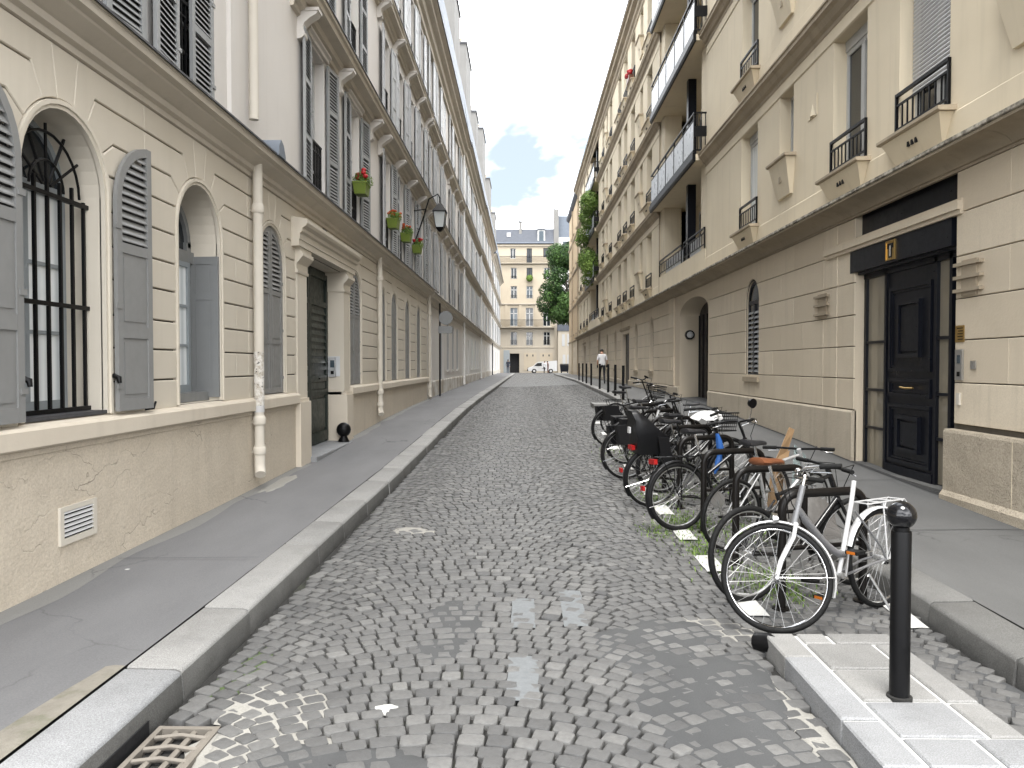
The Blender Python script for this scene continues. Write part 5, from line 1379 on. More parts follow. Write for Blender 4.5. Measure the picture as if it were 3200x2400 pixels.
# ------------------------------------------------------------------ loggia bay 20.15 .. 26.9
bal_w = paint('frosted_white_panel', (0.42,0.435,0.45), rough=.3, var=.2, sc=2)
def loggia(b, s0, s1, floors, planted=False):
    dp = 1.1
    m = MB(); fbox(m, FR, s0, s1, -dp-.1, -dp, 4.03, EAVE); fbox(m, FR, s0-.02, s0+.0, -dp, 0, 4.03, EAVE); fbox(m, FR, s1, s1+.02, -dp, 0, 4.03, EAVE); m.build('recess_wall', M['rstone'], b)
    for k in range(len(floors)):
        z = floors[k]; zt_ = floors[k+1] if k+1 < len(floors) else EAVE
        out_ = .34 if k > 0 else -.02
        if k > 0:
            m = MB(); fbox(m, FR, s0+.02, s1-.02, -dp, out_-.05, z-.16, z); m.build('balcony_slab', M['rstone'], b)
            m = MB(); fprof(m, FR, [(out_-.05,z-.20),(out_,z-.20),(out_+.03,z-.13),(out_+.03,z+.02),(out_-.05,z+.02)], s0-.04, s1+.04); fprof(m, FR, [(out_-.06,z+.05),(out_+.01,z+.05),(out_+.01,z+.10),(out_-.06,z+.10)], s0, s1); m.build('balcony_edge', M['iron'], b)
            pr = empty('balcony_railing', FR.pt(s0, out_, z), b)
            n = 5
            for i in range(n):
                a = s0+.05+(s1-s0-.1)*i/n; e = s0+.05+(s1-s0-.1)*(i+1)/n
                m = MB(); fbox(m, FR, a+.03, e-.03, out_-.035, out_-.02, z+.14, z+.86); m.build('panel', bal_w, pr)
                m = MB(); fbox(m, FR, a-.02, a+.02, out_-.05, out_-.01, z+.02, z+1.05); m.build('post', M['iron'], pr)
            m = MB(); fbox(m, FR, s0, s1, out_-.055, out_-.005, z+1.04, z+1.08); fbox(m, FR, s0, s1, out_-.04, out_-.02, z+.90, z+.92); m.build('handrail', M['iron'], pr)
            for ss in (s0+.0, s1-.02):
                m = MB()
                fbox(m, FR, ss, ss+.03, .0, out_-.03, z+1.04, z+1.08); fbox(m, FR, ss, ss+.03, .0, out_-.03, z+.45, z+.72); fbox(m, FR, ss, ss+.03, .0, out_-.03, z+.08, z+.12)
                for q in (.02, .12, .22): fbox(m, FR, ss+.005, ss+.025, q, q+.02, z+.12, z+1.04)
                m.build('side_rail', M['iron'], pr)
        # french windows at the back, steel post in front
        for c in (s0+(s1-s0)*.28, s0+(s1-s0)*.72):
            casement(b, FR, c-.6, c+.6, z+.05, zt_-.45, -dp, M['frame_w'], M['glass_b'], rows=1, far=True, fw=.08)
        m = MB(); pc = s0+(s1-s0)*.42; fbox(m, FR, pc-.12, pc+.12, -.34, -.10, z, zt_-.16 if k+1 < len(floors) else EAVE-.4); m.build('steel_post', M["navy"], b)
        if k == 0:
            m = MB(); fbox(m, FR, s0, s1, -.9, .02, 4.03, 4.75); m.build('parapet', M['rstone'], b)
            for a, e in ((s0+.1, pc-.2), (pc+.2, s1-.1)):
                iron_rail(b, (a+e)/2, e-a, 4.75)
                m = MB(); fbox(m, FR, a+.3, e-.3, -.1, -.08, 4.78, 5.2); m.build('privacy_panel', bal_w, b)
        for c in (s0+.35, s1-.35):
            m = MB(); fbox(m, FR, c-.32, c+.32, -.6, -.02, z, zt_-.16); m.build('pier', M['rstone'], b)
loggia(bR, 20.15, 26.9, [4.03, 7.18, 10.26, 13.34])
# ground floor 19.7 .. 26.9: arched passage
m = MB(); fwall(m, FR, 19.72, 26.9, -.5, 3.95, [dict(s0=19.85, s1=23.45, zb=-.4, zt=3.18, arch=True, rise=.42, dep=.62)]); m.build('wall', M['rashlar'], bR)
for k, (za, zb_) in enumerate(zip(RG, RG[1:])):
    block(bR, FR, [(25.05,za),(26.9,za),(26.9,zb_),(25.05,zb_)], mat=M['rashlar'])
    block(bR, FR, [(24.15,za),(25.0,za),(25.0,zb_),(24.15,zb_)], d1=.05, mat=M['rashlar'], gz=.003)
m = MB(); fbox(m, FR, 19.85, 23.45, -.66, -.60, 0, 3.7); o = m.build('passage_gate', M['navy'], bR)
m = MB()
for i in range(8): fbox(m, FR, 19.9+i*.5, 19.94+i*.5, -.60, -.57, .3, 3.2)
m.build('gate_bars', M['iron'], o)
m = MB(); fprof(m, FR, [(-.02,-.5),(.05,-.5),(.05,1.02),(.03,1.05),(-.02,1.05)], 23.47, 26.9); m.build('plinth', M['rplinth'], bR)
# round lamp on the passage reveal, plate
m = MB(); m.tube([(XR+.30, 23.45, 2.62), (XR+.30, 23.36, 2.62)], [.15,.14], 16); o = m.build('passage_lamp', M['iron'], bR, 50)
m = MB(); m.tube([(XR+.30, 23.37, 2.62), (XR+.30, 23.33, 2.62)], [.11,.07], 16); m.build('lamp_glass', M['white_pl'], o, 50)
m = MB(); fbox(m, FR, 24.4, 24.75, .05, .07, 1.55, 1.95); m.build('wall_plate', M['rashlar'], bR)

# ------------------------------------------------------------------ second building, 26.9 .. 66
bS = empty('apartment_building', FR.pt(45, 0, 0), label='long beige apartment building with corbelled sills and a planted balcony bay', category='apartment building')
S0, S1 = 26.9, 66.0
WN = [29.2, 33.6, 36.0, 38.2, 42.0, 46.0]; SL = [31.2, 43.9]
WN2 = [57.2, 60.0, 63.4]
gfo = [28.45, 32.3, 39.5, 43.3]
m = MB(); fwall(m, FR, S0, S1, -.5, 3.95, [dict(s0=c-.42, s1=c+.42, zb=1.5, zt=3.0, arch=True, dep=.16) for c in gfo] + [dict(s0=34.6, s1=36.9, zb=-.4, zt=3.15, dep=.3), dict(s0=47.2, s1=48.7, zb=1.6, zt=3.5, arch=True, rise=.3, dep=.2), dict(s0=54.2, s1=55.0, zb=1.4, zt=3.4, dep=.16), dict(s0=58.6, s1=60.2, zb=-.4, zt=3.2, dep=.3)], mr=1); m.build('wall', [M['rashlar'], M['rashlar']], bS)
for a, e, ar in ((S0, 34.2, gfo[:2]), (37.3, 47.15, gfo[2:]), (48.75, 54.1, []), (55.1, 58.2, []), (60.6, S1, [])):
    rcourse(bS, a, e, ar, blk=1.6)
for a, e in ((S0,34.2),(37.3,47.15),(48.75,54.1),(55.1,58.2),(60.6,S1)):
    cur = a
    for c_ in [c for c in gfo if a < c < e] + [None]:
        q_ = c_-.44 if c_ else e
        for z_ in RG[:-1]:
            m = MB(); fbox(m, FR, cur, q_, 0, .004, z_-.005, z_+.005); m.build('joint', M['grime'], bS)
        cur = c_+.44 if c_ else e
for c in gfo:
    m = MB(); fslab(m, FR, [(c-.42,1.5),(c+.42,1.5)] + arcpts(c, 3.0, .41, 0, pi, 12), -.15, -.13); o = m.build('slit_shutter', M['navy'], bS)
    for i in range(14):
        z = 1.6+i*.1; m = MB(); m.add([FR.pt(c-.38,-.128,z+.06),FR.pt(c+.38,-.128,z+.06),FR.pt(c+.38,-.10,z),FR.pt(c-.38,-.10,z)], [(0,1,2,3)]); m.build('slat', M['shut_b'], o)
    m = MB(); fbox(m, FR, c-.5, c+.5, -.02, .07, 1.40, 1.497); m.build('sill', M['rcornice'], bS)
for a, e, zb_, zt_ in ((34.6,36.9,.3,3.15),(47.2,48.7,1.6,3.6),(54.2,55.0,1.4,3.4),(58.6,60.2,.4,3.2)):
    m = MB(); fbox(m, FR, a, e, -.22, -.16, zb_, zt_); fbox(m, FR, (a+e)/2-.04, (a+e)/2+.04, -.16, -.13, zb_, zt_); m.build('door' if zb_ < 1 else 'window', M['navy'], bS)
for a, e in ((34.2,37.3),(58.2,60.6)):
    m = MB(); fprof(m, FR, [(0,3.30),(.05,3.30),(.09,3.36),(.09,3.42),(0,3.46)], a, e); m.build('door_hood', M['rcornice'], bS)
m = MB(); fprof(m, FR, [(-.02,-.5),(.05,-.5),(.05,1.02),(.03,1.05),(-.02,1.05)], S0, 34.6); m.build('plinth', M['rplinth'], bS)
m = MB(); fprof(m, FR, [(-.02,-.5),(.05,-.5),(.05,1.02),(.03,1.05),(-.02,1.05)], 36.9, 58.6); m.build('plinth', M['rplinth'], bS)
m = MB(); fprof(m, FR, [(-.02,-.5),(.05,-.5),(.05,1.02),(.03,1.05),(-.02,1.05)], 60.2, S1); m.build('plinth', M['rplinth'], bS)
rcove(bS, S0, S1, 4.0)
z0 = 4.03
for k, z1 in enumerate(STR + [EAVE]):
    rfloor(bS, S0, 48.4, z0, z1, WN, SL, far=True)
    rfloor(bS, 55.2, S1, z0, z1, WN2, [], far=True)
    if k < 3: rstring(bS, S0, 48.4, z1); rstring(bS, 55.2, S1, z1)
    z0 = z1
loggia(bS, 48.4, 55.2, [4.03, 7.18, 10.26, 13.34])
reave(bS, S0, S1)
m = MB(); fbox(m, FR, S0, 48.4, -8, -.4, -.6, 16.4); m.build('core', M['dark'], bS)
m = MB(); fbox(m, FR, 48.4, S1, -8, -1.25, -.6, 16.4); m.build('core', M['dark'], bS)
m = MB(); fbox(m, FR, 26.9, 26.96, -.0, .03, 4.1, 16.2); m.build('seam_strip', M['rcornice'], bS)
# ------------------------------------------------------------------ corner building 66 .. 80
bO = empty('corner_building', FR.pt(73, 0, 0), label='plain ochre corner building at the far end of the bicycle side', category='building')
m = MB(); fbox(m, FR, S1, 80, -8, -.02, 3.9, 16.7); m.build('wall', M['orange_wall'], bO)
m = MB(); fbox(m, FR, S1, 80, -8, 0, -.5, 3.9); m.build('base_wall', M['rashlar'], bO)
rcourse(bO, S1+.1, 79.9, blk=2.2)
for z in (4.0, 7.2, 10.3, 13.4): 
    m = MB(); fprof(m, FR, [(-.02,z-.14),(.06,z-.12),(.10,z-.02),(.10,z),(-.02,z+.05)], S1, 80.05); m.build('string_course', M['rcornice'], bO)
for c in (69.0, 72.5, 76.0):
    for z in (4.6, 7.8, 10.9, 14.0):
        m = MB(); fbox(m, FR, c-.5, c+.5, -.03, -.012, z, z+1.9); o = m.build('window', M['orange_wall'], bO)
        m = MB(); fbox(m, FR, c-.55, c+.55, -.02, .06, z-.1, z-.002); m.build('sill', M['rcornice'], o)
m = MB(); fprof(m, FR, [(-.02,16.4),(.1,16.45),(.25,16.6),(.3,16.75),(-6,18.0),(-6,16.7)], S1, 80.1); m.build('roof', M['slate'], bO)
for s in (66.0, 73.5): 
    m = MB(); m.tube([FR.pt(s,.08,.6), FR.pt(s,.08,16.3)], .06, 8); m.build('downpipe', M['rcornice'], bO, 60)
# ================================================================== END OF THE STREET
YE = 118.0
FE = FacY(YE)
bE_ = empty('apartment_house', (1, YE, .55), label='cream apartment house with slate mansard roof closing the street', category='apartment house')
def end_win(c, w, zb, zt, glass, frame='frame_w', tr=True, rl=0.0, dark=False):
    o = casement(bE_, FE, c-w/2, c+w/2, zb, zt, -.22, M[frame], M[glass], rows=1, far=True, fw=.07)
    if tr:
        m = MB(); fbox(m, FE, c-w/2, c+w/2, -.20, -.165, zb+(zt-zb)*.68, zb+(zt-zb)*.68+.1); m.build('transom', M[frame], o)
    if rl:
        m = MB()
        fbox(m, FE, c-w/2, c+w/2, -.02, .02, zb+rl-.05, zb+rl)
        n = 9
        for i in range(n+1): fbox(m, FE, c-w/2+w*i/n-.012, c-w/2+w*i/n+.012, -.012, .012, zb, zb+rl)
        m.build('railing', M['iron'], o)
WX = [-1.42, .98, 3.62]
def owin(z0, z1, w): return [dict(s0=c-w/2, s1=c+w/2, zb=z0, zt=z1, dep=.25) for c in WX]
EX0, EX1 = -9.0, 4.75
m = MB(); fwall(m, FE, EX0, EX1, .3, 4.45, [dict(s0=-2.04, s1=-.58, zb=.3, zt=3.5, dep=.5)]); m.build('wall', M['end_stone'], bE_)
m = MB(); fwall(m, FE, EX0, EX1, 4.45, 7.55, owin(4.75, 6.8, 1.0)); m.build('wall', M['end_stone'], bE_)
m = MB(); fwall(m, FE, EX0, EX1, 7.55, 11.2, owin(7.65, 10.5, 1.15)); m.build('wall', M['end_wall'], bE_)
m = MB(); fwall(m, FE, EX0, EX1, 11.2, 14.4, owin(11.9, 13.8, .95)); m.build('wall', M['end_wall'], bE_)
m = MB(); fwall(m, FE, EX0, EX1, 14.4, 17.3, owin(14.9, 16.6, .88)); m.build('wall', M['end_wall'], bE_)
m = MB(); fwall(m, FE, EX0, EX1, 17.3, 20.2, [dict(s0=-1.98, s1=-1.13, zb=18.0, zt=19.55, dep=.25), dict(s0=.54, s1=1.34, zb=17.35, zt=19.55, dep=.25), dict(s0=3.07, s1=3.9, zb=18.2, zt=19.6, dep=.25)]); m.build('wall', M['end_wall'], bE_)
for i, c in enumerate(WX):
    end_win(c, 1.0, 4.75, 6.8, 'glass', rl=.75, tr=i > 0)
    end_win(c, 1.15, 7.65, 10.5, 'glass_b' if i == 0 else 'glass')
    end_win(c, .95, 11.9, 13.8, 'glass_b' if i == 1 else 'glass', rl=.5)
    end_win(c, .88, 14.9, 16.6, 'glass' , rl=.45, tr=False, frame='frame_w' if i != 1 else 'navy')
end_win(-1.555, .85, 18.0, 19.55, 'glass', tr=False); end_win(.94, .80, 17.35, 19.55, 'glass', 'navy', tr=False); end_win(3.485, .83, 18.2, 19.6, 'glass', 'navy', tr=False)
m = MB(); fbox(m, FE, -2.04, -.58, -.6, -.5, .3, 3.5); m.build('gateway', M['dark'], bE_)
m = MB(); fbox(m, FE, -3.0, -2.06, .02, .06, .5, 4.0); m.build('dark_hoarding', M['frame_g'], bE_)
for z, h, d_ in ((4.45,.12,.06),(7.55,.25,.55),(11.15,.30,.16),(17.3,.22,.45),(20.0,.25,.22)):
    m = MB(); fprof(m, FE, [(-.02,z-h),(d_*.5,z-h*.9),(d_,z-h*.4),(d_,z),(-.02,z+.04)], EX0, EX1); m.build('string_course', M['end_stone'], bE_)
for z, rz in ((7.6, 1.05), (17.32, 1.0)):
    m = MB(); d_ = .5 if z < 10 else .4
    fbox(m, FE, EX0, 4.5 if z < 10 else 3.6, d_-.03, d_+.02, z+rz-.06, z+rz)
    n = 60
    for i in range(n): s = -4 + 8.2*i/n; fbox(m, FE, s-.014, s+.014, d_-.015, d_+.01, z, z+rz)
    m.build('balcony_railing', M['iron'], bE_)
for c in (-2.6, -.45, 2.0, 4.6):
    m = MB(); fbox(m, FE, c-.18, c+.18, -.01, .10, 7.7, 10.9); m.build('pilaster', M['end_wall'], bE_)
for c in (.15, 2.62):
    m = MB(); fbox(m, FE, c-.02, c+1.9, .0, .05, .9, 3.6); m.build('blind_panel', M['end_wall'], bE_)
    for q in (.45, 1.35):
        m = MB(); fbox(m, FE, c+q-.10, c+q+.10, .05, .07, 3.05, 3.35); m.build('vent', M['flash'], bE_)
m = MB(); fprof(m, FE, [(.25,20.2),(.25,20.35),(-.6,22.6),(-3.5,23.1),(-8,23.0),(-8,20.2)], EX0, 4.66); m.build('roof', M['slate'], bE_)
m = MB(); fprof(m, FE, [(.27,20.3),(.30,20.3),(.30,20.40),(.27,20.44),(.24,20.4)], EX0, 4.66); m.build('roof_flashing', M['zinc'], bE_)
m = MB(); fbox(m, FE, 4.75, 5.42, -1.0, -.03, .3, 15.0); m.build('end_pier', M['end_stone'], bE_)
dm = empty('dormer', (2.75, YE, 20.6), bE_)
m = MB(); fbox(m, FE, 2.2, 3.35, -1.2, .12, 20.5, 22.3); m.build('dormer_body', M['frame_w'], dm)
m = MB(); fslab(m, FE, [(2.1,22.3),(3.45,22.3),(3.3,22.55),(2.25,22.55)], -1.3, .2); m.build('dormer_roof', M['slate'], dm)
m = MB(); fbox(m, FE, 2.42, 3.13, .12, .14, 20.65, 22.15); m.build('pane', M['glass_b'], dm)
m = MB(); fbox(m, FE, -2.5, -1.9, -.45, -.05, 21.35, 21.95); m.build('skylight', M['white_pl'], bE_)
for x0_, x1_, z1_, l_ in ((-.62,-.22,23.6,'small'),(4.68,5.42,25.4,'big')):
    ch = empty('chimney_stack', (x0_, YE+1, 21), label='small zinc chimney on the slate roof closing the street' if l_ == 'small' else 'tall white party wall chimney beside the slate roof', category='chimney')
    m = MB(); m.box((x0_, YE+.3 if l_ == 'small' else YE-.1, 15 if l_ == 'big' else 21), (x1_, YE+1.4, z1_)); m.build('stack', M['chim'], ch)
    m = MB(); m.box((x0_-.06, YE+.25, z1_), (x1_+.06, YE+1.45, z1_+.12)); m.build('cap', M['flash'], ch)
    m = MB(); m.tube([(x0_+.1, YE+.8, z1_), (x0_+.1, YE+.8, z1_+.8)], .09, 8); m.build('flue', M['zinc'], ch)
if True:
    an = MB(); an.tube([(5.3, YE+.8, 25.5),(5.3,YE+.8,28.2)], .03, 5); an.tube([(4.8,YE+.8,28.0),(5.6,YE+.8,28.1)], .02, 4); an.build('roof_aerial', M['flash'], None, label='thin television aerial on the tall white chimney', category='aerial')
m = MB(); m.box((4.75, YE+.02, .3), (30, YE+8, 4.6)); m.build('side_house', M['end_stone'], None) if False else None
bW = empty('white_building', (9, YE+3, .5), label='white building with pale blue roof showing behind the tree', category='building')
m = MB(); m.box((5.42, YE+.6, .3), (16, YE+9, 21.3)); m.build('wall', M['white_wall2'], bW)
m = MB(); m.box((5.42, YE+.7, 21.3), (16, YE+9, 24.6)); m.build('roof', M['zinc'], bW)
m = MB(); m.box((6.1, YE+.55, 19.6), (7.6, YE+.62, 20.7)); m.build('window', M['glass_b'], bW)
bL = empty('low_house', (8, YE-4, .5), label='low grey house with tall shutters beyond the ochre corner', category='house')
m = MB(); m.box((5.3, YE-1.2, .3), (14, YE-.05, 6.9)); m.build('wall', M['end_stone'], bL)
m = MB(); m.box((5.2, YE-1.3, 6.9), (14, YE-.04, 7.9)); m.build('roof', M['slate'], bL)
for x_, z0_, z1_ in ((6.1,4.6,6.4),(6.9,4.6,6.4),(6.2,1.2,3.3),(6.9,1.2,3.3)):
    m = MB(); m.box((x_-.2, YE-1.24, z0_), (x_+.2, YE-1.19, z1_)); m.build('shutter', M['shut_m'], bL)
# a building mass behind the left end so the crossing street is closed
bX = empty('side_building', (-12, 112, 0), label='pale building side at the far left end', category='building')
m = MB(); m.box((-14, 108.4, .3), (-9.02, YE+5, 18)); m.build('wall', M['end_wall'], bX)

# ------------------------------------------------------------------ tree by the far corner
def leaf_mat(name, c0, c1, tr=0.25):
    m, t, b = nodes_of(name)
    g = N(t, 'ShaderNodeNewGeometry').outputs['Position']
    at = N(t, 'ShaderNodeAttribute', attribute_name='tone')
    t.links.new(mixc(t, at.outputs['Fac'], c0, c1), b.inputs['Base Color'])
    b.inputs['Roughness'].default_value = .6; b.inputs['Specular IOR Level'].default_value = .25
    b.inputs['Transmission Weight'].default_value = 0.0
    b.inputs['Subsurface Weight'].default_value = 0.0
    return m
M['leaf_d'] = leaf_mat('dark_leaves', (0.010,0.028,0.008), (0.065,0.13,0.028))
M['leaf_l'] = leaf_mat('light_leaves', (0.06,0.11,0.02), (0.17,0.26,0.05))
M['bark'] = paint('bark', (0.10,0.085,0.07), rough=.9, var=.5, sc=12, bump=.5)
def foliage(name, blobs, n, size, mat, parent, seed, shell=.55):
    r = random.Random(seed); V = []; F_ = []; T = []
    tot = sum(b[3]**3 for b in blobs)
    for (cx, cy, cz, br, *sq) in blobs:
        sz = sq[0] if sq else 1.0
        k = int(n*br**3/tot)+8
        tb = r.uniform(.2,.8)
        for _ in range(k):
            while True:
                d = Vector((r.uniform(-1,1), r.uniform(-1,1), r.uniform(-1,1)))
                if .05 < d.length < 1: break
            q = d.normalized()*(shell + (1-shell)*r.random())**.6 * br
            q = Vector((q.x, q.y, q.z*sz)); c = Vector((cx,cy,cz)) + q
            nrm = (d.normalized() + Vector((r.gauss(0,.5), r.gauss(0,.5), r.gauss(0,.5)+.4))).normalized()
            u = nrm.orthogonal().normalized(); a = r.uniform(0, 6.28); w = nrm.cross(u); u, w = u*cos(a)+w*sin(a), w*cos(a)-u*sin(a)
            s_ = size*r.uniform(.6,1.3); o = len(V)
            V += [tuple(c-u*s_), tuple(c+w*s_*.45+nrm*s_*.12), tuple(c+u*s_), tuple(c-w*s_*.45+nrm*s_*.12)]
            F_.append((o,o+1,o+2,o+3)); T += [min(1,max(0,tb+r.gauss(0,.22)))]*4
    me = bpy.data.meshes.new(name); me.from_pydata(V, [], F_); me.materials.append(mat)
    at = me.attributes.new('tone','FLOAT','POINT'); at.data.foreach_set('value', T); me.update()
    return link(name, me, parent, kind='stuff') if False else link(name, me, parent)
tr = empty('street_tree', (6.6, 101, .5), label='dark green leafy tree at the far corner in front of the cream house', category='tree')
m = MB(); m.tube([(6.6,101,.3),(6.55,101,3),(6.4,101,6),(6.1,101,9),(5.7,100.8,12),(5.5,100.7,15)], [.32,.27,.24,.18,.12,.05], 9)
for e in ((3.4,100,10.5),(4.0,101.5,13.5),(8.5,102,11),(5.2,99,9.0),(7.5,100,14.5)):
    m.tube([(6.35,101,6.4),((6.35+e[0])/2,(101+e[1])/2,(6.4+e[2])/2+.5),e], [.14,.09,.03], 6)
m.build('trunk', M['bark'], tr, 60)
rt = random.Random(3); blobs = []
for _ in range(64):
    a = rt.uniform(0, 6.28); z = rt.uniform(8.0, 17.0); rad = 4.3*sqrt(max(.05, 1-((z-11.8)/6.2)**2))*rt.uniform(.30,.95)
    blobs.append((6.3+rad*cos(a), 101+rad*sin(a)*.8, z, rt.uniform(.8,1.5)))
blobs += [(2.75,100,9.2,.6),(2.7,100.3,8.4,.45),(3.1,100,7.9,.5),(3.3,100,13.4,.8)]
foliage('crown', blobs, 42000, .16, M['leaf_d'], tr, 4)

# ------------------------------------------------------------------ van, people and bins at the end
M['vanp'] = paint('white_van_paint', (0.48,0.48,0.48), rough=.3, var=.06, spec=.5, coat=.5, bump=0)
M['rubber'] = paint('tyre_rubber', (0.007,0.007,0.007), rough=.7, spec=.2, var=.4, sc=20)
vn = empty('delivery_van', (0,0,0), label='small white delivery van parked across the end of the street', category='van')
def yprism(m, poly, y0, y1, mi=0): m.rings([[(x, y0, z) for x, z in poly], [(x, y1, z) for x, z in poly]], True, True, False, mi)
m = MB()
yprism(m, [(-2.05,.32),(-2.1,.62),(-2.0,.80),(-1.35,.98),(-.78,1.52),(-.55,1.62),(2.05,1.80),(2.1,1.70),(2.1,.32),(1.55,.32),(1.45,.55),(1.2,.64),(.95,.55),(.85,.32),(-.85,.32),(-.95,.55),(-1.2,.64),(-1.45,.55),(-1.55,.32)], -.84, .84)
m.build('body', M['vanp'], vn)
m = MB(); yprism(m, [(-1.22,1.02),(-.74,1.47),(-.12,1.50),(-.12,1.02)], -.85, -.842); m.build('side_window', M['glass'], vn)
m = MB(); m.box((-2.13,-.80,.32),(-2.04,.80,.55)); m.build('bumper', M['rubber'], vn)
m = MB(); m.box((-.1,-.852,.62),(.5,-.842,.68)); m.build('door_strip', M['rubber'], vn)
m = MB(); m.box((-.62,-1.0,1.05),(-.5,-.84,1.2)); m.build('mirror', M['rubber'], vn)
for s_ in (-.6,.6):
    m = MB(); m.ball((-2.03, s_, .72), .13, 8, (.5,1,.7)); m.build('headlight', M['glass_b'], vn, 60)
for x_ in (-1.2, 1.2):
    for y_ in (-.86,.68):
        m = MB(); m.tube([(x_,y_,.31),(x_,y_+.18,.31)], .31, 16); w_ = m.build('wheel', M['rubber'], vn, 40)
        m = MB(); m.tube([(x_,y_-.01,.31),(x_,y_+.005,.31)], .18, 12); m.build('rim', M['steel'], w_, 40)
vn.location = (2.75, 111.5, .56); vn.rotation_euler = (0,0,radians(3))
def bin_(label, x, y):
    b = empty('waste_container', (x,y,.55), label=label, category='container')
    m = MB(); m.rings([[(x-.55,y-.45,.75),(x+.55,y-.45,.75),(x+.55,y+.45,.75),(x-.55,y+.45,.75)],[(x-.65,y-.55,1.75),(x+.65,y-.55,1.75),(x+.65,y+.55,1.75),(x-.65,y+.55,1.75)]]); m.build('body', M['navy'], b)
    m = MB(); m.rings([[(x-.68,y-.58,1.76),(x+.68,y-.58,1.76),(x+.68,y+.58,1.76),(x-.68,y+.58,1.76)],[(x-.6,y-.5,1.92),(x+.6,y-.5,1.92),(x+.6,y+.5,1.92),(x-.6,y+.5,1.92)]]); m.build('lid', M['iron'], b)
    for dx in (-.45,.45):
        m = MB(); m.tube([(x+dx,y-.4,.66),(x+dx,y-.34,.66)], .1, 10); m.build('wheel', M['rubber'], b)
bin_('dark waste container beside the ochre corner', 6.0, 112)

def person(label, loc, rz, J, R_, mats, mat_of, hair=None, name='person'):
    """J: joints, E: edges; one continuous skin-modifier surface, baked; mat_of(x,y,z)->index"""
    E_ = [('pel','chest'),('chest','neck'),('neck','head'),('head','crown'),('chest','shL'),('shL','elL'),('elL','haL'),('haL','fiL'),('chest','shR'),('shR','elR'),('elR','haR'),('haR','fiR'),
          ('pel','hipL'),('hipL','knL'),('knL','anL'),('anL','toL'),('pel','hipR'),('hipR','knR'),('knR','anR'),('anR','toR')]
    ks = list(J); me = bpy.data.meshes.new('body'); me.from_pydata([J[k] for k in ks], [(ks.index(a), ks.index(b)) for a, b in E_], [])
    o = bpy.data.objects.new('body', me); COL.objects.link(o)
    md = o.modifiers.new('s', 'SKIN'); md.use_smooth_shade = True
    if not me.skin_vertices: me.skin_vertices.new() if hasattr(me.skin_vertices,'new') else None
    sv = me.skin_vertices[0].data
    for i, k in enumerate(ks): sv[i].radius = R_[k] if isinstance(R_[k], tuple) else (R_[k], R_[k]); sv[i].use_root = (k == 'pel')
    ms = o.modifiers.new('u', 'SUBSURF'); ms.levels = 2; ms.render_levels = 2
    dg = bpy.context.evaluated_depsgraph_get(); ev = o.evaluated_get(dg)
    nm = bpy.data.meshes.new_from_object(ev)
    bpy.data.objects.remove(o)
    nm.materials.clear()
    for mm in mats: nm.materials.append(mm)
    for p in nm.polygons: p.material_index = mat_of(*p.center); p.use_smooth = True
    root = empty(name, (0,0,0), label=label, category='person')
    link('body', nm, root)
    if hair:
        m = MB(); h = Vector(J['head']); cr = Vector(J['crown']); c_ = h*.4+cr*.6
        m.ball(c_ + Vector((0,.012,.015)), .108, 12, (.9,1.0,1.0)); m.build('hair', hair, root, 180)
    root.location = loc; root.rotation_euler = (0,0,rz)
    return root
M['skin'] = paint('skin', (0.36,0.20,0.13), rough=.55, var=.15)
M['tee'] = paint('white_cotton', (0.50,0.50,0.51), rough=.85, var=.12, sc=6, bump=.2)
M['blackc'] = paint('black_cloth', (0.015,0.015,0.018), rough=.85, var=.3)
M['denim'] = paint('dark_cloth', (0.03,0.035,0.05), rough=.85, var=.3)
M['brownc'] = paint('brown_cloth', (0.11,0.05,0.035), rough=.85, var=.3)
M['hair'] = paint('dark_hair', (0.02,0.014,0.01), rough=.6, var=.3)
RADS = dict(pel=(.165,.12), chest=(.17,.12), neck=.055, head=(.075,.085), crown=(.07,.08), shL=.075, shR=.075, elL=.043, elR=.043, haL=.032, haR=.032, fiL=(.016,.034), fiR=(.016,.034), hipL=.09, hipR=.09, knL=.06, knR=.06, anL=.042, anR=.042, toL=(.045,.03), toR=(.045,.03))
def pose(stride=.12, arm=.06, lean=0.0, head_fwd=0.0, hand_up=None):
    # figure faces +Y
    J = dict(pel=(0,0,.94), chest=(0,.02+lean,1.30), neck=(0,.03+lean*1.3,1.47), head=(0,.06+lean*1.5+head_fwd,1.56), crown=(0,.07+lean*1.6+head_fwd,1.67),
      shL=(-.17,.02+lean,1.40), elL=(-.24,-arm+lean,1.13), haL=(-.23,arm*.9+lean,.90), fiL=(-.22,arm*1.1+lean,.79),
      shR=(.17,.02+lean,1.40), elR=(.24,arm-.08+lean,1.13), haR=(.23,arm*1.4+lean,.91), fiR=(.22,arm*1.7+lean,.80),
      hipL=(-.095,0,.90), knL=(-.10,stride*.7+.03,.50), anL=(-.10,stride*.8-.02,.08), toL=(-.11,stride*.8+.13,.035),
      hipR=(.095,0,.90), knR=(.10,-stride*.2+.02,.50), anR=(.10,-stride-.04,.10), toR=(.11,-stride+.10,.035))
    if hand_up:
        J['elR'] = (.22,.20,1.16); J['haR'] = (.10,.36,1.26); J['fiR'] = (.05,.42,1.32)
    return J
def mt_shirt(x, y, z):
    if z > 1.475: return 2
    if z > 0.93: return 0 if not (abs(x) > .205 and z < 1.20) else 2
    if z > .08: return 1
    return 3
def mt_long(x, y, z):
    if z > 1.475: return 2
    if abs(x) > .19 and z < .90 and z > .7: return 2
    if z > 0.90: return 0
    if z > .08: return 1
    return 3
p1 = person('person in white T-shirt and black trousers walking away on the pavement by the bollards', (3.92, 38.2, zg(3.9,38.2)+KH+.02), 0, pose(.16,.05,.05,.03), RADS, [M['tee'], M['blackc'], M['skin'], M['blackc']], mt_shirt, M['hair'])
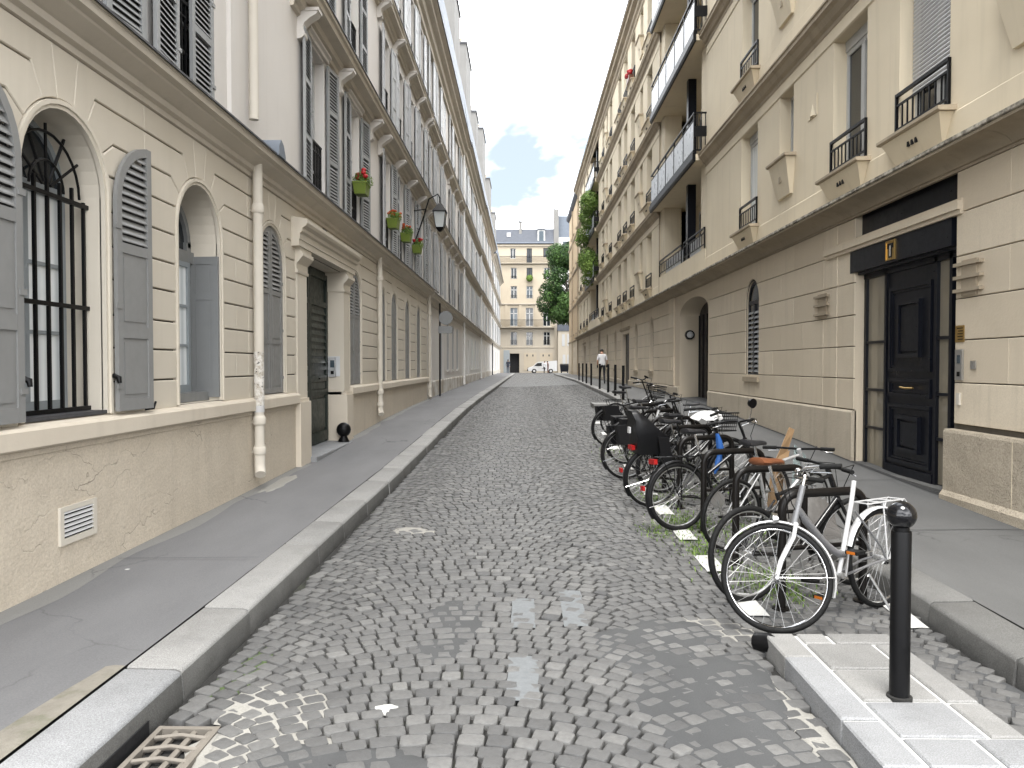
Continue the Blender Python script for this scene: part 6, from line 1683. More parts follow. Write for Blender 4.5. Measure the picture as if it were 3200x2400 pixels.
p2 = person('person in dark clothes at the far end of the shuttered pavement', (-1.85, 94.5, zg(-1.8,94.5)+KH), pi, pose(.10,.06), RADS, [M['denim'], M['denim'], M['skin'], M['blackc']], mt_long, M['hair'])
p3 = person('person in pale shirt and dark trousers standing by the white van', (3.0, 109.6, .55), radians(-60), pose(.03,.02,0,0,True), RADS, [M['shut_l'], M['blackc'], M['skin'], M['blackc']], mt_long, M['hair'])
p4 = person('person in brown clothes talking beside the white van', (3.55, 109.7, .55), radians(80), pose(.03,.03), RADS, [M['brownc'], M['brownc'], M['skin'], M['blackc']], mt_long, M['hair'])

gp3 = empty('window_plant', (.98, YE-.3, 14.6), label='round green plant hanging from a window of the cream end house', category='plant')
m = MB(); m.lathe([(.2,0),(.28,.35),(.30,.36)], (.98,YE-.32,14.75), 10); m.build('pot', M['rcornice'], gp3)
foliage('foliage', [(.98,YE-.42,14.95,.52)], 1400, .07, M['leaf_l'], gp3, 5, .7)
# ================================================================== STREET FURNITURE
def bollard(label, x, y, z, h=.98, ball=True, r=.046):
    b = empty('bollard', (x,y,z), label=label, category='bollard')
    if not ball: b['group'] = 'plain black bollards along the far kerb'
    m = MB(); m.lathe([(r,-.02),(r,h),(r*.96,h+.006)], (x,y,z), 20); m.build('post', M['iron'], b, 50)
    if ball:
        m = MB(); m.lathe([(r*.80,h+.006),(r*.78,h+.03)], (x,y,z), 20); m.build('neck', M['iron'], b, 50)
        m = MB(); m.ball((x,y,z+h+.02+.062), .068, 24); m.build('ball', paint('gloss_black', (0.006,0.006,0.007), rough=.14, var=.2, spec=.5), b, 180)
        m = MB(); m.lathe([(r+.012,-.01),(r+.012,.008),(r,.012)], (x,y,z), 16); m.build('base_ring', M['bed'], b, 50)
    return b
bollard('black bollard with glossy ball top on the granite platform beside the white bicycle', 1.815, 3.70, .10, .80)
blab = ['plain black bollard nearest the bicycles on the far kerb', 'second plain bollard from the bicycles on the far kerb','third plain bollard from the bicycles, beside the person in white','fourth plain bollard from the bicycles, just past the person in white','fifth plain bollard from the bicycles on the far kerb','sixth plain bollard from the bicycles on the far kerb','seventh plain bollard from the bicycles on the far kerb','farthest plain bollard of the row on the far kerb']
for l_, (x_, y_) in zip(blab, ((3.13,24.0),(3.14,26.4),(3.18,28.9),(3.24,32.6),(3.33,37.4),(3.37,40.8),(3.40,43.8),(3.43,47.2))):
    x_ = kr(y_)+.12; bollard(l_, x_, y_, zg(x_,y_)+KH, 1.05, False, .045)
# guard stone at the green door: black iron ball on a short neck
gb = empty('guard_ball', (XL+.12, 13.6, .3), label='black iron guard ball at the foot of the green door', category='guard stone')
zb_ = zg(XL,13.6)+KH
m = MB(); m.ball((XL+.08,13.66,zb_+.26), .13, 16); m.build('ball', M['iron'], gb, 180)
m = MB(); m.lathe([(.12,0),(.10,.06),(.06,.14),(.06,.2)], (XL+.08,13.66,zb_), 12); m.build('foot', M['iron'], gb, 50)

# bicycle hoops: bevelled inverted U with a crossbar
def hoop(label, xa, ya, xb, yb_, h=.80):
    g = empty('bike_rack', ((xa+xb)/2,(ya+yb_)/2,0), label=label, category='bike rack', group='black bicycle hoops along the bay')
    za, zc = zg(xa,ya), zg(xb,yb_); A = Vector((xa,ya,za)); B = Vector((xb,yb_,zc)); d = (B-A); L_ = d.length; d.normalize()
    rr = .11; pts = [A+Vector((0,0,-.02)), A+Vector((0,0,h-rr))]
    for i in range(1,6): t = pi/2*i/5; pts.append(A + d*(rr-rr*cos(t)) + Vector((0,0,h-rr+rr*sin(t))))
    for i in range(0,6): t = pi/2*i/5; pts.append(B - d*(rr-rr*sin(t)) + Vector((0,0,h-rr+rr*cos(t))))
    pts.append(B+Vector((0,0,-.02)))
    m = MB(); m.tube(pts, .031, 10); m.build('hoop', M['rack'], g, 60)
    m = MB(); m.tube([A+Vector((0,0,.42)), B+Vector((0,0,.42))], .017, 8); m.build('crossbar', M['rack'], g, 60)
    for P in (A,B):
        m = MB(); m.lathe([(.065,-.005),(.065,.008),(.03,.012)], P, 12); m.build('foot_plate', M['rack'], g)
    return g
hl = ['black bicycle hoop behind the white bicycle, nearest the granite platform','second black bicycle hoop from the granite platform','third black bicycle hoop, in front of the black child-seat bicycles','fourth black bicycle hoop from the granite platform','fifth black bicycle hoop from the granite platform','sixth black bicycle hoop from the granite platform','seventh black bicycle hoop from the granite platform','farthest black bicycle hoop of the bay']
for i, l_ in enumerate(hl):
    y_ = 5.35 + i*1.16; x_ = 1.80 + max(0,i-3)*.03; hoop(l_, x_, y_, x_+.64, y_+.18)

# ------------------------------------------------------------------ bicycles
M['spoke'] = paint('spoke_steel', (0.30,0.30,0.30), rough=.4, var=.2, metal=.8)
def bicycle(label, contact, heading, front_out, frame='white', style='step', wheel=.345, wb=1.06, fcol=None, fender=None, saddle='black', bars='city', rack=None, basket=False, child=False, box=False, light_r=False, lean=0.0, steer=0.0, kick=False, spokes_obj=False, rim='steel', bar_h=1.02, pedal='rubber', tyre_r=.020, headlight=False):
    """local: rear wheel contact at x=0, front at x=wb, bicycle faces +x. contact = world point of the street-side wheel;
    heading = world angle of the direction from the street-side wheel to the kerb-side wheel"""
    root = empty('bicycle', (0,0,0), label=label, category='bicycle')
    fm = fcol or M['iron']; r = wheel
    hb = Vector((wb-.17, 0, r+.34)); ht = Vector((wb-.25, 0, r+.54)); ax = (ht-hb).normalized()     # head tube
    fa = Vector((wb, 0, r)); bb = Vector((.44, 0, r-.06)); ra = Vector((0,0,r)); st = Vector((.28, 0, r+.42))
    Rm = Matrix.Rotation(steer, 4, ax)
    def S(p): return hb + (Rm @ (Vector(p)-hb).to_4d()).to_3d() if steer else Vector(p)
    def wheel_(c, T, nm):
        rm = r - tyre_r*2
        def circ(rad, n): return [T(c + Vector((rad*cos(2*pi*i/n), 0, rad*sin(2*pi*i/n)))) for i in range(n)]
        m = MB(); m.tube(circ(rm+.004, 40), .0115, 6, loop=True); w = m.build(nm, M[rim], root, 60)
        m = MB(); m.tube(circ(r-tyre_r, 40), tyre_r, 8, loop=True); m.build('tyre', M['rubber'], w, 60)
        m = MB(); m.tube([T(c+Vector((0,-.05,0))), T(c+Vector((0,-.02,0))), T(c+Vector((0,.02,0))), T(c+Vector((0,.05,0)))], [.012,.022,.022,.012], 8); m.build('hub', M['steel'], w, 60)
        sp = MB()
        for i in range(28):
            a = 2*pi*i/28; da = .35 if i % 2 else -.35; yy_ = .022 if (i//2) % 2 else -.022
            q = MB() if spokes_obj else sp
            q.tube([T(c+Vector((.02*cos(a+da*3), yy_, .02*sin(a+da*3)))), T(c+Vector((rm*cos(a), 0, rm*sin(a))))], .0012, 4, caps=False)
            if spokes_obj: q.build('spoke', M['spoke'], w)
        if not spokes_obj: sp.build('spokes', M['spoke'], w)
    wheel_(ra, lambda p: p, 'rear_wheel'); wheel_(fa, S, 'front_wheel')
    # frame
    m = MB(); tr_ = .016
    if style == 'step':
        pts = [ht*.3+hb*.7]; p0 = hb*.6+ht*.4; p3 = bb*.72 + st*.28; c1 = p0 + Vector((-.13,0,-.15)); c2 = p3 + Vector((.10,0,.0))
        m.tube([p0*(1-t)**3 + c1*3*t*(1-t)**2 + c2*3*t*t*(1-t) + p3*t**3 for t in [i/10 for i in range(11)]], .026, 10)
        q_ = MB(); q_.tube([bb, st, st+Vector((-.035,0,.14))], .0165, 10); q_.build('seat_tube', M['bike_w'] if frame == 'white' else fm, root, 60)
    else:
        m.tube([hb, bb], .019, 10); m.tube([ht+ax*-.03, st+Vector((.0,0,-.02)) if style == 'diamond' else bb*.45+st*.55], tr_, 10); m.tube([bb, st], .0165, 10)
    m.tube([hb-ax*.03, ht+ax*.03], .021, 10)
    for y_ in (-.055,.055):
        m.tube([bb+Vector((-.02,y_*.5,0)), ra+Vector((.12,y_,-.01)), ra+Vector((0,y_,0))], .009, 8)
        m.tube([st+Vector((0,y_*.4,-.06)), ra+Vector((.05,y_,.09)), ra+Vector((0,y_,0))], .008, 8)
    m.build('frame', fm, root, 60)
    # fork, stem, bars
    m = MB()
    for y_ in (-.05,.05):
        m.tube([S(hb+Vector((.0,y_*.7,-.02))), S(hb+Vector((.03,y_,-.10))), S(fa+Vector((-.045,y_,.10))), S(fa+Vector((0,y_,0)))], [.014,.014,.011,.008], 8)
    m.tube([S(hb+Vector((0,-.04,-.02))), S(hb+Vector((0,.04,-.02)))], .015, 8)
    m.build('fork', M['bike_w'] if frame == 'white' else fm, root, 60)
    hz = bar_h; sq = ht + ax*((hz-ht.z)/ax.z)
    m = MB(); m.tube([S(ht), S(sq)], .0125, 8); m.build('stem', M['chrome'] if frame == 'white' else M['iron'], root, 60)
    if bars == 'city': bp = [(-.16,-.30,-.01),(-.10,-.27,.0),(.02,-.20,.015),(.05,-.08,.01),(.03,0,0),(.05,.08,.01),(.02,.20,.015),(-.10,.27,0),(-.16,.30,-.01)]
    elif bars == 'flat': bp = [(-.03,-.34,.01),(-.01,-.18,.01),(.02,0,0),(-.01,.18,.01),(-.03,.34,.01)]
    else: bp = [(-.08,-.27,.06),(-.04,-.24,.05),(.01,-.12,.02),(.02,0,0),(.01,.12,.02),(-.04,.24,.05),(-.08,.27,.06)]
    m = MB(); m.tube([S(sq+Vector(p)) for p in bp], .011, 8); m.build('handlebar', M['chrome'] if frame == 'white' else M['iron'], root, 60)
    for q0, q1 in ((bp[0], bp[1]), (bp[-1], bp[-2])):
        a = sq+Vector(q0); b = sq+Vector(q1); b = a + (b-a).normalized()*.125
        m = MB(); m.tube([S(a-(b-a)*.04), S(b)], .017, 8); m.build('grip', M['rubber'], root, 60)
        sd = 1 if q0[1] > 0 else -1
        m = MB(); m.tube([S(b+Vector((.03,0,-.01))), S(b+Vector((.06,-.0,-.03))), S(a+Vector((.05,-.02*sd,-.035)))], .005, 6); m.build('brake_lever', M['chrome'], root, 60)
    m = MB()
    m.tube([S(sq+Vector(bp[1])), S(sq+Vector((.16,-.10,.02))), S(sq+Vector((.14,-.02,-.15))), S(hb+Vector((.03,-.01,.02)))], .0035, 5)
    m.tube([S(sq+Vector(bp[-2])), S(sq+Vector((.15,.12,.0))), S(sq+Vector((.12,.03,-.18))), hb+Vector((-.05,.015,.0))], .0035, 5); m.build('brake_cable', M['iron'], root, 60)
    if frame == 'white':
        m = MB(); m.ball(S(sq+Vector((.02,-.09,.035))), .03, 10); m.build('bell', M['chrome'], root, 180)
    if headlight:
        m = MB(); m.tube([S(hb+Vector((.10,0,.03))), S(hb+Vector((.135,0,.03)))], [.035,.045], 10); m.build('headlight', M['chrome'], root, 60)
    # cranks and pedals
    m = MB(); m.tube([bb+Vector((0,-.035,0)), bb+Vector((0,.035,0))], .022, 8); m.tube([bb+Vector((0,-.045,0)), bb+Vector((0,-.041,0))], .085, 20)
    m.tube([bb+Vector((0,-.055,0)), bb+Vector((.03,-.06,-.165))], .009, 6); m.tube([bb+Vector((0,.055,0)), bb+Vector((-.03,.06,.165))], .009, 6); m.build('crankset', M['steel'], root, 60)
    for p_ in (bb+Vector((.03,-.11,-.165)), bb+Vector((-.03,.11,.165))):
        m = MB(); m.obox(p_, ((1,0,0),(0,1,0),(0,0,1)), (.045,.045,.011)); pd = m.build('pedal', M['rubber'], root)
        m = MB(); m.obox(p_+Vector((.047,0,0)), ((1,0,0),(0,1,0),(0,0,1)), (.003,.03,.009)); m.build('reflector', M['amber'], pd)
    m = MB(); m.tube([bb+Vector((.0,-.043,.085)), ra+Vector((.0,-.043,.04))], .004, 4); m.tube([bb+Vector((.0,-.043,-.085)), ra+Vector((.0,-.043,-.04))], .004, 4); m.build('chain', M['steel'], root)
    # saddle
    if saddle:
        sp_ = st + Vector((-.06,0,.20)); m = MB(); m.tube([st, sp_], .0125, 8); m.build('seat_post', M['chrome'], root, 60)
        m = MB(); rs = []
        for x_, w_, h_, z_ in ((-.13,.055,.02,.03),(-.12,.085,.035,.03),(-.06,.088,.035,.025),(0,.05,.03,.022),(.07,.028,.026,.022),(.12,.022,.02,.018),(.135,.008,.008,.012)):
            rs.append([sp_+Vector((x_, w_*cos(t), z_+h_*sin(t)*(1 if sin(t)>0 else .7))) for t in (2*pi*i/12 for i in range(12))])
        m.rings(rs); m.build('saddle', M['saddle_'+saddle], root, 60)
    # fenders
    if fender:
        for c, T, a0, a1 in ((ra, (lambda p: p), radians(20), radians(215)), (fa, S, radians(-5), radians(140)) if False else (fa, S, radians(35), radians(205))):
            m = MB(); rs = []
            for i in range(19):
                a = a0+(a1-a0)*i/18; q = r+.018
                rs.append([T(c+Vector(((q+dz)*cos(a), y_, (q+dz)*sin(a)))) for y_, dz in ((-.027,-.012),(-.018,0),(.018,0),(.027,-.012),(.017,-.004),(-.017,-.004))])
            m.rings(rs); m.build('mudguard', fender, root, 60)
            m = MB()
            for y_ in (-.03,.03): m.tube([T(c+Vector((0,y_*1.6,0))), T(c+Vector(((r+.01)*cos(a1-.35), y_, (r+.01)*sin(a1-.35))))], .0025, 4)
            m.build('mudguard_stay', M['chrome'], root)
    if rack:
        m = MB(); z_ = r+.40; 
        for y_ in (-.06,.06):
            m.tube([(.20,y_,z_),(-.05,y_,z_),(-.22,y_,z_),(-.25,y_,z_-.03)], .006, 6)
            m.tube([(-.20,y_,z_),(-.02,y_*1.1,r+.0)], .006, 6); m.tube([(.02,y_,z_),(0,y_*1.1,r+.0)], .005, 6)
        for x_ in (.18,.05,-.08,-.21): m.tube([(x_,-.06,z_),(x_,.06,z_)], .005, 6)
        m.build('luggage_rack', rack, root, 60)
    if light_r:
        m = MB(); m.obox((-.27,0,r+.36), ((1,0,0),(0,1,0),(0,0,1)), (.02,.055,.025)); m.build('rear_light', M['red'], root)
        m = MB(); m.obox((-r-.05,0,r+.10), ((1,0,0),(0,1,0),(0,0,1)), (.012,.028,.024)); m.build('reflector', M['red'], root)
    if kick:
        m = MB(); m.tube([(.20,.06,r-.08),(.12,.17,.012)], .009, 6); m.build('kickstand', M['steel'], root, 60)
    if basket:
        m = MB(); c = S(sq+Vector((.22,0,-.08))); n = 9
        for k in range(6):
            z_ = -.20+k*.045; q = .80+.2*k/5
            m.tube([c+Vector((-.13*q,-.19*q,z_)),c+Vector((.13*q,-.19*q,z_)),c+Vector((.13*q,.19*q,z_)),c+Vector((-.13*q,.19*q,z_))], .005 if k < 5 else .009, 5, loop=True)
        for i in range(8):
            y_ = -.17+.34*i/7
            for sx in (-1,1): m.tube([c+Vector((sx*.105,y_*.85,-.20)), c+Vector((sx*.13,y_,.025))], .004, 4)
        m.build('basket', M['iron'], root)
        m = MB(); m.obox(c+Vector((0,0,-.205)), ((1,0,0),(0,1,0),(0,0,1)), (.11,.16,.006)); m.build('basket_floor', M['iron'], root)
    if child:
        m = MB(); z_ = r+.40; rs = []
        for zz_, x0_, x1_, hw_ in ((-.12,-.22,.04,.10),(0,-.25,.09,.125),(.08,-.26,.11,.145),(.16,-.27,.04,.15),(.27,-.29,-.12,.145),(.35,-.30,-.20,.125),(.385,-.30,-.23,.085)):
            rs.append([Vector((x+.015*sin(zz_*30),y,z_+zz_)) for x, y in ((x0_,-hw_*.8),(x0_+.05,-hw_),(x1_,-hw_*.95),(x1_+.01,-hw_*.5),(x1_+.01,hw_*.5),(x1_,hw_*.95),(x0_+.05,hw_),(x0_,hw_*.8))])
        m.rings(rs); m.build('child_seat', M['blackpl'], root, 50)
        for y_ in (-.13,.13):
            m = MB(); m.rings([[Vector((x,y_+dy,z)) for x, z in ((-.02,z_+.1),(.12,z_+.08),(.20,z_-.30),(.12,z_-.34),(.02,z_-.1))] for dy in (-.03,.03)]); m.build('leg_guard', M['blackpl'], root, 40)
        m = MB(); m.obox((-.305,0,z_+.16), ((1,0,0),(0,1,0),(0,0,1)), (.01,.025,.035)); m.build('reflector', M['white_pl'], root)
    if box:
        m = MB(); z_ = r+.42
        for sy in (-1,1):
            m.rings([[Vector((x,sy*(.10+e),z)) for x, z in ((-.20,z_-.02),(.09,z_-.02),(.11,z_-.24),(.02,z_-.30),(-.17,z_-.28))] for e in (0,.02,.09,.11)])
        m.build('pannier_bags', M['blackpl'], root, 40)
    # place
    h = heading if not front_out else heading + pi
    off = Vector((0,0,0)) if not front_out else Vector((wb,0,0))
    Rz = Matrix.Rotation(h, 4, 'Z') @ Matrix.Rotation(lean, 4, 'X')
    cpos = Vector((contact[0], contact[1], zg(*contact)))
    root.location = cpos - (Rz @ off.to_4d()).to_3d(); root.rotation_euler = Rz.to_euler()
    # let it follow the rise of the ground
    other = cpos + (Rz @ (Vector((wb,0,0))-2*off+off).to_4d()).to_3d() if not front_out else cpos - Vector((cos(h),sin(h),0))*wb
    return root
M['amber'] = paint('amber_reflector', (0.42,0.12,0.012), rough=.3, var=.2)
M['saddle_brown'] = paint('brown_leather', (0.13,0.045,0.018), rough=.45, var=.3)
M['saddle_black'] = paint('black_saddle', (0.014,0.014,0.016), rough=.45, var=.3)
M['blackpl'] = paint('black_plastic', (0.006,0.006,0.007), rough=.40, var=.3, spec=.3)
M['bike_w'] = paint('white_bike_paint', (0.46,0.46,0.46), rough=.25, var=.1, coat=.4, bump=0)
M['bike_g'] = paint('silver_grey_bike_paint', (0.16,0.16,0.165), rough=.3, var=.15, metal=.2, bump=0)
M['bike_b'] = paint('black_bike_paint', (0.006,0.006,0.007), rough=.25, var=.2, coat=.3, bump=0)
M['bike_s'] = paint('silver_bike_paint', (0.42,0.42,0.42), rough=.3, var=.15, metal=.5, bump=0)

bicycle('white step-through city bicycle with no saddle, nearest the ball bollard', (1.635,4.88), radians(31), True, 'white', 'step', .345, 1.03, M['bike_g'], M['bike_w'], None, 'city', M['bike_w'], lean=radians(3), steer=radians(-43), kick=True, spokes_obj=True, rim='chrome', bar_h=.98, headlight=True)
bicycle('black flat-bar bicycle with tan saddle behind the white bicycle', (1.62,5.50), radians(24), False, 'black', 'diamond', .345, 1.04, M['bike_b'], None, 'brown', 'flat', None, lean=radians(-3), steer=radians(-12), spokes_obj=True, bar_h=.93, tyre_r=.022, light_r=False)
bicycle('black electric bicycle with thick rear tyre and low black saddle beside the third hoop', (1.57,7.74), radians(20), False, 'black', 'mixte', .345, 1.08, M['bike_b'], M['blackpl'], 'black', 'city', M['iron'], box=False, lean=radians(-4), steer=radians(10), bar_h=1.08, tyre_r=.026, light_r=True)
bicycle('silver framed bicycle leaning by the second hoop with its front in the gutter', (1.86,6.95), radians(26), False, 'black', 'diamond', .335, 1.02, M['bike_s'], None, 'black', 'flat', None, lean=radians(5), steer=radians(20), bar_h=.90)
bicycle('black bicycle with dark child seat and red rear lamp, second past the third hoop', (1.49,8.93), radians(17), False, 'black', 'mixte', .345, 1.06, M['bike_b'], M['blackpl'], 'black', 'city', M['iron'], child=True, light_r=True, lean=radians(3), bar_h=1.10)
bicycle('black bicycle with wire front basket at the kerb', (1.75,9.75), radians(20), False, 'black', 'step', .33, 1.03, M['bike_b'], M['blackpl'], 'black', 'city', M['iron'], basket=True, lean=radians(-3), bar_h=1.05)
bicycle('black bicycle with large spoked wheel standing farthest into the road', (1.45,10.80), radians(16), False, 'black', 'mixte', .355, 1.10, M['bike_b'], M['bike_b'], 'black', 'city', M['iron'], box=True, lean=radians(-5), bar_h=1.08, light_r=False)
bicycle('black bicycle with bulging black panniers', (1.62,12.1), radians(18), False, 'black', 'step', .345, 1.05, M['bike_b'], M['blackpl'], 'black', 'riser', M['iron'], box=True, lean=radians(4), bar_h=1.08)
bicycle('dark bicycle with tall upright handlebar near the end of the bay', (1.59,14.05), radians(20), False, 'black', 'diamond', .35, 1.06, M['bike_b'], M['blackpl'], 'black', 'riser', M['iron'], box=True, lean=radians(-3), bar_h=1.22)
bicycle('last dark bicycle of the bay', (1.85,15.6), radians(22), False, 'black', 'mixte', .34, 1.04, M['bike_b'], None, 'black', 'city', M['iron'], basket=True, lean=radians(4), bar_h=1.06)
bicycle('grey bicycle parked tight between the fifth and sixth hoops', (1.80,11.35), radians(22), True, 'black', 'diamond', .34, 1.04, M['bike_s'], None, 'black', 'riser', None, lean=radians(3), bar_h=1.02)

# things around the bicycles
def cloth(name, label, cat, rows, mat, smooth=60):
    m = MB(); m.rings(rows, False, False); return m.build(name, mat, None, smooth, label=label, category=cat)
r_ = random.Random(9)
blue = paint('blue_plastic_bag', (0.02,0.085,0.28), rough=.35, var=.3, sc=10)
rows = []
for i in range(7):
    t = i/6; w_ = (.014,.026,.032,.018,.03,.026,.01)[i]; rows.append([(2.02+w_*cos(a)*(1+.35*sin(3*a+2*t))+.03*sin(4*t), 8.02+w_*.7*sin(a)*(1+.3*sin(2*a+4*t)), .99-.42*t) for a in (2*pi*k/12 for k in range(13))])
cloth('plastic_bag', 'blue plastic bag hanging from the black electric bicycle', 'bag', rows, blue)
# pale saddle cover over the bars
m = MB(); c = Vector((2.16,9.02,1.12)); rs = []
for i in range(7):
    t = i/6; rs.append([c+Vector(((t*.17+.005)*cos(a)*(1+.25*sin(3*a)), (t*.13+.005)*sin(a)*(1+.2*sin(2*a+1)), .05-.10*t*t+.018*sin(5*a)*t)) for a in (2*pi*k/14 for k in range(14))])
m.rings(rs, True, False); m.build('saddle_cover', M['white_pl'], None, 60, label='crumpled white plastic cover over a handlebar among the black bicycles', category='cover')
# cardboard and a sheet of glass leaning behind the hoops
card = paint('cardboard', (0.28,0.18,0.095), rough=.85, var=.35, sc=6)
cb = empty('cardboard_sheet', (3.05,8.3,.2), label='torn brown cardboard sheet propped on the pavement behind the bicycles', category='cardboard')
def quadslab(m, P, n, t=.006):
    n = Vector(n).normalized()*t; m.rings([[Vector(p) for p in P], [Vector(p)+n for p in P]])
zk = zg(2.95,8.4)+KH
m = MB(); quadslab(m, [(2.58,8.15,zk),(2.80,8.35,zk+.02),(2.84,8.38,zk+.48),(2.97,8.46,zk+.80),(2.90,8.42,zk+.83),(2.74,8.28,zk+.56),(2.64,8.20,zk+.42)], (.7,-.7,.2)); m.build('panel', card, cb)
m = MB(); quadslab(m, [(2.72,8.27,zk+.52),(2.90,8.40,zk+.58),(2.87,8.36,zk+.50),(2.74,8.25,zk+.40)], (.5,-.7,.4)); m.build('flap', card, cb)
gp_ = MB(); quadslab(gp_, [(2.90,8.35,zk),(3.10,8.55,zk),(3.14,8.58,zk+.50),(2.96,8.42,zk+.64)], (.7,-.7,0)); gp_.build('glass_sheet', clearglass('greenish_glass', (.35,.45,.45), .4), None, 0, label='greenish glass sheet leaning beside the cardboard', category='glass sheet')
# grey dust sheet bundled by the hoops
m = MB(); rs = []
for i in range(8):
    t = i/7; x = 2.28+.55*t; rs.append([(x, 7.02+.23*cos(a)*(1-.4*abs(t-.5)), zg(x,7)+.05+(.26+.16*sin(pi*t))*max(0,sin(a))*(1+.25*sin(5*a+7*t))) for a in (pi*k/10 for k in range(11))])
m.rings(rs, False, False); m.build('dust_sheet', paint('grey_tarpaulin', (0.09,0.085,0.08), rough=.7, var=.35, sc=9, bump=.4), None, 70, label='grey tarpaulin bundled on the ground between the hoops', category='tarpaulin')
# scooter mirror on a stalk
sm = empty('wing_mirror', (2.75,10.6,1.0), label='round chrome rear-view mirror on a stalk above the bicycles', category='mirror')
bz = zg(2.6,9)
m = MB(); m.tube([(2.48,8.86,bz+.92),(2.60,8.92,bz+.96),(2.64,8.94,bz+1.08),(2.65,8.95,bz+1.14)], .006, 6); m.build('stalk', M['chrome'], sm, 60)
m = MB(); m.tube([(2.66,8.93,bz+1.19),(2.64,8.97,bz+1.195)], [.058,.045], 16); m.build('mirror_head', M['iron'], sm, 50)

# weeds between the stones of the bay
def weeds(name, label, spots, n, h, seed):
    r = random.Random(seed); V=[]; F_=[]; T=[]
    for (cx,cy,sx,sy,k) in spots:
        for _ in range(int(n*k)):
            x = r.gauss(cx,sx); y = r.gauss(cy,sy); z = zg(x,y)-.02; a = r.uniform(0,6.28); l = h*r.uniform(.4,1.3); b_ = r.uniform(.1,.9)*l; w=.0035
            dx,dy = cos(a),sin(a); o=len(V)
            V += [(x-dy*w,y+dx*w,z),(x+dy*w,y-dx*w,z),(x+dx*b_*.5+dy*w,y+dy*b_*.5-dx*w,z+l*.8),(x+dx*b_*.5-dy*w,y+dy*b_*.5+dx*w,z+l*.8),(x+dx*b_,y+dy*b_,z+l)]
            F_ += [(0+o,1+o,2+o,3+o),(3+o,2+o,4+o)]; t=r.random(); T += [t]*5
    me = bpy.data.meshes.new(name); me.from_pydata(V,[],F_); me.materials.append(M['leaf_l'])
    at = me.attributes.new('tone','FLOAT','POINT'); at.data.foreach_set('value',T); me.update()
    link(name, me, None, kind='stuff', label=label, category='weeds')
weeds('weeds', 'short green weeds growing between the cobbles under the bicycles', [(1.72,8.1,.16,.25,1.2),(1.62,7.0,.12,.35,.8),(1.62,9.3,.1,.3,.5),(1.95,6.0,.15,.25,.8),(2.3,7.8,.25,.3,.7),(1.9,5.75,.1,.15,.5),(1.35,7.7,.1,.2,.3),(2.62,11,.05,1.5,.4),(1.9,10.2,.2,.4,.5),(1.7,13,.2,.8,.5)], 900, .04, 3)

# ------------------------------------------------------------------ left side fittings
# wall lantern on a swan-neck bracket
ln_ = empty('street_lamp', FL.pt(23.2,.5,6.0), label='black glass lantern on an iron bracket high on the shuttered row', category='street lamp')
sx, lx, lz = 23.2, XL+.78, 6.1
m = MB(); m.tube([(XL,sx-.0,5.34),(XL+.25,sx,6.04),(XL+.45,sx,6.69),(XL+.72,sx,6.84),(lx,sx,6.72),(lx,sx,6.56)], .022, 8); m.tube([(XL,sx,6.34),(XL+.36,sx,6.39)], .016, 6); m.build('bracket', M['iron'], ln_, 60)
def sq4(h_, z): return [(lx-h_,sx-h_,z),(lx+h_,sx-h_,z),(lx+h_,sx+h_,z),(lx-h_,sx+h_,z)]
m = MB(); m.rings([sq4(0.210,6.29),sq4(0.210,6.32),sq4(0.084,6.50),sq4(0.042,6.56)]); m.build('lantern_roof', M['iron'], ln_)
m = MB(); m.rings([sq4(0.176,6.29),sq4(0.113,5.84)]); m.build('lantern_glass', clearglass('lantern_glass', (.55,.58,.58), .75), ln_)
m = MB()
for i in range(4):
    a = sq4(0.181,6.29)[i]; b = sq4(0.118,5.84)[i]; m.tube([a,b], .012, 4)
m.rings([sq4(0.126,5.84),sq4(0.101,5.79),sq4(0.034,5.71)]); m.build('lantern_frame', M['iron'], ln_)
# the same lantern again at the far end of the row
km = kidmap(); l2 = copy_tree(ln_, km); l2.location = (ln_.location.x, 88.0, ln_.location.z+.9); l2['label'] = 'small distant lantern at the end of the shuttered row'
# traffic sign pole seen from behind
tp = empty('traffic_sign', (XL+.25,28.0,.5), label='grey backs of a round and a rectangular traffic sign on a thin pole', category='traffic sign')
px_ = XL+.25; zp = zg(px_,28)+KH
m = MB(); m.tube([(px_,28,zp-.1),(px_,28,3.95)], .032, 10); m.build('pole', M['iron'], tp, 60)
m = MB(); m.tube([(px_+.22,27.97,3.42),(px_+.22,27.94,3.42)], .25, 24); m.build('round_sign', M['shut_b'], tp, 40)
m = MB(); m.box((px_-.05,27.94,2.86),(px_+.46,27.965,3.12)); m.build('plate', M['shut_b'], tp)
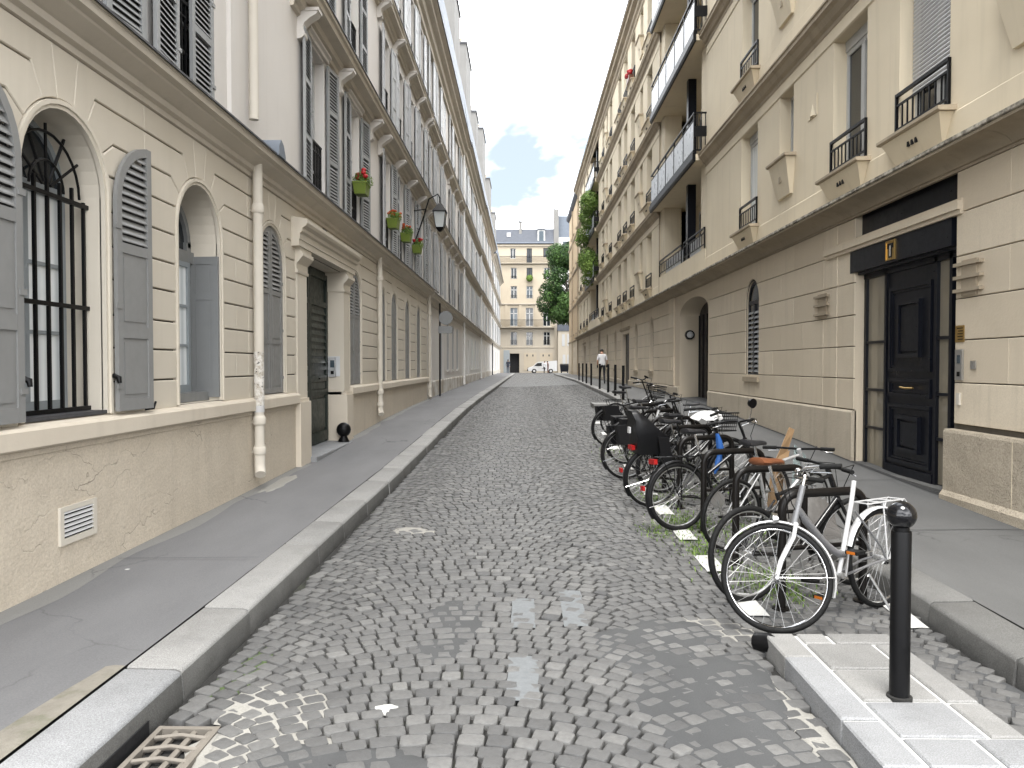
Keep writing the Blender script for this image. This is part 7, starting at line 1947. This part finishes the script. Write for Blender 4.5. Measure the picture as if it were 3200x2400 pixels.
# flower pots on window rails
M['petal'] = paint('red_petals', (0.38,0.012,0.015), rough=.5, var=.3, sc=20)
M['petal_o'] = paint('orange_petals', (0.42,0.07,0.015), rough=.5, var=.3, sc=20)
M['lime'] = paint('lime_green_pot', (0.13,0.18,0.02), rough=.5, var=.2)
def pot(label, s, z, pet, seed, d=.16, k=1.0):
    f = empty('flower_pot', FL.pt(s,d,z), label=label, category='flower pot', group='flower pots on the window rails')
    x, y, _ = FL.pt(s,d,z)
    m = MB(); m.rings([[(x+q*sx_*.13,y+q*sy_*.20,zz_) for sx_,sy_ in ((-1,-1),(1,-1),(1,1),(-1,1))] for q, zz_ in ((.8,z),(1,z+.20),(1.06,z+.20),(1.06,z+.23),(.95,z+.23))]); m.build('pot', M['lime'], f)
    foliage('foliage', [(x,y-.05,z+.27,.13*k),(x+.05,y+.1,z+.29,.13*k),(x+.06,y-.13,z+.25,.11),(x+.03,y,z+.34,.11*k)], 500, .03, M['leaf_l'], f, seed)
    r = random.Random(seed)
    for i in range(10):
        c = Vector((x+r.uniform(-.12,.14), y+r.uniform(-.2,.2), z+.38+r.uniform(-.06,.09))); m = MB(); m.ball(c, .042*k, 7, (1,1,.8)); m.build('blossom', pet, f, 180)
pot('lime green pot of red flowers above the arched shutter near the second downpipe', 14.9, 4.98, M['petal'], 1, k=1.25)
pot('second lime green pot of red and orange flowers along the row', 18.55, 4.98, M['petal_o'], 2)
pot('third lime green pot along the row, mostly leaves', 20.6, 4.98, M['petal_o'], 3)
pot('fourth and farthest lime green flower pot along the row', 22.7, 4.98, M['petal'], 4)
# plants on the planted balcony bay of the right building
def shrub(label, blobs, n, seed, mat='leaf_l'):
    s_ = empty('balcony_plant', blobs[0][:3], label=label, category='plant', group='plants spilling from the planted bay')
    x,y,z = blobs[0][:3]
    m = MB(); m.lathe([(.14,0),(.2,.35),(.22,.36)], (XR+.15,y,z-1.0), 10); m.build('planter', M['rcornice'], s_)
    m = MB()
    for k in range(5): m.tube([(XR+.15,y,z-.7),(x+RN.uniform(-.2,.2),y+RN.uniform(-.6,.6),z+RN.uniform(-.2,.3))], .02, 5)
    m.build('stems', M['bark'], s_)
    foliage('foliage', blobs, n, .075, M[mat], s_, seed)
shrub('bushy light green plant spilling from the higher balcony of the planted bay', [(XR-.45,50.2,11.1,.62),(XR-.5,51.2,11.6,.6),(XR-.5,49.6,12.1,.7),(XR-.6,52.2,10.5,.6),(XR-.4,50.5,12.6,.55),(XR-.7,53.0,10.2,.5)], 5200, 7)
shrub('bushy light green plant spilling from the lower balcony of the planted bay', [(XR-.5,50.0,8.4,.75),(XR-.55,51.0,8.9,.6),(XR-.45,49.5,7.9,.6),(XR-.5,50.4,7.3,.5)], 3600, 8)
# red potted flower high on the right front
fp = empty('flower_pot', FR.pt(33.6,.12,13.9), label='pot of red flowers on a high sill under the eaves opposite', category='flower pot')
x,y,z = FR.pt(33.6,.14,13.9)
m = MB(); m.box((x-.1,y-.4,z),(x+.1,y+.4,z+.22)); m.build('pot', M['saddle_brown'], fp)
for i in range(26):
    m = MB(); m.ball((x+RN.uniform(-.14,.1),y+RN.uniform(-.45,.45),z+.3+RN.uniform(-.06,.12)), .075, 7); m.build('blossom', M['petal'], fp, 180)
